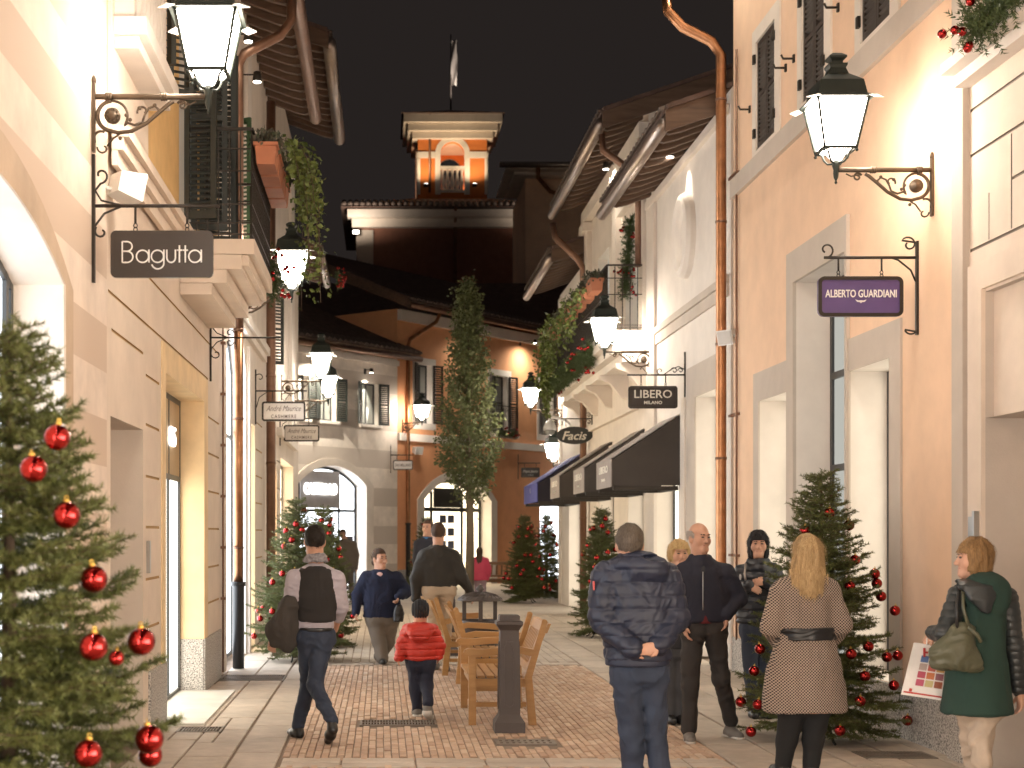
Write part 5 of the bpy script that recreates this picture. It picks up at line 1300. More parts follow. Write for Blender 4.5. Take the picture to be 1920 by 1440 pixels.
# ================================================================== benches, bollard, bin
def bench_proto(L=1.30, dark=False):
    "local: seat faces +x, runs along y, rear legs at x=0"
    t = thing('park_bench', 'bench', 'bench', (0, 0, 0))
    Q = dict(parent=t, local=True); h = L / 2
    for y in (-h, h):
        m = MB(); m.hexa([(-.03, y - .03, 0), (.04, y - .03, 0), (.04, y + .03, 0), (-.03, y + .03, 0), (.01, y - .03, .42), (.075, y - .03, .42), (.075, y + .03, .42), (.01, y + .03, .42)])
        m.hexa([(.01, y - .03, .42), (.075, y - .03, .42), (.075, y + .03, .42), (.01, y + .03, .42), (-.125, y - .025, .90), (-.075, y - .025, .90), (-.075, y + .025, .90), (-.125, y + .025, .90)])
        m.tube([(-.10, y - .025, .90), (-.10, y + .025, .90)], .026, 10); m.build('rear_leg', K['teak'], **Q)
        m = MB(); m.box(.50, .565, y - .03, y + .03, 0, .61); m.build('front_leg', K['teak'], **Q)
        m = MB()
        prof = [(.0, .60), (.10, .625), (.30, .615), (.46, .60), (.54, .60), (.59, .61), (.61, .635), (.60, .66), (.57, .672), (.45, .665), (.30, .678), (.10, .685), (-.02, .66)]
        m.prism(prof, lambda a, c_, q_: (a, q_, c_), y - .036, y + .036); m.build('armrest', K['teak'], **Q)
        m = MB(); m.box(.06, .50, y - .018, y + .018, .16, .20); m.box(.06, .50, y - .02, y + .02, .335, .405); m.build('side_rail', K['teak'], **Q)
    m = MB(); m.box(.505, .535, -h + .03, h - .03, .33, .405); m.build('seat_rail', K['teak'], **Q)
    for k in range(6):
        x = .09 + k * .082; m = MB(); m.box(x, x + .066, -h + .031, h - .031, .408, .428); m.build('slat', K['teak' if not dark else 'teakdark'], **Q)
    def bk(z): return .075 - (.150 + .05) * (z - .42) / .48
    m = MB()
    for z0, z1 in ((.46, .52), (.80, .885)):
        m.hexa([(bk(z0) - .045, -h + .03, z0), (bk(z0) - .015, -h + .03, z0), (bk(z0) - .015, h - .03, z0), (bk(z0) - .045, h - .03, z0), (bk(z1) - .045, -h + .03, z1), (bk(z1) - .015, -h + .03, z1), (bk(z1) - .015, h - .03, z1), (bk(z1) - .045, h - .03, z1)])
    m.build('back_rail', K['teak'], **Q)
    n = 11; bs = MB(); z0, z1 = .525, .795
    bs.hexa([(bk(z0) - .038, -.022, z0), (bk(z0) - .02, -.022, z0), (bk(z0) - .02, .022, z0), (bk(z0) - .038, .022, z0), (bk(z1) - .038, -.022, z1), (bk(z1) - .02, -.022, z1), (bk(z1) - .02, .022, z1), (bk(z1) - .038, .022, z1)])
    me = bs.mesh('back_slat', K['teak'])
    for k in range(n):
        o = put('back_slat', me, t, True); o.location = (0, -h + .10 + k * (L - .2) / (n - 1), 0)
    return t
b1 = bench_proto()
b1.location = (1.33, 13.75, 0); b1.rotation_euler = (0, 0, math.pi)
b1['label'] = 'wooden slatted bench directly behind the iron bollard, its back away from the child'; b1['group'] = 'wooden benches along the brick paving'
copy_thing(b1, (.86, 15.95, 0), 0, 'wooden slatted bench behind the bollard bench, back towards the child in red', scale=(1, 1.14, 1))
copy_thing(b1, (.70, 18.3, 0), math.radians(4), 'wooden bench half hidden behind the man in beige trousers')
b4 = copy_thing(b1, (3.35, 41.6, 0), math.radians(-100), 'dark wooden bench far off behind the girl in pink', scale=(1, 1.3, 1))

for c_ in list(b4.children):      # this one is older and darker
    c_.data = c_.data.copy(); c_.data.materials[0] = K['teakdark']
def bollard(x, y, label, h=.99):
    t = thing('bollard', label, 'bollard', (x, y, 0), 0, 'square iron bollards'); Q = dict(parent=t, local=True)
    r2 = math.sqrt(2); q = math.pi / 4
    m = MB(); m.lathe([(.128 * r2, 0), (.128 * r2, .085), (.118 * r2, .10), (.108 * r2, .115), (.092 * r2, .14), (.088 * r2, .15)], (0, 0, 0), 4, 0, False, q); m.build('base', K['castiron'], **Q)
    m = MB(); a, b, zl, zh = .088, .078, .145, .86
    m.lathe([(a * r2, zl), (b * r2, zh)], (0, 0, 0), 4, 0, False, q); m.build('shaft', K['castiron'], **Q)
    for k in range(4):
        c_, s_ = math.cos(k * math.pi / 2), math.sin(k * math.pi / 2)
        out = [(-.048, .22), (0, .19), (.048, .22), (.045, .72), (.03, .745), (.03, .765), (-.03, .765), (-.03, .745), (-.045, .72)]
        inn = [(-.032, .235), (0, .215), (.032, .235), (.030, .705), (.016, .73), (.016, .75), (-.016, .75), (-.016, .73), (-.030, .705)]
        m = MB()
        def f(u, v, w):
            d_ = a + (b - a) * (v - zl) / (zh - zl) + w; return (c_ * d_ - s_ * u, s_ * d_ + c_ * u, v)
        for i in range(len(out)):
            j = (i + 1) % len(out)
            m.hexa([f(*out[i], .0005), f(*out[j], .0005), f(*inn[j], .0005), f(*inn[i], .0005), f(*out[i], .009), f(*out[j], .009), f(*inn[j], .009), f(*inn[i], .009)])
        m.build('panel_moulding', K['castiron'], **Q)
    m = MB(); m.lathe([(.08 * r2, .86), (.088 * r2, .875), (.105 * r2, .90), (.112 * r2, .91), (.112 * r2, .935), (.086 * r2, .945), (.086 * r2, h - .01), (.076 * r2, h)], (0, 0, 0), 4, 0, False, q); m.build('cap', K['castiron'], **Q)
    return t
bollard(1.083, 12.68, 'square cast iron bollard with framed panels in front of the bench')
def bin_(x, y, label, h=.92):
    t = thing('litter_bin', label, 'litter bin', (x, y, 0), 0, 'domed litter bins'); Q = dict(parent=t, local=True)
    m = MB(); m.lathe([(.20, 0), (.215, .03), (.20, .06), (.215, .60), (.235, .63), (.235, .68), (.215, .69), (.20, .685), (.19, .5)], (0, 0, 0), 20); m.build('bin_body', K['castiron'], **Q)
    for k in range(3):
        a = .5 + k * 2.09; m = MB(); c_, s_ = .205 * math.cos(a), .205 * math.sin(a); m.box(c_ - .022, c_ + .022, s_ - .022, s_ + .022, .685, h); m.build('post', K['castiron'], **Q)
    m = MB(); m.lathe([(.26, h - .01), (.262, h), (.22, h + .035), (.13, h + .07), (.04, h + .085), (.03, h + .10), (.05, h + .12), (.035, h + .145), (.012, h + .17)], (0, 0, 0), 24)
    l = m.build('domed_lid', K['castiron'], **Q)
    m = MB()
    for k in range(24):
        a0 = 2 * math.pi * k / 24; m.tube([(r * math.cos(a0 + tw), r * math.sin(a0 + tw), z) for r, z, tw in ((.25, h + .012, 0), (.18, h + .056, .22), (.08, h + .084, .5))], .008, 5)
    m.build('lid_rib', K['castiron'], t, True)
    return t
bin_(1.13, 17.1, 'dark domed litter bin behind the benches')
bollard(.93, 20.6, 'square iron bollard half hidden behind the man in beige trousers', 1.0)
# ================================================================== fir trees
def needles(P0, P1, dens, ln, wd, rng, spread=.9):
    "P0,P1 arrays of twig segment ends -> thin leaf-shaped triangles set round each twig"
    d = P1 - P0; L = np.linalg.norm(d, axis=1); n = np.maximum(1, rng.poisson(np.maximum(L * dens, .01)))
    idx = np.repeat(np.arange(len(P0)), n); t = rng.random(len(idx))[:, None]
    base = P0[idx] + d[idx] * t; dd = d[idx] / L[idx][:, None]
    r = rng.normal(size=dd.shape); r -= dd * (r * dd).sum(1)[:, None]; r /= np.linalg.norm(r, axis=1)[:, None] + 1e-9
    r[:, 2] += .25
    dirv = dd * (1 - spread * .45) + r * spread; dirv /= np.linalg.norm(dirv, axis=1)[:, None]
    l = ln * rng.uniform(.65, 1.15, len(idx))[:, None]
    side = np.cross(dirv, rng.normal(size=dirv.shape)); side /= np.linalg.norm(side, axis=1)[:, None] + 1e-9
    a = base - side * wd / 2; b = base + side * wd / 2; c = base + dirv * l + side * wd * .1
    V = np.stack([a, b, c], 1).reshape(-1, 3); F = np.arange(len(V)).reshape(-1, 3)
    return V, F
def twig_tubes(segs, r, parent_V, parent_F, n=3):
    pass
def fir_mesh(name, H, R, seed, whorl=.075, dens=330, ln=.022, wd=.0042, low=.10, nb=7, twstep=.055, m=None):
    rng = np.random.default_rng(seed); S0 = []; S1 = []; B0 = []; B1 = []
    z = low * H; az = 0.0
    while z < H * .965:
        f = (z - low * H) / (H * (1 - low)); Lb = R * (1 - f) ** .80 * (.90 if f > .08 else .8)
        k = nb if f < .75 else max(4, nb - 2)
        for i in range(k):
            az += 2 * math.pi / k + rng.uniform(-.25, .25); L = Lb * rng.uniform(.72, 1.10) + .05
            up = -.22 + .75 * f + rng.uniform(-.12, .12)
            d = np.array([math.cos(az), math.sin(az), up]); p = np.array([0, 0, z + rng.uniform(-.03, .03)])
            n = max(4, int(L / .07)); pts = [p]
            for q in range(n):
                dd = d.copy(); dd[2] += (q / n) ** 2 * .55 - .10
                dd /= np.linalg.norm(dd); pts.append(pts[-1] + dd * L / n)
            pts = np.array(pts)
            S0.append(pts[:-1]); S1.append(pts[1:]); B0.append(pts[:-1]); B1.append(pts[1:])
            s = .16 * L
            while s < L * .97:
                q = s / L * n; j = min(int(q), n - 1); c = pts[j] + (pts[j + 1] - pts[j]) * (q - j)
                fw = (pts[j + 1] - pts[j]); fw /= np.linalg.norm(fw)
                lat = np.cross(fw, [0, 0, 1.0]); lat /= np.linalg.norm(lat)
                for sg in (-1, 1):
                    l = (.08 + .42 * (L - s)) * rng.uniform(.6, 1.1); l = min(l, .34)
                    e = fw * .72 + lat * sg * .78 + np.array([0, 0, rng.uniform(-.28, .12)]); e /= np.linalg.norm(e)
                    m1 = c + e * l * .5; e2 = e + np.array([0, 0, rng.uniform(-.1, .22)]); m2 = m1 + e2 * l * .5
                    S0 += [c[None], m1[None]]; S1 += [m1[None], m2[None]]; B0.append(c[None]); B1.append(m2[None])
                    if l > .15:
                        for sg2 in (-1, 1):
                            e3 = e * .75 + np.cross(e, [0, 0, 1.0]) * sg2 * .7; e3 /= np.linalg.norm(e3)
                            S0.append(m1[None]); S1.append((m1 + e3 * l * .38)[None])
                s += twstep * rng.uniform(.8, 1.2)
        z += whorl * H / 2.2 * rng.uniform(.8, 1.2) * (1.1 - .35 * f)
    # leader
    S0.append(np.array([[0, 0, H * .90], [0, 0, H * .95]])); S1.append(np.array([[0, 0, H * .95], [.006, 0, H]]))
    P0 = np.vstack(S0); P1 = np.vstack(S1)
    V, F = needles(P0, P1, dens, ln, wd, rng)
    # twigs as thin three-sided sticks
    Q0 = np.vstack(B0); Q1 = np.vstack(B1); d = Q1 - Q0; d /= np.linalg.norm(d, axis=1)[:, None] + 1e-9
    x = np.cross(d, [.3, .2, .93]); x /= np.linalg.norm(x, axis=1)[:, None] + 1e-9; y = np.cross(d, x); r = .0032
    A = [Q0 + (x * math.cos(a) + y * math.sin(a)) * r for a in (0, 2.09, 4.19)]; Bq = [Q1 + (x * math.cos(a) + y * math.sin(a)) * r * .6 for a in (0, 2.09, 4.19)]
    n = len(Q0); TV = np.stack(A + Bq, 1).reshape(-1, 3); base = (np.arange(n) * 6)[:, None]
    TF = np.vstack([base + np.array(q) for q in ((0, 1, 4), (0, 4, 3), (1, 2, 5), (1, 5, 4), (2, 0, 3), (2, 3, 5))])
    mi = np.concatenate([np.zeros(len(F), int), np.ones(len(TF), int)])
    me = np_mesh(name, np.vstack([V, TV]), np.vstack([F, TF + len(V)]), m or [K['needle'], K['bark']], mi=mi)
    return me
K['needle'] = mat('fir needles', (.082, .098, .026), .5, col2=(.13, .145, .046), vscale=5, spec=.35)
K['needledark'] = mat('dark fir needles', (.05, .078, .03), .55, col2=(.085, .115, .04), vscale=5, spec=.3)
K['bark'] = mat('fir bark', (.085, .055, .035), .9)
K['bauble'] = mat('shiny red bauble', (.36, .008, .007), .07, .92, var=.04, coat=.5)
K['gold'] = mat('gold bauble cap', (.75, .50, .12), .3, 1.0)
def fir_trunk(parent, H, r=.05, local=True):
    m = MB(); m.tube([(0, 0, .04), (.004, 0, H * .5), (0, 0, H * .97)], [r, r * .6, .006], 8); m.build('trunk', K['bark'], parent, local)
    m = MB()
    for k in range(4):
        a = k * math.pi / 2 + .4; c, s = math.cos(a), math.sin(a)
        m.tube([(0, 0, .16), (.20 * c, .20 * s, .13), (.30 * c, .30 * s, .02), (.34 * c, .34 * s, .012)], .012, 6)
    m.lathe([(.06, .10), (.06, .26)], (0, 0, 0), 10); m.build('tree_stand', K['iron'], parent, local)
def fir(label, loc, me, H, rz=0, sc=1.0, wide=1.0, m=None):
    t = thing('fir_tree', label, 'christmas tree', loc, rz, 'decorated fir trees in the street')
    put('crown', me, t, True); fir_trunk(t, H)
    t.scale = (sc * wide, sc * wide, sc)
    return t
_bm = MB(); _bm.ball((0, 0, 0), .5, 20, 14); BAUB = _bm.mesh('bauble', K['bauble'])
_bm = MB(); _bm.lathe([(.12, .47), (.12, .56), (.05, .58)], (0, 0, 0), 10); _bm.tube([(0, 0, .56)] + [(.0 + .07 * math.sin(a), 0, .64 - .07 * math.cos(a)) for a in np.linspace(0, 6.28, 9)], .018, 5)
BCAP = _bm.mesh('cap', K['gold'])
def bauble(p, d, label, group):
    o = put('bauble', BAUB); o.location = p; o.scale = (d, d, d); o.rotation_euler = (random.uniform(-.15, .15), random.uniform(-.15, .15), random.uniform(0, 6))
    tag(o, label, 'bauble', group); put('cap', BCAP, o, True); return o
TIER = ('at the very tip', 'high up', 'above the middle', 'at mid height', 'below the middle', 'low down', 'lowest')
def placed_label(base, p, ax, H, R, wall_right):
    f = 1 - p[2] / H; i = min(6, int(f * 7.6)); hw = max(.05, R * f); q = (p[0] - ax) / hw
    side = 'wall side' if (q > 0) == wall_right else 'street side'
    e = 'centre' if abs(q) < .22 else ('inner ' if abs(q) < .62 else 'outer ') + side
    return base + ', ' + TIER[i] + ', ' + e
M_near = fir_mesh('crown', 2.46, .92, 5, dens=640, ln=.032, wd=.0050, nb=9, whorl=.092, twstep=.072)
M_mid = fir_mesh('crown', 2.2, .80, 9, dens=310, ln=.030, wd=.0062, nb=9, whorl=.074, twstep=.068)
M_far = fir_mesh('crown', 2.15, .72, 12, dens=170, ln=.03, wd=.0095, nb=9, whorl=.07)
fir('big fir tree with large red baubles standing close against the striped house', (-1.36, 5.45, 0), M_near, 2.46, .6)
tm_ = fir('fir tree behind the woman in the patterned coat', (3.58, 12.15, 0), M_mid, 2.2, 1.2)
ta = fir('fir tree behind the man in the waistcoat, taller of its pair', (-1.12, 19.7, 0), M_mid, 2.2, 2.6, .98)
tb = fir('fir tree with its tip beside the head of the man in the waistcoat', (-.86, 22.0, 0), M_far, 2.15, .4, .98, .95)
tc_ = fir('fir tree behind the man in the navy padded jacket', (3.56, 24.1, 0), M_far, 2.15, 2.0, .99, .9)
td = fir('fir tree far off by the white house, broader of its pair', (3.48, 36.2, 0), M_far, 2.15, 3.3, 1.0, .98)
te = fir('fir tree far off by the white house, slimmer of its pair', (4.28, 38.6, 0), M_far, 2.15, 5.0, 1.03, .85)
tf = fir('fir tree with its tip above the head of the man in the dark jacket', (1.22, 40.0, 0), M_far, 2.15, 1.0, 1.0)
nl = ['highest bauble, with a sprig across it', 'second bauble from the top', 'bauble on the upper branch tips', 'bauble beside the dark niche', 'bauble with a small one next to it', 'small bauble seen edge on', 'bauble hanging clear of the branches over the slabs', 'bauble hanging above its twin at the lowest branches', 'bauble tucked under another at the lowest branches', 'low bauble among the inner twigs']
for k, (px, py, d) in enumerate(((107, 820, 50), (63, 879, 52), (125, 966, 52), (176, 1086, 52), (175, 1213, 54), (218, 1234, 30), (265, 1203, 53), (280, 1386, 55), (282, 1416, 46), (165, 1413, 54))):
    y = 5.45 - (.30 if k not in (6, 7, 8, 3) else .16) - (.12 if k in (0, 1, 4, 9) else 0) + (.12 if k == 8 else 0)
    bauble(P(px, py, y), d * y / FP, 'large shiny red ' + nl[k] + ', near fir', 'baubles on the big fir tree')
rl = 'shiny red bauble on the fir tree behind the patterned coat'
for px, py in ((1555, 962), (1592, 985), (1603, 1050), (1640, 1076), (1644, 1094), (1594, 1099), (1652, 1118), (1678, 1145), (1628, 1212), (1596, 1226), (1663, 1232), (1683, 1229), (1622, 1268), (1676, 1285), (1613, 1315), (1701, 1351), (1425, 1217), (1414, 1258), (1389, 1316), (1421, 1321), (1408, 1372), (1509, 995), (1560, 1150), (1545, 1330), (1575, 1370)):
    ax = 1550; hw = 12 + (py - 880) * .30
    yy = 12.15 - .62 * math.sqrt(max(.05, 1 - min(1, abs(px - ax) / hw) ** 2)) * min(1, (py - 860) / 480)
    bauble(P(px, py, yy), .086, placed_label('bauble, fir behind the patterned coat', P(px, py, yy), 3.58, 2.2, .72, True), 'baubles on the fir by the patterned coat')
def strew(t, n, H, R, label, group, d, seed, facing=True):
    rg = random.Random(seed); k = 0; placed = []
    while k < n:
        z = rg.uniform(.14, .93); a = rg.uniform(-math.pi, 0) if rg.random() < .85 else rg.uniform(0, math.pi)
        r = R * (1 - (z - .1) / .9) ** .80 * rg.uniform(.80, 1.0) + .02
        p = Vector((t.location.x + r * math.cos(a), t.location.y + r * math.sin(a), z * H))
        if any((p - q).length < .11 for q in placed): continue
        placed.append(p); bauble(p, d, placed_label(label, p, t.location.x, H, R, t.location.x > 1), group); k += 1
strew(ta, 30, 2.15, .70, 'bauble, taller fir behind the waistcoat', 'baubles on the taller fir behind the waistcoat', .085, 1)
strew(tb, 22, 2.1, .62, 'bauble, rear fir beside the waistcoat', 'baubles on the fir with its tip beside the waistcoat man', .085, 2)
strew(tc_, 26, 2.12, .60, 'bauble, fir behind the padded jacket', 'baubles on the fir behind the navy padded jacket', .09, 3)
strew(td, 30, 2.15, .64, 'bauble, broader far fir', 'baubles on the broader far fir', .10, 4)
strew(te, 22, 2.2, .56, 'bauble, slimmer far fir', 'baubles on the slimmer far fir', .10, 5)
strew(tf, 12, 2.15, .64, 'bauble, fir behind the dark jacket', 'baubles on the fir behind the dark jacket', .10, 6)

_by = {}
for o in COL.objects:
    if o.parent is None and o.get('category') == 'bauble': _by.setdefault(o['label'], []).append(o)
for lab, os_ in _by.items():
    if len(os_) > 1:
        os_.sort(key=lambda o: -o.location.z)
        wd = {2: ('upper', 'lower'), 3: ('upper', 'middle', 'lower')}.get(len(os_), ('upper', 'second', 'third', 'fourth', 'fifth', 'sixth', 'seventh', 'eighth'))
        for o, w in zip(os_, wd): o['label'] = lab + ', ' + w + ' one'
# ================================================================== leafy plants
def leaves(C, N, size, rng, droop=.3):
    "quads folded slightly along the middle, centres C, pointing N"
    n = len(C); d = N / (np.linalg.norm(N, axis=1)[:, None] + 1e-9)
    s = np.cross(d, rng.normal(size=d.shape)); s /= np.linalg.norm(s, axis=1)[:, None] + 1e-9
    k = size * rng.uniform(.6, 1.2, n)[:, None]
    up = np.cross(s, d)
    a = C; b = C + d * k * .5 + s * k * .36 + up * k * .08; c = C + d * k; e = C + d * k * .5 - s * k * .36 + up * k * .08
    V = np.stack([a, b, c, e], 1).reshape(-1, 3); F = (np.arange(n) * 4)[:, None] + np.array([0, 1, 2, 3])
    return V, F
K['ivy'] = mat('ivy leaf', (.075, .115, .022), .5, col2=(.14, .17, .04), vscale=9, spec=.4)
K['treeleaf'] = mat('pale green leaf', (.10, .125, .045), .55, col2=(.165, .18, .08), vscale=6, spec=.4)
K['heather'] = mat('dark purple heather', (.07, .05, .05), .8, col2=(.05, .07, .03), vscale=20)
# slim street tree
rng = np.random.default_rng(4)
by = 36.5; base = P(880, 1115, by); base.z = 0; top = P(874, 515, by).z
t = thing('street_tree', 'slim columnar broadleaf tree in front of the terracotta house', 'tree', (base.x, by, 0))
m = MB(); m.tube([(base.x, by, 0), (base.x + .02, by, 1.8), (base.x - .02, by, 4), (base.x - .05, by, top - .3)], [.12, .10, .07, .015], 10)
tz0 = P(880, 955, by).z
limbs = []
for k in range(46):
    z = tz0 + (top - tz0 - .5) * (k / 46) ** 1.05; a = k * 2.4; f = (z - tz0) / (top - tz0)
    r = (.86 * (1 - f) ** .95 + .03) * (.55 + .45 * min(1, f / .12)); h = .35 + .5 * (1 - f)
    p0 = Vector((base.x - .05 * f, by, z)); p1 = p0 + Vector((math.cos(a) * r * .6, math.sin(a) * r * .6, h * .5)); p2 = p0 + Vector((math.cos(a) * r, math.sin(a) * r, h * 1.15))
    m.tube([p0, p1, p2], [.022, .013, .005], 5); limbs.append((np.array(p0), np.array(p1), np.array(p2)))
m.build('trunk', mat('grey brown bark', (.16, .125, .085), .9, bump=.4, bscale=30), t)
Cs = []; Ns = []
for p0, p1, p2 in limbs:
    n = int(640 * (1 - .55 * f)); u = rng.random(n) ** .7; c = np.where(u[:, None] < .5, p0 + (p1 - p0) * (u[:, None] * 2), p1 + (p2 - p1) * (u[:, None] * 2 - 1))
    c = c + rng.normal(size=(n, 3)) * np.array([.13, .13, .15]) * (1.1 - .45 * f); Cs.append(c)
    q = c - np.array([base.x, by, 0]); q[:, 2] = -.15; Ns.append(q + rng.normal(size=(n, 3)) * .5)
V, F = leaves(np.vstack(Cs), np.vstack(Ns), .088, rng); put('crown', np_mesh('crown', V, F, K['treeleaf']), t)

def trail(name, label, starts, group=None, size=.085, lenr=(1.0, 1.9), out=(0, 0, 0), seed=0, dens=60, cat='plant', mat_='ivy', body=None):
    "hanging plant: strands falling from the start points"
    rng = np.random.default_rng(seed); rg = random.Random(seed); Cs = []; Ns = []
    t = thing(name, label, cat, starts[0], 0, group); m = MB()
    for s in starts:
        p = Vector(s); L = rg.uniform(*lenr); n = int(L / .08); pts = [p]
        v = Vector((out[0] * rg.uniform(.4, 1.2) + rg.uniform(-.25, .25), out[1] + rg.uniform(-.3, .3), .35))
        for k in range(n):
            v = v * .72 + Vector((rg.uniform(-.08, .08), rg.uniform(-.08, .08), -.42)); pts.append(pts[-1] + v.normalized() * .08)
        m.tube(pts, .004, 4)
        a = np.array([list(q) for q in pts]); k = int(L * dens); u = rng.random(k) * (len(a) - 1); j = u.astype(int); j = np.minimum(j, len(a) - 2)
        c = a[j] + (a[j + 1] - a[j]) * (u - j)[:, None] + rng.normal(size=(k, 3)) * .045
        Cs.append(c); q = rng.normal(size=(k, 3)); q[:, 2] -= .8; q[:, 1] -= .6; Ns.append(q)
    m.build('stem', K['bark'], t)
    V, F = leaves(np.vstack(Cs), np.vstack(Ns), size, rng); put('foliage', np_mesh('foliage', V, F, K[mat_]), t)
    return t
def planter(fr, u, w, z, label, group, L=.46, plant=True, seed=0):
    t = thing('planter_box', label, 'planter', fr(u, z, w), 0, group)
    m = MB()
    m.hexa([fr(u - L / 2 + .02, z, w - .085), fr(u + L / 2 - .02, z, w - .085), fr(u + L / 2 - .02, z, w + .085), fr(u - L / 2 + .02, z, w + .085),
            fr(u - L / 2, z + .17, w - .10), fr(u + L / 2, z + .17, w - .10), fr(u + L / 2, z + .17, w + .10), fr(u - L / 2, z + .17, w + .10)])
    o = m.build('pot', K['terracotta'], t)
    m = MB(); e = .012
    m.fbox(fr, u - L / 2 - e, u + L / 2 + e, z + .172, z + .205, w + .09, w + .115); m.fbox(fr, u - L / 2 - e, u + L / 2 + e, z + .172, z + .205, w - .115, w - .09)
    m.fbox(fr, u - L / 2 - e, u - L / 2 + e, z + .172, z + .205, w - .089, w + .089); m.fbox(fr, u + L / 2 - e, u + L / 2 + e, z + .172, z + .205, w - .089, w + .089)
    m.build('rim', K['terracotta'], o)
    if plant:
        rng = np.random.default_rng(seed); n = 900
        c = np.array(fr(u, z + .17, w)) + rng.normal(size=(n, 3)) * np.array([.06, L * .22, .045]) + np.array([0, 0, .05])
        d = rng.normal(size=(n, 3)) * .5; d[:, 2] = np.abs(d[:, 2]) + .9
        V, F = leaves(c, d, .055, rng); V[:, :] += 0
        put('foliage', np_mesh('foliage', V, F, K['heather']), t)
    return t
names = ['first of the row', 'second of the row', 'third of the row', 'last before the ivy']
for k in range(4): planter(FL, 14.28 + k * .5, .80, 5.16, 'terracotta planter on the ochre balcony, ' + names[k], 'terracotta planters on the balcony railing', seed=k)
for k in range(4):
    mb = MB()
trail('hanging_ivy', 'long trail of green ivy hanging from the balcony of the ochre house', [FL(14.55 + .10 * k, 5.52, .92 + .06 * (k % 3)) for k in range(14)], size=.075, lenr=(.4, .95), out=(.9, .1, 0), seed=3, dens=70)
trail('hanging_ivy', 'few long sparse ivy strands dangling beside the thick trail over the lantern', [FL(14.8 + .22 * k, 5.35, .98 + .05 * (k % 2)) for k in range(6)], size=.065, lenr=(1.0, 1.45), out=(.8, 0, 0), seed=6, dens=32)
trail('hanging_ivy', 'single thin ivy runner reaching out from the hanging trail into the night sky', [FL(16.6, 5.1, 1.0)], size=.06, lenr=(.75, .8), out=(.9, 0, 0), seed=5, dens=22)
pl = [FR(u, 5.62, .78) for u in (24.5, 25.3, 26.2, 27.2, 28.4, 29.8)]
pn = ['first', 'second', 'third', 'fourth', 'fifth', 'last']
for k, u in enumerate((24.5, 25.4, 26.4, 27.5, 28.8, 30.2)): planter(FR, u, .80, 5.62, pn[k] + ' terracotta planter along the white balcony', 'terracotta planters on the white balcony', seed=20 + k, L=.55)
trail('hanging_plant', 'mass of green trailing plants along the white balcony railing', [FR(24.8 + .42 * k, 5.78, .86 + .06 * (k % 3)) for k in range(16)], size=.10, lenr=(.5, 1.3), out=(-.5, 0, 0), seed=8, dens=50)
trail('hanging_plant', 'dark green creeper at the far end of the white balcony', [FR(30.2 + .16 * k, 6.1, .75) for k in range(10)], size=.11, lenr=(1.4, 2.4), out=(-.5, 0, 0), seed=9, dens=50)

# ================================================================== fir garlands with red berries
def garland(label, pts, rad, nb, seed, bd=.055, group='fir garlands with red balls', dens=900, ln=.06):
    rng = np.random.default_rng(seed); rg = random.Random(seed)
    t = thing('fir_garland', label, 'garland', pts[0], 0, group)
    a = np.array([list(p) for p in pts]); seg = np.linalg.norm(np.diff(a, axis=0), axis=1); L = seg.sum()
    n = int(L * 420); u = rng.random(n) * L; cs = np.concatenate([[0], np.cumsum(seg)]); j = np.clip(np.searchsorted(cs, u) - 1, 0, len(seg) - 1)
    c = a[j] + (a[j + 1] - a[j]) * ((u - cs[j]) / seg[j])[:, None]; d = rng.normal(size=(n, 3)); d /= np.linalg.norm(d, axis=1)[:, None]
    e = c + d * rad * rng.uniform(.55, 1.0, n)[:, None]
    V, F = needles(c, e, 150, .04, .011, rng, .8); put('foliage', np_mesh('foliage', V, F, K['needledark']), t)
    m = MB(); m.tube(pts, rad * .12, 6); m.build('core', K['needledark'], t)
    clusters = []
    for k in range(nb):
        if k % 5 == 0:
            u = rg.uniform(0, L); j = int(np.clip(np.searchsorted(cs, u) - 1, 0, len(seg) - 1)); c0 = a[j] + (a[j + 1] - a[j]) * ((u - cs[j]) / seg[j])
            ang = np.array([rg.uniform(-1, 1), rg.uniform(-1.1, .2), rg.uniform(-.8, .8)]); ang /= np.linalg.norm(ang); c1 = c0 + ang * rad * .9
        q = c1 + np.array([rg.uniform(-1, 1), rg.uniform(-1, .6), rg.uniform(-1, 1)]) * bd * 1.5
        o = put('red_ball', BAUB, t); o.location = q; o.scale = (bd,) * 3
    return t
garland('thick fir garland with red balls on the ledge of the panelled house', [FR(9.2 + .20 * k, 5.14 + .03 * math.sin(k), .24) for k in range(6)], .25, 80, 1, .062)
garland('bushy fir garland with red berry clusters below the terracotta planters', [FL(16.4, 4.75, .60), FL(16.5, 4.52, .66), FL(16.4, 4.34, .70)], .25, 44, 2, .045)
garland('fir garland with red balls hanging upright before the balcony doors', [FR(25.0, 6.95, .12), FR(25.1, 6.3, .16), FR(25.1, 5.65, .2)], .17, 26, 3, .05)
garland('fir garland with red balls draped under the long white balcony', [FR(25.5 + .45 * k, 4.84 - .16 * abs(math.sin(k * .9)), .74) for k in range(15)], .22, 70, 4, .06)
garland('small spray of red berries beyond the low eave', [(-.95, 32.5, 7.35), (-.90, 32.6, 7.2), (-.93, 32.6, 7.05)], .12, 24, 5, .055)
garland('fir garland with red flowers on the small balcony of the terracotta house', [FO(4.95 + .25 * k, 5.0, .36) for k in range(6)], .18, 14, 6, .07)
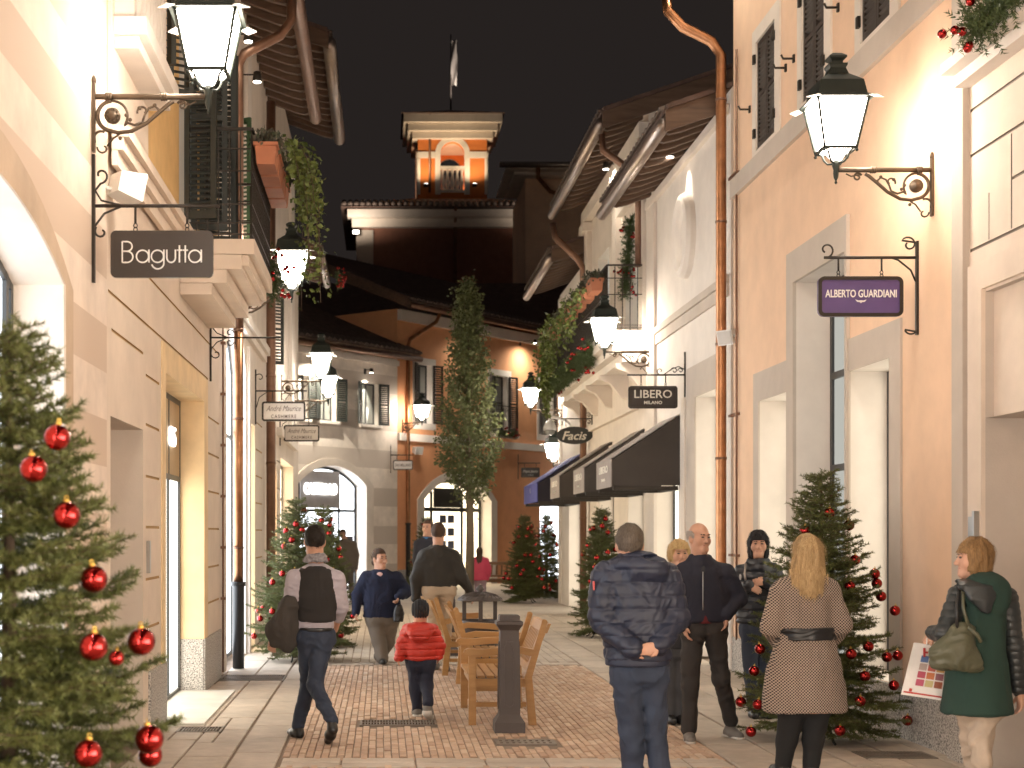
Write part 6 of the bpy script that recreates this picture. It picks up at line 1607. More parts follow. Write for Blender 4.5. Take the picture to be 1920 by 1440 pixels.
# ================================================================== people: bodies and clothes as implicit surfaces, meshed on a grid
_LAT = np.random.default_rng(2).random((32, 32, 32)).astype(np.float32)
def vnoise(x, y, z, f):
    x, y, z = x * f + 100, y * f + 100, z * f + 100
    i, j, k = np.floor(x).astype(int), np.floor(y).astype(int), np.floor(z).astype(int)
    u, v, w = x - i, y - j, z - k
    u = u * u * (3 - 2 * u); v = v * v * (3 - 2 * v); w = w * w * (3 - 2 * w)
    i %= 32; j %= 32; k %= 32; i1, j1, k1 = (i + 1) % 32, (j + 1) % 32, (k + 1) % 32
    def g(a, b, c): return _LAT[a, b, c]
    return ((g(i, j, k) * (1 - u) + g(i1, j, k) * u) * (1 - v) + (g(i, j1, k) * (1 - u) + g(i1, j1, k) * u) * v) * (1 - w) + \
           ((g(i, j, k1) * (1 - u) + g(i1, j, k1) * u) * (1 - v) + (g(i, j1, k1) * (1 - u) + g(i1, j1, k1) * u) * v) * w - .5
class Imp:
    def __init__(s, h=.008): s.h = h; s.p = []; s.cuts = []; s.disp = []
    def cap(s, a, b, ra, rb=None, k=.03, neg=False):
        a = np.array(a, float); b = np.array(b, float); rb = ra if rb is None else rb; r = max(ra, rb)
        lo = np.minimum(a, b) - r; hi = np.maximum(a, b) + r; d = b - a; q = max(d @ d, 1e-9)
        def f(X, Y, Z):
            t = np.clip(((X - a[0]) * d[0] + (Y - a[1]) * d[1] + (Z - a[2]) * d[2]) / q, 0, 1)
            return np.sqrt((X - a[0] - t * d[0]) ** 2 + (Y - a[1] - t * d[1]) ** 2 + (Z - a[2] - t * d[2]) ** 2) - (ra + (rb - ra) * t)
        s.p.append((lo, hi, f, k, neg)); return s
    def ell(s, c, r, rot=0.0, k=.03, neg=False):
        c = np.array(c, float); r = np.array(r, float); m = r.max(); cs, sn = math.cos(rot), math.sin(rot)
        if abs(rot) < 1e-6: lo, hi = c - r, c + r
        else: e = np.array([max(r[0], r[1])] * 2 + [r[2]]); lo, hi = c - e, c + e
        def f(X, Y, Z):
            x, y, z = X - c[0], Y - c[1], Z - c[2]; x, y = cs * x + sn * y, -sn * x + cs * y
            k0 = np.sqrt((x / r[0]) ** 2 + (y / r[1]) ** 2 + (z / r[2]) ** 2); k1 = np.sqrt((x / r[0] ** 2) ** 2 + (y / r[1] ** 2) ** 2 + (z / r[2] ** 2) ** 2)
            return k0 * (k0 - 1) / (k1 + 1e-6)
        s.p.append((lo, hi, f, k, neg)); return s
    def loft(s, lv, rot=0.0, k=.03, neg=False, sq=2.0, rnd=.012):
        lv = sorted(lv); A = np.array(lv, float); cs, sn = math.cos(rot), math.sin(rot); m = max(A[:, 3].max(), A[:, 4].max())
        lo = np.array([A[:, 1].min() - m, A[:, 2].min() - m, A[0, 0]]); hi = np.array([A[:, 1].max() + m, A[:, 2].max() + m, A[-1, 0]])
        def f(X, Y, Z):
            cx, cy, rx, ry = (np.interp(Z, A[:, 0], A[:, i]) for i in (1, 2, 3, 4))
            x, y = X - cx, Y - cy; x, y = cs * x + sn * y, -sn * x + cs * y
            d = ((np.abs(x / rx) ** sq + np.abs(y / ry) ** sq) ** (1 / sq) - 1) * np.minimum(rx, ry)
            e = np.maximum(Z - A[-1, 0], A[0, 0] - Z)
            # rounded intersection at the ends
            q = np.maximum(d + rnd, 0) ** 2 + np.maximum(e + rnd, 0) ** 2
            return np.minimum(np.maximum(d + rnd, e + rnd), 0) + np.sqrt(q) - rnd
        s.p.append((lo, hi, f, k, neg)); return s
    def mesh(s, name, mats):
        h = s.h; pos = [p for p in s.p if not p[4]]
        lo = np.min([p[0] for p in pos], 0) - .035; hi = np.max([p[1] for p in pos], 0) + .035
        n = np.ceil((hi - lo) / h).astype(int) + 1
        ax = [lo[i] + h * np.arange(n[i]) for i in range(3)]
        D = np.full(n, .5, np.float32); marg = .05
        for a, b, f, k, neg in s.p:
            i0 = np.clip(np.floor((a - marg - lo) / h).astype(int), 0, n - 1); i1 = np.clip(np.ceil((b + marg - lo) / h).astype(int) + 1, 1, n)
            if np.any(i1 <= i0): continue
            sl = tuple(slice(p, q) for p, q in zip(i0, i1))
            X, Y, Z = np.meshgrid(*[ax[i][sl[i]] for i in range(3)], indexing='ij')
            d = f(X, Y, Z); e = D[sl]
            if neg:
                d = -d; w = np.maximum(k - np.abs(d - e), 0) / k; D[sl] = np.maximum(d, e) + w * w * k * .25
            else:
                w = np.maximum(k - np.abs(d - e), 0) / k; D[sl] = np.minimum(d, e) - w * w * k * .25
        near = np.abs(D) < .06; I = np.nonzero(near)
        if s.disp or s.cuts:
            X, Y, Z = (ax[i][I[i]] for i in range(3)); d = D[I]
            for f in s.disp: d = d + f(X, Y, Z)
            D[I] = d
            if s.cuts:
                X, Y, Z = np.meshgrid(*ax, indexing='ij')
                for f in s.cuts: D = np.maximum(D, f(X, Y, Z)).astype(np.float32)
        V, F = surfnet(D, lo, h)
        return np_mesh(name, V, F, mats, True)
    def build(s, name, mats, parent=None, **kw): return put(name, s.mesh(name, mats), parent, **kw)
def surfnet(D, lo, h):
    S = D < 0
    c = [(a, b, e) for a in (0, 1) for b in (0, 1) for e in (0, 1)]
    n = D.shape; cnt = sum(S[a:n[0] - 1 + a, b:n[1] - 1 + b, e:n[2] - 1 + e].astype(np.int8) for a, b, e in c)
    I = np.nonzero((cnt > 0) & (cnt < 8)); m = len(I[0])
    val = np.stack([D[I[0] + a, I[1] + b, I[2] + e] for a, b, e in c], 1)
    acc = np.zeros((m, 3)); num = np.zeros(m)
    for p in range(8):
        for q in range(p + 1, 8):
            dlt = [abs(c[p][i] - c[q][i]) for i in range(3)]
            if sum(dlt) != 1: continue
            va, vb = val[:, p], val[:, q]; ms = (va < 0) != (vb < 0); t = np.where(ms, va / np.where(ms, va - vb, 1), 0)
            pt = np.array(c[p])[None] + t[:, None] * (np.array(c[q]) - np.array(c[p]))[None]
            acc += np.where(ms[:, None], pt, 0); num += ms
    V = lo + h * (np.stack(I, 1) + acc / num[:, None])
    idx = np.full([q - 1 for q in n], -1, int); idx[I] = np.arange(m); F = []
    for axis in range(3):
        A = np.moveaxis(S, axis, 0); df = A[1:] != A[:-1]; sg = A[:-1]
        J = np.moveaxis(idx, axis, 0)
        a, b, e = np.nonzero(df[:, 1:-1, 1:-1]); b += 1; e += 1
        q = np.stack([J[a, b - 1, e - 1], J[a, b, e - 1], J[a, b, e], J[a, b - 1, e]], 1); fl = sg[a, b, e] ^ (axis == 1)
        q[~fl] = q[~fl][:, ::-1]; F.append(q)
    return V, np.vstack(F)

SKIN = mat('skin', (.52, .29, .20), .5, var=.08, vscale=20, spec=.35)
EYEW = mat('eye', (.10, .08, .07), .2); BROW = mat('brow', (.07, .05, .04), .8); LIP = mat('lips', (.38, .13, .11), .45)
def hairmat(n, a, b): return mat(n, a, .6, col2=b, vscale=13, stretch=(14, 14, 1.0), bump=.5, bscale=14, spec=.22)
H_DARK = hairmat('dark hair', (.012, .009, .007), (.028, .02, .015)); H_BROWN = hairmat('brown grey hair', (.06, .045, .032), (.15, .12, .095))
H_BLOND = hairmat('blonde hair', (.26, .15, .06), (.66, .48, .26)); H_FAIR = hairmat('fair short hair', (.40, .26, .11), (.56, .40, .2)); H_AUB = hairmat('light brown bob', (.13, .07, .03), (.34, .20, .085))
H_BLACK = hairmat('black hair', (.007, .006, .007), (.018, .016, .018)); H_MID = hairmat('brown hair', (.05, .03, .02), (.10, .06, .04)); H_GREY = hairmat('cropped grey hair', (.30, .26, .23), (.42, .37, .33))
def cloth(n, c, rough=.85, b=.35, s=220, var=.12, **k): return mat(n, c, rough, bump=b, bscale=s, var=var, bdist=.004, **k)

def fold(amp, f, ax=(1, 1, .6)):
    return lambda X, Y, Z: amp * (1.5 * np.abs(vnoise(X * ax[0] + .3 * vnoise(X, Y, Z, 5), Y * ax[1], Z * ax[2] + .25 * vnoise(X, Y, Z, 7), f * .8)) - .32 + .6 * vnoise(X * ax[0], Y * ax[1], Z * ax[2], f))
def baffle(pitch, amp, z0=0.0, arms=None):
    def f(X, Y, Z):
        c = np.abs(((Z - z0 + .012 * vnoise(X, Y, Z, 6)) / pitch) % 1 - .5) * 2
        return amp * (c ** 5 - .35)
    return f
from mathutils import kdtree
def hair_strands(o, m, n, L, steps, w, f, parent):
    "loose locks lying over the hair, following it downwards"
    me = o.data; N = len(me.vertices); co = np.empty(N * 3, np.float32); me.vertices.foreach_get('co', co); co = co.reshape(-1, 3)
    no = np.empty(N * 3, np.float32); me.vertices.foreach_get('normal', no); no = no.reshape(-1, 3)
    if ((co - co.mean(0)) * no).sum() < 0: no = -no
    kd = kdtree.KDTree(N)
    for i, v in enumerate(co): kd.insert(v, i)
    kd.balance(); rg = np.random.default_rng(N); ids = rg.integers(0, N, n * 2); ids = ids[(no[ids] @ f) < .45][:n]; V = []; F = []
    for i in ids:
        p = co[i].astype(float); nr = no[i].astype(float); d = np.array((0, 0, -1.0)) + rg.normal(size=3) * .16; k = len(V); l = L * rg.uniform(.5, 1.1) / steps
        lift = rg.uniform(.001, .005)
        for q in range(steps + 1):
            t = d - nr * (d @ nr); ln = np.linalg.norm(t); t = t / ln if ln > .2 else (t + np.array((nr[0], nr[1], -.3))); t /= np.linalg.norm(t)
            sd = np.cross(t, nr); sd /= np.linalg.norm(sd) + 1e-6; ww = w * (1 - .75 * q / steps) * .5
            a = p + nr * lift; V += [a - sd * ww, a + sd * ww]
            if q < steps: F.append((k + 2 * q, k + 2 * q + 1, k + 2 * q + 3, k + 2 * q + 2))
            p = p + t * l; c, j, dist = kd.find(p); nr2 = no[j].astype(float); nr = nr * .5 + nr2 * .5; nr /= np.linalg.norm(nr) + 1e-6
            if (p - np.array(c)) @ nr2 < .002: p = np.array(c) + nr2 * .002
    if F: put('hair_strand', np_mesh('hair_strand', V, F, m, True), parent, kind='stuff')
class Person:
    def __init__(s, label, Y, feet, hf=(0, 1), bf=(0, 1), h=.0085, group=None):
        s.Y = Y; s.s = FP / Y; s.h = h
        s.hf = Vector((hf[0], hf[1], 0)).normalized(); s.bf = Vector((bf[0], bf[1], 0)).normalized()
        s.rot = math.atan2(s.bf.y, s.bf.x) - math.pi / 2
        x = (feet - VX) * Y / FP
        s.t = None; s.label = label; s.loc = (x, Y, 0)
        s.B = Imp(h)
    def J(s, p):
        return np.array(P(p[0], p[1], s.Y + (p[2] if len(p) > 2 else 0)))
    def lv(s, rows, grow=0.0, shift=0.0):
        out = []
        for r in rows:
            py, cx, hw, ry = r[:4]; dy = r[4] if len(r) > 4 else 0.0
            q = s.J((cx, py, dy)); out.append((q[2], q[0], q[1] + shift, hw / s.s + grow, ry + grow))
        return out
    def head(s, p, hs=1.0, nb=None, face=True):
        c = s.J(p); s.hc = c; s.hs = hs; f = np.array(s.hf); r = np.array((f[1], -f[0], 0)); z = np.array((0, 0, 1.0)); s.f, s.r = f, r
        ro = math.atan2(f[1], f[0]) - math.pi / 2; s.hro = ro
        def L(a, b, e): return c + hs * (r * a + f * b + z * e)
        s.L = L; B = s.B
        B.ell(L(0, -.012, .02), np.array((.076, .096, .098)) * hs, ro, .02)
        B.ell(L(0, .028, -.040), np.array((.058, .062, .078)) * hs, ro, .03)
        B.cap(L(-.012, .072, -.098), L(.012, .072, -.098), .020 * hs, k=.03)
        B.cap(L(-.038, .0, -.085), L(.0, .062, -.10), .020 * hs, k=.03); B.cap(L(.038, .0, -.085), L(.0, .062, -.10), .020 * hs, k=.03)
        B.cap(L(-.03, .082, .022), L(.03, .082, .022), .012 * hs, k=.02)
        B.cap(L(0, .088, .005), L(0, .108, -.034), .008 * hs, .014 * hs, .010); B.cap(L(-.012, .094, -.037), L(.012, .094, -.037), .009 * hs, k=.01)
        B.ell(L(-.030, .098, .002), np.array((.016, .012, .010)) * hs, ro, .012, True); B.ell(L(.030, .098, .002), np.array((.016, .012, .010)) * hs, ro, .012, True)
        B.cap(L(-.018, .083, -.066), L(.018, .083, -.066), .009 * hs, k=.012)
        B.ell(L(-.045, .055, -.03), np.array((.022, .025, .025)) * hs, ro, .03); B.ell(L(.045, .055, -.03), np.array((.022, .025, .025)) * hs, ro, .03)
        for q in (-1, 1): B.ell(L(q * .078, -.01, -.012), np.array((.010, .020, .032)) * hs, ro, .012)
        nb = s.J(nb) if nb is not None else L(0, -.02, -.20)
        s.nb = nb; B.cap(L(0, -.02, -.06), nb, .056 * hs, .062 * hs, .04)
        s.face = face
    def build_face(s, brow=BROW, lip=LIP):
        L, hs = s.L, s.hs
        for q in (-1, 1):
            m = Imp(.003); m.ell(L(q * .030, .089, .003), np.array((.013, .008, .0065)) * hs, s.hro); m.build('eye', EYEW, s.t)
            m = Imp(.0035); m.cap(L(q * .017, .094, .022), L(q * .045, .084, .025), .0055 * hs, .004 * hs); m.build('eyebrow', brow, s.t)
        m = Imp(.003); m.cap(L(-.02, .087, -.065), L(.02, .087, -.065), .0065 * hs); m.build('mouth', lip, s.t)
    def arms(s, sh, el, wr, r=(.052, .042, .030)):
        s.A = []
        for a, b, c in zip(sh, el, wr):
            a, b, c = s.J(a), s.J(b), s.J(c); s.A.append((a, b, c)); s.B.cap(a, b, r[0] * .8, r[1] * .85); s.B.cap(b, c, r[1] * .85, r[2] * .9)
        s.ar = r
    def hand(s, w, d, n, sz=1.0, curl=.5, thumb=1, spreadf=.10):
        "w wrist point, d direction of fingers, n palm normal, thumb side +1/-1"
        B = s.B; w = np.array(w, float); d = np.array(d, float); d /= np.linalg.norm(d); n = np.array(n, float); n -= d * (n @ d); n /= np.linalg.norm(n); e = np.cross(d, n) * thumb
        kn = w + d * .082 * sz
        for q in (-.026, -.009, .009, .026): B.cap(w + e * q * .55 * sz + d * .012 * sz, kn + e * q * sz, .017 * sz, .0125 * sz, .015)
        for q, l in ((.028, .062), (.010, .072), (-.009, .067), (-.027, .052)):
            a = kn + e * q * sz; d1 = d * math.cos(curl * .7) + n * math.sin(curl * .7) + e * q * spreadf * 20 * .1; d1 /= np.linalg.norm(d1)
            d2 = d * math.cos(curl * 1.7) + n * math.sin(curl * 1.7); b = a + d1 * l * .5 * sz; c = b + d2 * l * .5 * sz
            B.cap(a, b, .0098 * sz, .0088 * sz, .006); B.cap(b, c, .0088 * sz, .0072 * sz, .006)
        a = w + d * .022 * sz + e * .022 * sz; b = a + (d * .55 + e * .6 + n * .35) * .042 * sz; c = b + (d * .9 + e * .1 + n * .35) * .030 * sz
        B.cap(a, b, .014 * sz, .011 * sz, .012); B.cap(b, c, .0105 * sz, .0085 * sz, .008)
    def legs(s, hip, kn, an, toe, r=(.085, .058, .044), shoe=None, sh_len=.19, sole=None, lift=(0, 0)):
        s.G = []; s.lr = r
        for a, b, c in zip(hip, kn, an):
            a, b, c = s.J(a), s.J(b), s.J(c); s.G.append((a, b, c)); s.B.cap(a, b, r[0] * .8, r[1] * .8); s.B.cap(b, c, r[1] * .8, r[2] * .75)
        s.toe = toe; s.shoe = shoe; s.sh_len = sh_len; s.sole = sole; s.lift = lift
    def torso(s, rows): s.rows = rows; s.B.loft([(z, x, y, max(.03, a - .03), max(.03, b - .03)) for z, x, y, a, b in s.lv(rows)], s.rot, .05)
    def start(s):
        s.t = s.B.build('person', SKIN, None)
        tag(s.t, s.label, 'person', None)
        return s
    def top(s, m, rows=None, grow=0.0, sleeve=1.0, ar=None, name='jacket', disp=(), collar=None, hood=None, extra=None, k=.05, rot=None):
        I = Imp(s.h); I.loft(s.lv(rows or s.rows, grow), s.rot if rot is None else rot, k, rnd=.02)
        ar = ar or s.ar
        if sleeve > 0:
            for a, b, c in s.A:
                I.cap(a, b, ar[0], ar[1], k); e = b + (c - b) * sleeve; I.cap(b, e, ar[1], ar[2], .02)
        if collar:
            n = s.nb; I.loft([(n[2] - .03, n[0], n[1], collar[0] + .02, collar[0] + .02), (n[2] + collar[1], n[0], n[1], collar[0], collar[0])], 0, .03)
            I.loft([(n[2] + collar[1] - .025, n[0], n[1], collar[0] - .018, collar[0] - .018), (n[2] + collar[1] + .05, n[0], n[1], collar[0] - .012, collar[0] - .012)], 0, .008, True)
        if extra: extra(I)
        I.disp += list(disp)
        return I.build(name, m, s.t)
    def bottom(s, m, waist, grow=0.0, cut=1.0, name='trousers', disp=(), r=None, sq=2.0):
        I = Imp(s.h); r = r or s.lr
        a, b = s.G[0][0], s.G[1][0]; c = (a + b) / 2; hs_ = abs(a[0] - b[0]) / 2; top = max(q[0] for q in s.lv(waist)); hw = min(hs_ + r[0] * .98, max(q[3] for q in s.lv(waist)) + .01)
        w = [(top, c[0], c[1], hw * .93, r[0] * 1.12), (c[2] + .02, c[0], c[1], hw, r[0] * 1.22), (c[2] - .06, c[0], c[1], hw * .97, r[0] * 1.12)]
        for a, b, c in s.G:
            e = b + (c - b) * cut; I.cap(a, b, r[0], r[1], .02); I.cap(b, e, r[1], r[2], .03)
        I.loft(w, s.rot, .06, rnd=.03); I.disp += list(disp)
        return I.build(name, m, s.t)
    def shoes(s):
        for i, (a, b, c) in enumerate(s.G):
            d = np.array((s.toe[i][0], s.toe[i][1], 0.0)); d /= np.linalg.norm(d); L = s.sh_len; zl = s.lift[i]
            base = np.array((c[0], c[1], 0.0)); I = Imp(min(s.h, .008)); tz_ = s.toe[i][2] if len(s.toe[i]) > 2 else 0.0
            heel = base - d * L * .22 + np.array((0, 0, zl + .036)); toe = base + d * L * .68 + np.array((0, 0, zl + .030 + tz_))
            I.cap(heel, (heel + toe) / 2 + np.array((0, 0, .006)), .040, .042, .03); I.cap((heel + toe) / 2, toe, .042, .034, .03); I.cap(heel + np.array((0, 0, .03)) + d * .03, c + np.array((0, 0, .0)), .040, .040, .03)
            if zl < .005: I.cuts.append(lambda X, Y, Z: .004 - Z)
            o = I.build('shoe', s.shoe, s.t)
            if s.sole is not None:
                Q = Imp(.007); Q.cap(heel - np.array((0, 0, .022)), toe - np.array((0, 0, .018)), .044, .037)
                hz_ = zl + .022
                if zl < .005: Q.cuts += [lambda X, Y, Z: .0015 - Z, lambda X, Y, Z: Z - .022]
                Q.build('sole', s.sole, o)
    def hair(s, m, style='short', h=.006, **k):
        L, hs, ro = s.L, s.hs, s.hro; I = Imp(h); f = s.f; c = s.hc
        if style in ('short', 'cap', 'balding'):
            I.ell(L(0, -.016, .026), np.array((.085, .104, .105)) * hs, ro)
            def cut(X, Y, Z):
                b = (X - c[0]) * f[0] + (Y - c[1]) * f[1]; z = Z - c[2]
                line = np.where(z > .055 * hs, .088 * hs, np.where(z > -.02 * hs, .030 * hs, -.015 * hs))
                return np.maximum(b - line, (-.075 if style == 'short' else -.01) * hs - z + np.maximum(0, b) * .2)
            I.cuts.append(cut)
            if style == 'balding': I.cuts.append(lambda X, Y, Z: Z - c[2] - (.055 - .9 * np.maximum(0, (X - c[0]) * f[0] + (Y - c[1]) * f[1])) * hs)
            I.disp.append(lambda X, Y, Z: .007 * vnoise(X, Y, Z, 55))
        elif style == 'bob':
            lo = k.get('low', -.12)
            I.ell(L(0, -.012, .028), np.array((.092, .108, .105)) * hs, ro)
            I.loft([(c[2] + hs * z, L(0, b, 0)[0], L(0, b, 0)[1], rx * hs, ry * hs) for z, b, rx, ry in ((lo, -.022, .082, .080), (lo + .05, -.018, .094, .094), (.03, -.012, .091, .105))], ro, .03)
            def cut(X, Y, Z):
                b = (X - c[0]) * f[0] + (Y - c[1]) * f[1]; a = np.abs((X - c[0]) * s.r[0] + (Y - c[1]) * s.r[1]); z = Z - c[2]
                front = np.where(z > k.get('fringe', .045) * hs, .2, np.where(a > .050 * hs, .055 * hs, .02 * hs))
                return b - front
            I.cuts.append(cut)
            I.disp.append(lambda X, Y, Z: .020 * vnoise(X * 3, Y * 3, Z * .4, 16) + .010 * vnoise(X * 3, Y * 3, Z * .5, 45))
        elif style == 'long':
            I.ell(L(0, -.014, .026), np.array((.090, .106, .104)) * hs, ro)
            w = k.get('w', .1); lo = k.get('low', -.42)
            rows = ((lo, -.115, w * .35, .018), (lo + .06, -.112, w * .8, .03), (lo + .16, -.10, w * 1.05, .04), (-.10, -.07, w * .98, .06), (-.02, -.05, .094, .08), (.05, -.03, .085, .085))
            I.loft([(c[2] + hs * z, L(0, b, 0)[0], L(0, b, 0)[1], rx * hs, ry * hs) for z, b, rx, ry in rows], ro, .03)
            def cut(X, Y, Z):
                b = (X - c[0]) * f[0] + (Y - c[1]) * f[1]; z = Z - c[2]
                return b - np.where(z > .055 * hs, .2, .02 * hs)
            I.cuts.append(cut)
            I.disp.append(lambda X, Y, Z: .022 * vnoise(X * 3, Y * 3, Z * .35, 13) + .008 * vnoise(X * 3, Y * 3, Z * .4, 38))
        o = I.build('hair', m, s.t)
        if s.Y < 20:
            L_, n_ = {'long': (.16, 700), 'bob': (.09, 520)}.get(style, (.028, 620))
            hair_strands(o, m, n_, L_, 8 if L_ > .05 else 3, .0028 if L_ > .05 else .0022, np.array((s.f[0], s.f[1], 0)), s.t)
        return o
up = (0, 0, 1.0)
DENIM = cloth('blue denim', (.013, .019, .037), .8, col2=(.03, .042, .072), vscale=5); DENIM2 = cloth('dark denim', (.016, .021, .038), .8, col2=(.03, .04, .065), vscale=5)
BLACKSHOE = mat('black leather', (.012, .011, .011), .35); GREYSHOE = mat('grey trainer', (.16, .145, .13), .7); WSOLE = mat('pale sole', (.55, .52, .48), .6)

# ---- man in waistcoat with a jacket over his arm
p = Person('person in a dark waistcoat and lilac shirt walking away with a jacket over one arm', 12.12, 590, hf=(-.15, 1), bf=(-.1, 1), h=.0075)
p.head((590, 1014), 1.02, (592, 1050))
p.arms([(552, 1082), (634, 1086)], [(541, 1140, .0), (640, 1140, .06)], [(512, 1196, .02), (628, 1180, .28)])
p.hand(p.A[0][2], (-.15, .1, -1), (0.2, 1, 0), .95, .6, 1); p.hand(p.A[1][2], (-.3, .8, -.2), (-.8, 0, 0), .95, .7)
p.torso([(1055, 593, 14, .07), (1066, 593, 32, .095), (1085, 593, 42, .11), (1120, 592, 41, .115), (1150, 592, 35, .105), (1180, 593, 33, .105), (1200, 592, 34, .11)])
p.legs([(578, 1195), (606, 1195)], [(578, 1288, .12), (590, 1285, -.06)], [(558, 1362, .16), (622, 1352, -.34)], [(-.5, 1, 0), (-.25, 1, -.10)], (.090, .062, .050), BLACKSHOE, .2, None, (0, .10))
p.start()
SHIRT = cloth('lilac shirt cotton', (.40, .36, .40), .8, .3, 260); VEST = cloth('black waistcoat wool', (.018, .015, .014), .85)
p.top(SHIRT, sleeve=.45, ar=(.062, .054, .046), name='shirt', disp=[fold(.014, 16), fold(.010, 34, (1, 1, 1.6))])
p.top(VEST, [(1060, 593, 20, .085), (1068, 593, 32, .11), (1085, 593, 36, .125), (1120, 592, 40, .13), (1148, 592, 37, .118), (1166, 594, 35, .115)], 0.004, 0, name='waistcoat', disp=[fold(.010, 12)])
I = Imp(.007); n = p.nb; I.loft([(n[2] - .015, n[0], n[1], .105, .10), (n[2] + .03, n[0], n[1], .085, .085), (n[2] + .055, n[0], n[1], .075, .075)], 0); I.disp.append(fold(.02, 30)); I.build('scarf', cloth('grey patterned scarf', (.10, .095, .10), .9, col2=(.32, .30, .32), vscale=40), p.t)
p.bottom(DENIM, [(1210, 592, 33, .11), (1188, 592, 33, .112), (1180, 592, 33, .11)], disp=[fold(.016, 14, (1, 1, 1.5)), fold(.008, 30)], cut=.98)
I = Imp(.006); I.loft(p.lv([(1183, 592, 34, .116), (1176, 592, 34, .116)]), 0, rnd=.003); I.build('belt', BLACKSHOE, p.t)
p.shoes(); p.hair(H_DARK, 'short')
I = Imp(.007); J = p.J; I.cap(J((546, 1130, -.03)), J((517, 1182, -.04)), .068, .066, .05); I.cap(J((517, 1182, -.04)), J((518, 1206, -.03)), .06, .042, .05); I.cap(J((549, 1138, -.02)), J((551, 1200, .0)), .060, .052, .05); I.cap(J((534, 1165, -.05)), J((538, 1212, -.03)), .07, .04, .05); I.cap(J((540, 1140, .1)), J((530, 1195, .1)), .07, .05, .05)
I.disp += [fold(.034, 8, (1.3, 1.3, .35)), fold(.016, 22, (1, 1, .6))]
o = I.build('folded_jacket', cloth('dark grey wool', (.042, .035, .030), .9)); tag(o, 'dark grey jacket hanging over the forearm of the man in the waistcoat', 'jacket')

# ---- woman in navy fleece
p = Person('person in a navy pullover with pink collar walking towards us, looking aside', 19.36, 714, hf=(.75, -1), bf=(.1, -1), h=.0085)
p.head((712, 1047), 1.05, (712, 1076))
p.arms([(688, 1082), (744, 1084)], [(671, 1116, 0), (761, 1110, -.02)], [(667, 1148, -.05), (748, 1118, -.18)])
p.hand(p.A[0][2], (.05, -.2, -1), (1, 0, 0), .9, .6); p.hand(p.A[1][2], (-.3, -.5, -.8), (-1, 0, 0), .9, .9)
p.torso([(1066, 713, 11, .07), (1074, 713, 22, .10), (1086, 714, 31, .14), (1110, 715, 34, .16), (1135, 716, 36, .17), (1158, 717, 36, .16)])
p.legs([(704, 1160), (730, 1160)], [(711, 1203, -.05), (727, 1203, .05)], [(717, 1236, -.14), (712, 1232, .14)], [(.1, -1, 0), (.0, -1, 0)], (.125, .090, .078), BLACKSHOE, .17)
p.start(); NAVY = cloth('navy fleece', (.009, .013, .036), .95, .4, 160)
p.top(NAVY, ar=(.085, .078, .056), name='pullover', disp=[fold(.02, 9), fold(.01, 22)])
I = Imp(.006); n = p.nb; I.loft([(n[2] - .06, n[0] + .01, n[1] - .10, .012, .02), (n[2] + .0, n[0], n[1] - .03, .085, .085), (n[2] + .035, n[0], n[1] - .015, .075, .07)], 0); I.build('shirt_collar', cloth('pink cotton', (.62, .40, .38)), p.t)
p.bottom(cloth('grey brown trousers', (.15, .125, .10)), [(1175, 717, 38, .17), (1150, 717, 38, .17)], disp=[fold(.018, 12)], cut=.95)
p.shoes(); p.build_face(); p.hair(H_MID, 'short')
I = Imp(.007); I.ell(p.L(0, -.10, -.05), (.045, .03, .05)); I.build('hair_knot', H_MID, p.t)
b = thing('handbag', 'small black handbag hanging from the hand of the woman in navy', 'handbag', p.J((750, 1165, -.2)))
I = Imp(.008); I.loft(p.lv([(1166, 746, 9, .05, -.2), (1150, 748, 10, .05, -.2), (1134, 748, 6, .03, -.2)]), 0); I.disp.append(fold(.015, 20)); I.build('bag_body', BLACKSHOE, b)
m = MB(); m.tube([p.J((744, 1137, -.2)), p.J((747, 1122, -.2)), p.J((752, 1137, -.2))], .008, 6); m.build('strap', BLACKSHOE, b)

# ---- man in dark jacket and beige trousers, and the one beyond him
p = Person('person in a dark jacket and beige trousers walking away behind the child in red', 18.2, 828, hf=(.1, 1), h=.0085)
p.head((822, 999), 1.02, (821, 1030))
p.arms([(795, 1042), (850, 1043)], [(780, 1085, 0), (866, 1083, 0)], [(778, 1122, .02), (883, 1112, .05)])
p.hand(p.A[0][2], (0, .1, -1), (1, 0, 0), .95, .5); p.hand(p.A[1][2], (.35, .1, -1), (-1, 0, 0), .95, .5)
p.torso([(1022, 821, 11, .07), (1030, 821, 24, .105), (1042, 822, 33, .13), (1065, 822, 34, .14), (1088, 822, 33, .135), (1100, 822, 33, .135)])
p.legs([(808, 1106), (838, 1106)], [(812, 1172, .0), (836, 1172, .0)], [(817, 1236, .2), (836, 1238, -.05)], [(-.1, 1, 0), (.15, 1, 0)], (.098, .068, .058), GREYSHOE, .19)
p.start(); p.top(cloth('dark olive brown jacket', (.020, .017, .014), .75), ar=(.078, .068, .052), disp=[fold(.022, 9), fold(.01, 22)], collar=(.085, .05))
p.bottom(cloth('beige trousers', (.43, .34, .25)), [(1120, 823, 31, .125), (1096, 823, 30, .125)], disp=[fold(.018, 12), fold(.008, 30, (1, 1, 2))], cut=.96)
p.shoes(); p.hair(H_MID, 'short')
p = Person('person with a blue collar mostly hidden behind the man in the dark jacket', 24.0, 800, hf=(-.5, -1), bf=(0, -1), h=.011)
p.head((802, 989), 1.0, (800, 1010)); p.arms([(784, 1020), (822, 1020)], [(780, 1050), (826, 1050)], [(784, 1080), (822, 1080)])
p.torso([(1006, 800, 9, .07), (1014, 801, 20, .11), (1040, 801, 22, .13), (1090, 801, 22, .13)])
p.legs([(792, 1095), (810, 1095)], [(793, 1140), (809, 1140)], [(793, 1188), (809, 1188)], [(0, -1), (0, -1)], (.09, .065, .055), BLACKSHOE)
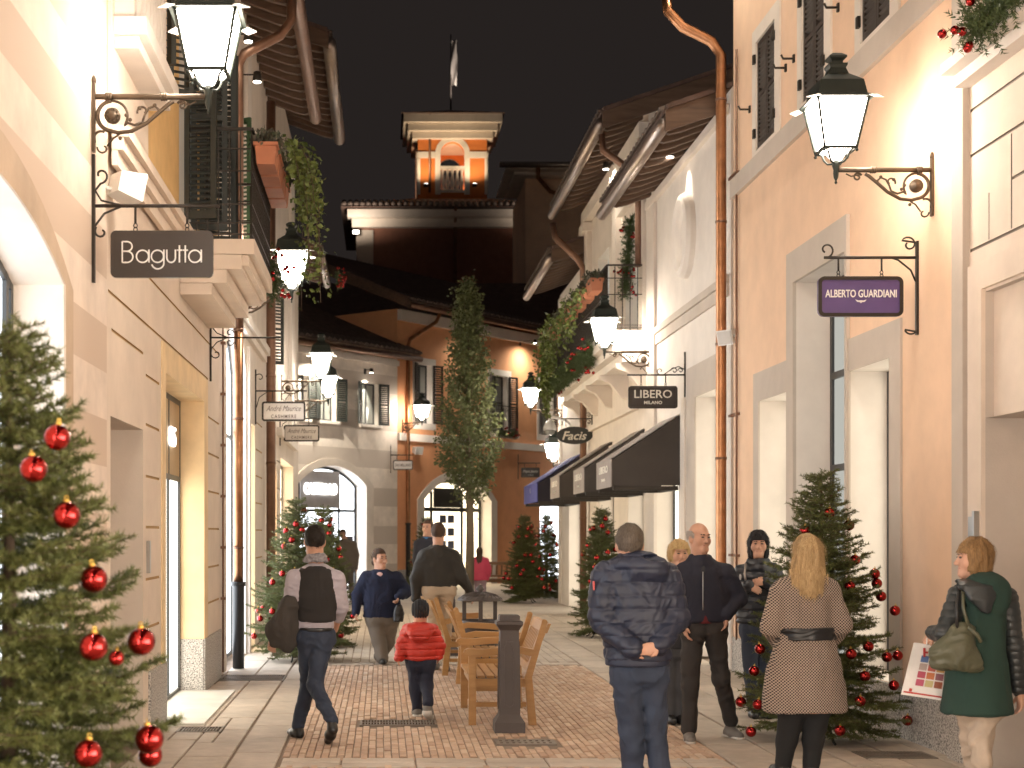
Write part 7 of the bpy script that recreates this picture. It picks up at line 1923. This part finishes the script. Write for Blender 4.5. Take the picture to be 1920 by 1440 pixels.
p.start(); p.top(cloth('dark blue coat', (.02, .02, .03)), ar=(.07, .06, .05), disp=[fold(.02, 10)]); p.bottom(DENIM2, [(1105, 801, 20, .11), (1085, 801, 20, .11)]); p.shoes(); p.build_face(); p.hair(H_MID, 'short', .008)
I = Imp(.008); n = p.nb; I.loft([(n[2] - .03, n[0], n[1], .10, .10), (n[2] + .03, n[0], n[1], .085, .085)], 0); I.build('scarf', cloth('bright blue scarf', (.05, .16, .36)), p.t)

# ---- child
p = Person('small child in a red padded jacket and dark knitted hat walking away', 13.66, 790, hf=(-.05, 1), h=.0075)
p.head((788, 1148), .86, (787, 1176))
p.arms([(765, 1182), (811, 1182)], [(754, 1210, 0), (823, 1210, .02)], [(748, 1232, -.02), (822, 1228, .02)], (.048, .044, .036))
p.hand(p.A[0][2], (-.1, -.2, -1), (1, 0, 0), .62, .5); p.hand(p.A[1][2], (0, .2, -1), (-1, 0, 0), .62, .5)
p.torso([(1168, 788, 12, .06), (1176, 788, 22, .085), (1190, 788, 29, .105), (1215, 788, 30, .11), (1237, 788, 28, .105)])
p.legs([(776, 1242), (800, 1242)], [(780, 1290, .03), (800, 1286, -.02)], [(782, 1332, .06), (802, 1318, -.16)], [(-.1, 1, 0), (.25, 1, -.05)], (.064, .054, .048), GREYSHOE, .13, WSOLE, (0, .05))
p.start(); RED = cloth('red padded nylon', (.50, .030, .018), .5, .15, 120)
def hd(I): I.ell(p.J((787, 1180, -.06)), (.14, .10, .07), 0, .03); I.ell(p.J((787, 1188, -.12)), (.105, .06, .075), 0, .02)
p.top(RED, ar=(.058, .054, .046), disp=[baffle(.062, .012), fold(.014, 14)], extra=hd)
p.bottom(cloth('navy jogging trousers', (.014, .017, .036)), [(1250, 788, 27, .10), (1232, 788, 27, .10)], disp=[fold(.016, 16)], cut=1.0)
p.shoes()
I = Imp(.006); c = p.hc; I.ell(p.L(0, -.012, .03), np.array((.098, .112, .115)) * .86); I.cuts.append(lambda X, Y, Z: c[2] - .055 - Z); I.disp.append(lambda X, Y, Z: .004 * np.sin(X * 260)); I.build('knitted_hat', cloth('dark knitted wool', (.020, .022, .028), .95), p.t)
I = Imp(.006); n = p.nb; I.loft([(n[2] - .01, n[0], n[1], .075, .075), (n[2] + .045, n[0], n[1], .07, .07)], 0); I.disp.append(fold(.01, 40)); I.build('scarf', cloth('grey scarf', (.06, .06, .065)), p.t)
p.hair(H_MID, 'short')

# ---- girl in pink, man by the shop
p = Person('girl in a pink jacket with long brown hair standing by the far bench', 40.0, 900, hf=(.2, 1), h=.011)
p.head((899, 1034), .95, (899, 1046)); p.arms([(886, 1050), (912, 1050)], [(882, 1066), (917, 1066)], [(883, 1080), (917, 1080)], (.05, .045, .035)); p.hand(p.A[0][2], (0, 0, -1), (1, 0, 0), .8); p.hand(p.A[1][2], (0, 0, -1), (-1, 0, 0), .8)
p.torso([(1042, 899, 5, .06), (1047, 899, 12, .10), (1060, 899, 16, .13), (1088, 900, 18, .15)])
p.legs([(894, 1090), (906, 1090)], [(894, 1102), (907, 1102)], [(893, 1113), (908, 1113)], [(0, 1), (0, 1)], (.075, .06, .05), GREYSHOE, .16)
p.start(); p.top(cloth('pink padded nylon', (.62, .06, .12), .6), ar=(.068, .06, .05), disp=[fold(.02, 9)]); p.bottom(cloth('mauve leggings', (.35, .25, .28)), [(1095, 900, 15, .12), (1085, 900, 15, .12)]); p.shoes(); p.hair(H_MID, 'long', .01, w=.085, low=-.36)
p = Person('person in a grey brown jacket and flat cap coming out of the arched shop', 37.5, 652, hf=(-.2, -1), bf=(0, -1), h=.011)
p.head((643, 1001), 1.0, (646, 1013)); p.arms([(634, 1020), (664, 1020)], [(630, 1042), (669, 1042)], [(632, 1062), (668, 1065)]); p.hand(p.A[1][2], (0, 0, -1), (-1, 0, 0)); p.hand(p.A[0][2], (0, 0, -1), (1, 0, 0))
p.torso([(1010, 648, 6, .07), (1016, 649, 14, .11), (1040, 650, 17, .13), (1062, 651, 16, .13)])
p.legs([(645, 1066), (657, 1066)], [(646, 1092), (658, 1092)], [(646, 1118), (659, 1116)], [(0, -1), (0, -1)], (.09, .07, .06), BLACKSHOE)
p.start(); p.top(cloth('grey brown jacket', (.13, .105, .085)), ar=(.072, .062, .05), disp=[fold(.02, 9)], collar=(.085, .03)); p.bottom(cloth('grey brown trousers worn', (.11, .09, .075)), [(1072, 651, 15, .12), (1058, 651, 15, .12)]); p.shoes(); p.build_face(); p.hair(H_MID, 'cap', .008)
m = Imp(.008); m.ell(p.L(0, .06, .055), (.075, .06, .012), p.hro); m.build('cap_peak', cloth('brown cap', (.10, .045, .03)), p.t)

# ---- man in navy padded jacket, hands clasped behind
p = Person('person in a navy padded jacket with hands clasped behind the back', 9.66, 1212, hf=(.0, 1), h=.0075)
p.head((1180, 1020), 1.06, (1188, 1062))
p.arms([(1138, 1082), (1250, 1082)], [(1128, 1160, -.03), (1268, 1158, -.03)], [(1186, 1216, -.19), (1236, 1210, -.17)], (.07, .06, .036))
p.hand((p.A[0][2][0], p.A[0][2][1], p.A[0][2][2]), (1, -.02, -.10), (0, .7, -.5), .98, .35, -1); p.hand(p.A[1][2] + np.array((0, -.03, .0)), (-1, -.05, -.22), (0, -1, 0), .98, .35, -1)
p.torso([(1040, 1188, 22, .085), (1052, 1190, 36, .11), (1068, 1192, 52, .13), (1088, 1194, 63, .145), (1130, 1196, 67, .16), (1180, 1197, 66, .16), (1240, 1196, 60, .15)])
p.legs([(1175, 1262), (1222, 1262)], [(1183, 1375, 0), (1228, 1375, .04)], [(1190, 1468, .06), (1240, 1468, -.04)], [(-.1, 1, 0), (.15, 1, 0)], (.105, .074, .066), BLACKSHOE, .2)
p.start(); NPUF = cloth('navy padded nylon', (.013, .017, .036), .5, .12, 60, var=.2)
def hd(I):
    I.ell(p.J((1194, 1058, -.05)), (.155, .13, .075), 0, .05); I.ell(p.J((1216, 1064, -.12)), (.125, .07, .085), 0, .04); I.ell(p.J((1222, 1050, -.15)), (.075, .035, .035), 0, .02, True)
p.top(NPUF, ar=(.098, .086, .062), disp=[baffle(.084, .009, .02), fold(.020, 9), fold(.010, 28)], extra=hd)
I = Imp(.0075); I.loft(p.lv([(1230, 1196, 62, .154), (1248, 1195, 60, .15)]), 0, rnd=.012); I.build('jacket_hem', NPUF, p.t)
m = MB(); q = p.J((1113, 1098, -.06)); m.box(q[0] - .004, q[0] + .004, q[1] - .02, q[1] + .02, q[2] - .028, q[2] + .028); m.build('sleeve_badge', mat('red badge', (.5, .06, .05), .5), p.t)
p.bottom(DENIM, [(1290, 1197, 58, .135), (1245, 1196, 58, .135)], disp=[fold(.02, 11, (1, 1, 1.4)), fold(.008, 28)], cut=.97)
p.shoes(); p.hair(H_BROWN, 'short')

# ---- fair-haired woman behind, bald man, dark-haired woman
p = Person('person with short fair hair mostly hidden behind the bald man', 13.2, 1268, hf=(.1, -1), bf=(.1, -1), h=.0085)
p.head((1273, 1038), .98, (1273, 1076)); p.arms([(1250, 1095), (1296, 1095)], [(1245, 1150), (1300, 1150)], [(1250, 1200), (1296, 1200)])
p.torso([(1070, 1273, 12, .07), (1080, 1273, 30, .1), (1110, 1273, 36, .12), (1180, 1272, 34, .12), (1215, 1270, 34, .12)])
p.legs([(1255, 1220), (1278, 1220)], [(1256, 1290), (1276, 1290)], [(1257, 1345), (1276, 1345)], [(0, -1), (0, -1)], (.085, .065, .055), BLACKSHOE)
p.start(); p.top(cloth('dark grey coat', (.03, .03, .035)), ar=(.065, .058, .048), disp=[fold(.016, 12)]); p.bottom(cloth('grey trousers', (.06, .06, .065)), [(1235, 1268, 31, .11), (1205, 1268, 31, .11)]); p.shoes(); p.build_face(mat('fair brow', (.25, .16, .09), .8)); p.hair(H_FAIR, 'bob', low=-.07, fringe=.04)

p = Person('bald person in a navy zip jacket and grey trousers with one hand in a pocket', 12.07, 1325, hf=(.45, -1), bf=(.1, -1), h=.0072)
p.head((1311, 1008), 1.0, (1313, 1052))
p.arms([(1280, 1076), (1360, 1074)], [(1270, 1130, 0), (1384, 1122, .02)], [(1282, 1172, -.08), (1362, 1152, -.09)])
p.hand(p.A[1][2] , (-.1, .0, -1), (-1, 0, 0), .95, .4); p.hand(p.A[0][2], (.2, -.1, -1), (1, 0, 0), .95, .5)
p.torso([(1042, 1313, 14, .07), (1056, 1316, 34, .10), (1078, 1320, 47, .13), (1110, 1322, 50, .145), (1140, 1322, 49, .14), (1166, 1320, 47, .135)])
p.legs([(1298, 1178), (1340, 1178)], [(1294, 1282, -.02), (1352, 1270, .06)], [(1292, 1368, -.02), (1370, 1352, .22)], [(-.1, -1, 0), (.35, -1, 0)], (.095, .066, .058), GREYSHOE, .2, WSOLE)
p.start(); NJ = cloth('navy wool jacket', (.012, .013, .026), .8)
p.top(NJ, ar=(.075, .066, .05), disp=[fold(.018, 10), fold(.008, 26)], collar=(.088, .05))
I = Imp(.006); I.loft(p.lv([(1050, 1316, 9, .05, -.045), (1075, 1318, 6, .02, -.115)]), 0); n = p.nb; I.loft([(n[2] - .01, n[0], n[1] - .005, .075, .075), (n[2] + .045, n[0], n[1] - .005, .068, .068)], 0); I.disp.append(fold(.012, 30)); I.build('scarf', cloth('charcoal scarf', (.03, .03, .036)), p.t)
I = Imp(.0075); I.loft(p.lv([(1146, 1316, 20, .13, -.012), (1168, 1316, 22, .128, -.012)]), 0); I.build('pullover_hem', cloth('maroon wool', (.13, .015, .02)), p.t)
m = MB(); m.tube([p.J((1318, y_, -.135 - .012 * math.sin((y_ - 1070) / 30))) for y_ in range(1072, 1150, 6)], .004, 5); m.build('zip', K['metal'], p.t)
m = MB(); 
I = Imp(.006); I.ell(p.J((1388, 1082, -.03)), (.008, .022, .026)); I.build('sleeve_badge', mat('grey badge', (.5, .5, .5), .5), p.t)
p.bottom(cloth('charcoal corduroy trousers', (.034, .029, .027), .85), [(1195, 1320, 44, .125), (1160, 1320, 44, .125)], disp=[fold(.02, 10, (1, 1, 1.5)), fold(.008, 26)], cut=.98)
p.shoes(); p.build_face(BROW); p.hair(H_GREY, 'balding', .005)

p = Person('person with black bobbed hair and dark padded jacket, hands together in front', 13.6, 1425, hf=(-.2, -1), bf=(-.1, -1), h=.0075)
p.head((1422, 1020), .98, (1422, 1060))
p.arms([(1392, 1072), (1452, 1072)], [(1382, 1108, -.04), (1464, 1104, -.04)], [(1402, 1098, -.20), (1438, 1092, -.20)], (.05, .042, .030))
p.hand(p.A[0][2], (.75, -.25, -.35), (0, 1, -.3), .92, .45, 1); p.hand(p.A[1][2], (-.8, -.2, .05), (0, 1, -.3), .92, .55, -1)
p.torso([(1052, 1422, 12, .07), (1062, 1422, 28, .095), (1082, 1422, 38, .12), (1120, 1422, 37, .125), (1150, 1420, 36, .125), (1168, 1420, 37, .13)])
p.legs([(1406, 1180), (1434, 1180)], [(1408, 1270, -.02), (1432, 1270, .02)], [(1412, 1338), (1434, 1338)], [(-.1, -1), (.1, -1)], (.085, .06, .048), BLACKSHOE, .18)
p.start(); DPUF = cloth('dark blue grey padded nylon', (.016, .018, .025), .38, .15, 80, var=.2)
p.top(DPUF, ar=(.072, .062, .048), disp=[baffle(.07, .012), fold(.018, 12)], collar=(.095, .06))
p.bottom(DENIM2, [(1195, 1420, 33, .115), (1162, 1420, 33, .115)], disp=[fold(.014, 14)], cut=.98); p.shoes(); p.build_face(); p.hair(H_BLACK, 'bob', low=-.15, fringe=.03)
b = thing('shoulder_bag', 'dark shoulder bag of the woman with black bobbed hair', 'handbag', p.J((1452, 1150, -.1)))
I = Imp(.008); I.loft(p.lv([(1176, 1462, 12, .05), (1150, 1463, 13, .05), (1130, 1461, 9, .03)]), 0); I.build('bag_body', BLACKSHOE, b)
m = MB(); m.tube([p.J(q) for q in ((1398, 1056, -.10), (1396, 1075, -.145), (1400, 1100, -.16))], .009, 6); m.build('strap', K['zinc'], b)

# ---- blonde woman in patterned coat
p = Person('person with long blonde hair in a belted brown patterned coat, seen from behind', 10.3, 1510, hf=(.08, 1), h=.0075)
p.head((1513, 1036), 1.0, (1512, 1080))
p.arms([(1462, 1112), (1556, 1112)], [(1442, 1178, -.02), (1580, 1172, -.02)], [(1462, 1206, .16), (1556, 1204, .16)], (.058, .05, .034))
p.hand(p.A[0][2], (.6, .5, .1), (0, 0, 1), .9); p.hand(p.A[1][2], (-.6, .5, .1), (0, 0, 1), .9)
p.torso([(1072, 1512, 16, .07), (1084, 1511, 44, .10), (1104, 1510, 56, .125), (1140, 1510, 53, .13), (1185, 1509, 50, .125), (1215, 1509, 60, .14), (1265, 1509, 70, .165), (1334, 1509, 78, .185)])
p.legs([(1488, 1320), (1532, 1320)], [(1474, 1390, .02), (1525, 1388, -.02)], [(1466, 1448, .04), (1520, 1448, -.03)], [(-.2, 1), (.1, 1)], (.10, .068, .052), BLACKSHOE, .19)
p.start()
def pattern_coat():
    m = cloth('patterned coat wool', (.42, .33, .27), .95, .4, 150); nt = m.node_tree; N = nt.nodes; L = nt.links; b = N['Principled BSDF']
    src = b.inputs['Base Color'].links[0].from_socket; tc = N.new('ShaderNodeTexCoord'); mp = N.new('ShaderNodeMapping'); L.new(tc.outputs['Object'], mp.inputs[0])
    mp.inputs['Scale'].default_value = (215, 150, 215); mp.inputs['Rotation'].default_value = (0, math.radians(45), 0)
    sp = N.new('ShaderNodeSeparateXYZ'); L.new(mp.outputs[0], sp.inputs[0]); prods = []
    for i in (0, 2):
        s_ = N.new('ShaderNodeMath'); s_.operation = 'SINE'; L.new(sp.outputs[i], s_.inputs[0]); prods.append(s_)
    a = N.new('ShaderNodeMath'); a.operation = 'MULTIPLY'; L.new(prods[0].outputs[0], a.inputs[0]); L.new(prods[1].outputs[0], a.inputs[1])
    ab = N.new('ShaderNodeMath'); ab.operation = 'ABSOLUTE'; L.new(a.outputs[0], ab.inputs[0])
    g = N.new('ShaderNodeMapRange'); g.inputs[1].default_value = .22; g.inputs[2].default_value = .42; L.new(ab.outputs[0], g.inputs[0])
    mx = N.new('ShaderNodeMix'); mx.data_type = 'RGBA'; L.new(g.outputs[0], mx.inputs[0]); L.new(src, mx.inputs[6]); mx.inputs[7].default_value = (.035, .025, .022, 1); L.new(mx.outputs[2], b.inputs['Base Color'])
    return m
p.top(pattern_coat(), ar=(.070, .060, .050), name='coat', disp=[fold(.014, 9), fold(.012, 14, (1.4, 1.4, .25))])
I = Imp(.0065); I.loft(p.lv([(1176, 1509, 56, .145), (1187, 1509, 55, .143), (1199, 1509, 58, .147)]), 0, rnd=.006); I.disp.append(fold(.012, 22, (.6, .6, 2))); I.build('belt', mat('black satin belt', (.010, .010, .012), .35), p.t)
p.bottom(cloth('black leggings', (.008, .008, .009)), [(1335, 1510, 44, .13), (1300, 1510, 44, .13)], disp=[fold(.008, 14)], cut=1.0); p.shoes(); p.hair(H_BLOND, 'long', .0055, w=.115, low=-.31)

# ---- woman in green coat
p = Person('person in a dark green hooded coat with light brown bob, face in profile', 9.3, 1835, hf=(-1, .12), bf=(-.35, 1), h=.0075)
p.head((1826, 1046), 1.0, (1838, 1090)); p.rot = 0.0
p.arms([(1800, 1112), (1886, 1116)], [(1772, 1188, -.10), (1902, 1212, 0)], [(1748, 1186, .12), (1912, 1300, .02)], (.058, .05, .034))
p.hand(p.A[0][2], (-.5, .2, -.8), (1, 0, -.3), .92, 1.0); p.hand(p.A[1][2], (.05, 0, -1), (-1, 0, 0), .92, .5, 1)
p.torso([(1078, 1838, 16, .07), (1092, 1840, 36, .10), (1108, 1840, 46, .125), (1160, 1838, 47, .135), (1220, 1834, 50, .145), (1280, 1832, 58, .16), (1338, 1832, 66, .175)])
p.legs([(1822, 1320), (1855, 1325)], [(1822, 1385, .1), (1838, 1385, -.05)], [(1826, 1428, .14), (1842, 1428, -.1)], [(-.5, 1), (-.3, 1)], (.092, .066, .056), BLACKSHOE, .19)
p.start(); GREEN = cloth('dark green wool', (.016, .042, .032), .92, .35, 180); QUILT = cloth('quilted dark nylon', (.022, .026, .028), .4, .15, 60)
def hd(I): I.ell(p.J((1848, 1104, -.08)), (.145, .11, .11), 0, .04); I.ell(p.J((1868, 1124, -.12)), (.085, .055, .09), 0, .04)
p.top(GREEN, name='coat', sleeve=0, disp=[fold(.012, 8), fold(.008, 18, (1.3, 1.3, .3))], extra=hd)
for a, b_, c_ in p.A:
    I = Imp(.0075); I.cap(a + (b_ - a) * .05, b_, .066, .056, .02); I.cap(b_, b_ + (c_ - b_) * .92, .055, .044, .02); I.disp += [baffle(.045, .008), fold(.012, 16)]; I.build('sleeve', QUILT, p.t)
I = Imp(.0075); I.loft(p.lv([(1150, 1850, 8, .02, -.19), (1125, 1842, 22, .03, -.19), (1098, 1830, 36, .06, -.14), (1086, 1822, 30, .07, -.06)]), 0); I.disp += [fold(.012, 22)]; I.build('hood_lining', QUILT, p.t)
p.bottom(cloth('pale beige trousers', (.45, .36, .28)), [(1345, 1838, 50, .15), (1310, 1838, 50, .15)], disp=[fold(.02, 12, (1, 1, 1.5)), fold(.008, 28)], cut=1.0); p.shoes(); p.build_face(); p.hair(H_AUB, 'bob', low=-.12, fringe=.03)
b = thing('handbag', 'olive green leather handbag on the arm of the woman in green', 'handbag', p.J((1790, 1250, -.16)))
OL = mat('olive leather', (.085, .085, .05), .42, var=.2, bump=.4, bscale=30)
I = Imp(.007); I.loft(p.lv([(1256, 1788, 44, .06, -.17), (1245, 1787, 47, .07, -.17), (1215, 1792, 38, .065, -.17), (1190, 1803, 24, .05, -.17), (1170, 1808, 14, .03, -.17)]), 0, rnd=.02); I.disp += [fold(.03, 8), fold(.012, 24)]; I.build('bag_body', OL, b)
for q in (0, 1):
    m = MB(); m.tube([p.J((1795 + q * 24, 1185, -.2)), p.J((1794 + q * 12, 1140, -.19)), p.J((1799 + q * 6, 1100, -.13)), p.J((1803, 1090, .0))], .011, 7); m.build('strap', BLACKSHOE if q == 0 else OL, b)
m = MB(); m.tube([p.J((1816, 1176, -.22)), p.J((1832, 1190, -.23)), p.J((1840, 1204, -.23))], .012, 7); m.build('tassel', OL, b)
# printed carrier bag
b = thing('shopping_bag', 'white printed carrier bag held by the woman in green', 'shopping bag', p.J((1730, 1310, .1)))
def SB(px, py, w=0.0): return p.J((px, py, .10 + w))
m = MB(); c_ = [(1689, 1302), (1782, 1316), (1796, 1216), (1713, 1205)]
m.add([SB(*q) for q in c_] + [SB(q[0] + 6, q[1], .10) for q in c_], [(0, 1, 2, 3), (7, 6, 5, 4), (0, 4, 5, 1), (1, 5, 6, 2), (3, 2, 6, 7), (0, 3, 7, 4)]); m.build('bag_body', mat('glossy white paper', (.74, .71, .69), .35, bump=.2, bscale=14), b)
def uvp(u, v, w=-.004):
    a = Vector(SB(*c_[0], w)); q1 = Vector(SB(*c_[1], w)); q2 = Vector(SB(*c_[2], w)); d = Vector(SB(*c_[3], w)); return (a * (1 - u) + q1 * u) * (1 - v) + (d * (1 - u) + q2 * u) * v
cols = [(.10, .16, .34), (.40, .08, .08), (.35, .20, .08), (.45, .12, .15), (.42, .33, .30), (.45, .10, .08), (.5, .3, .1), (.2, .2, .3), (.40, .06, .10), (.50, .16, .06), (.25, .10, .12), (.45, .05, .12), (.45, .08, .14), (.50, .42, .20), (.30, .10, .06), (.42, .12, .06)]
cm_ = [mat('print %d' % i, c, .4) for i, c in enumerate(cols)]
for i in range(4):
    for j in range(4):
        u0, v0 = .24 + j * .19, .66 - i * .15
        m = MB(); m.add([uvp(u0, v0), uvp(u0 + .165, v0), uvp(u0 + .165, v0 + .125), uvp(u0, v0 + .125)], [(0, 1, 2, 3)]); m.build('printed_picture', cm_[i * 4 + j], b)
m = MB(); m.add([uvp(.04, .045), uvp(.98, .045), uvp(.98, .075), uvp(.04, .075)], [(0, 1, 2, 3)]); m.add([uvp(.14, .08), uvp(.20, .08), uvp(.20, .14), uvp(.14, .14)], [(0, 1, 2, 3)]); m.build('printed_band', mat('red print', (.5, .05, .04), .4), b)
q = uvp(.50, .87, -.006); text_mesh('HAP', .075, mat('dark red print', (.42, .05, .05), .4), 'lettering', b, q, rz=0, width=.14, bold=.003)
for k in range(2):
    m = MB(); m.tube([uvp(.3 + .25 * k, .99), p.J((1738 + 8 * k, 1196, .11))], .004, 5); m.build('bag_handle', K['whiteplastic'], b)
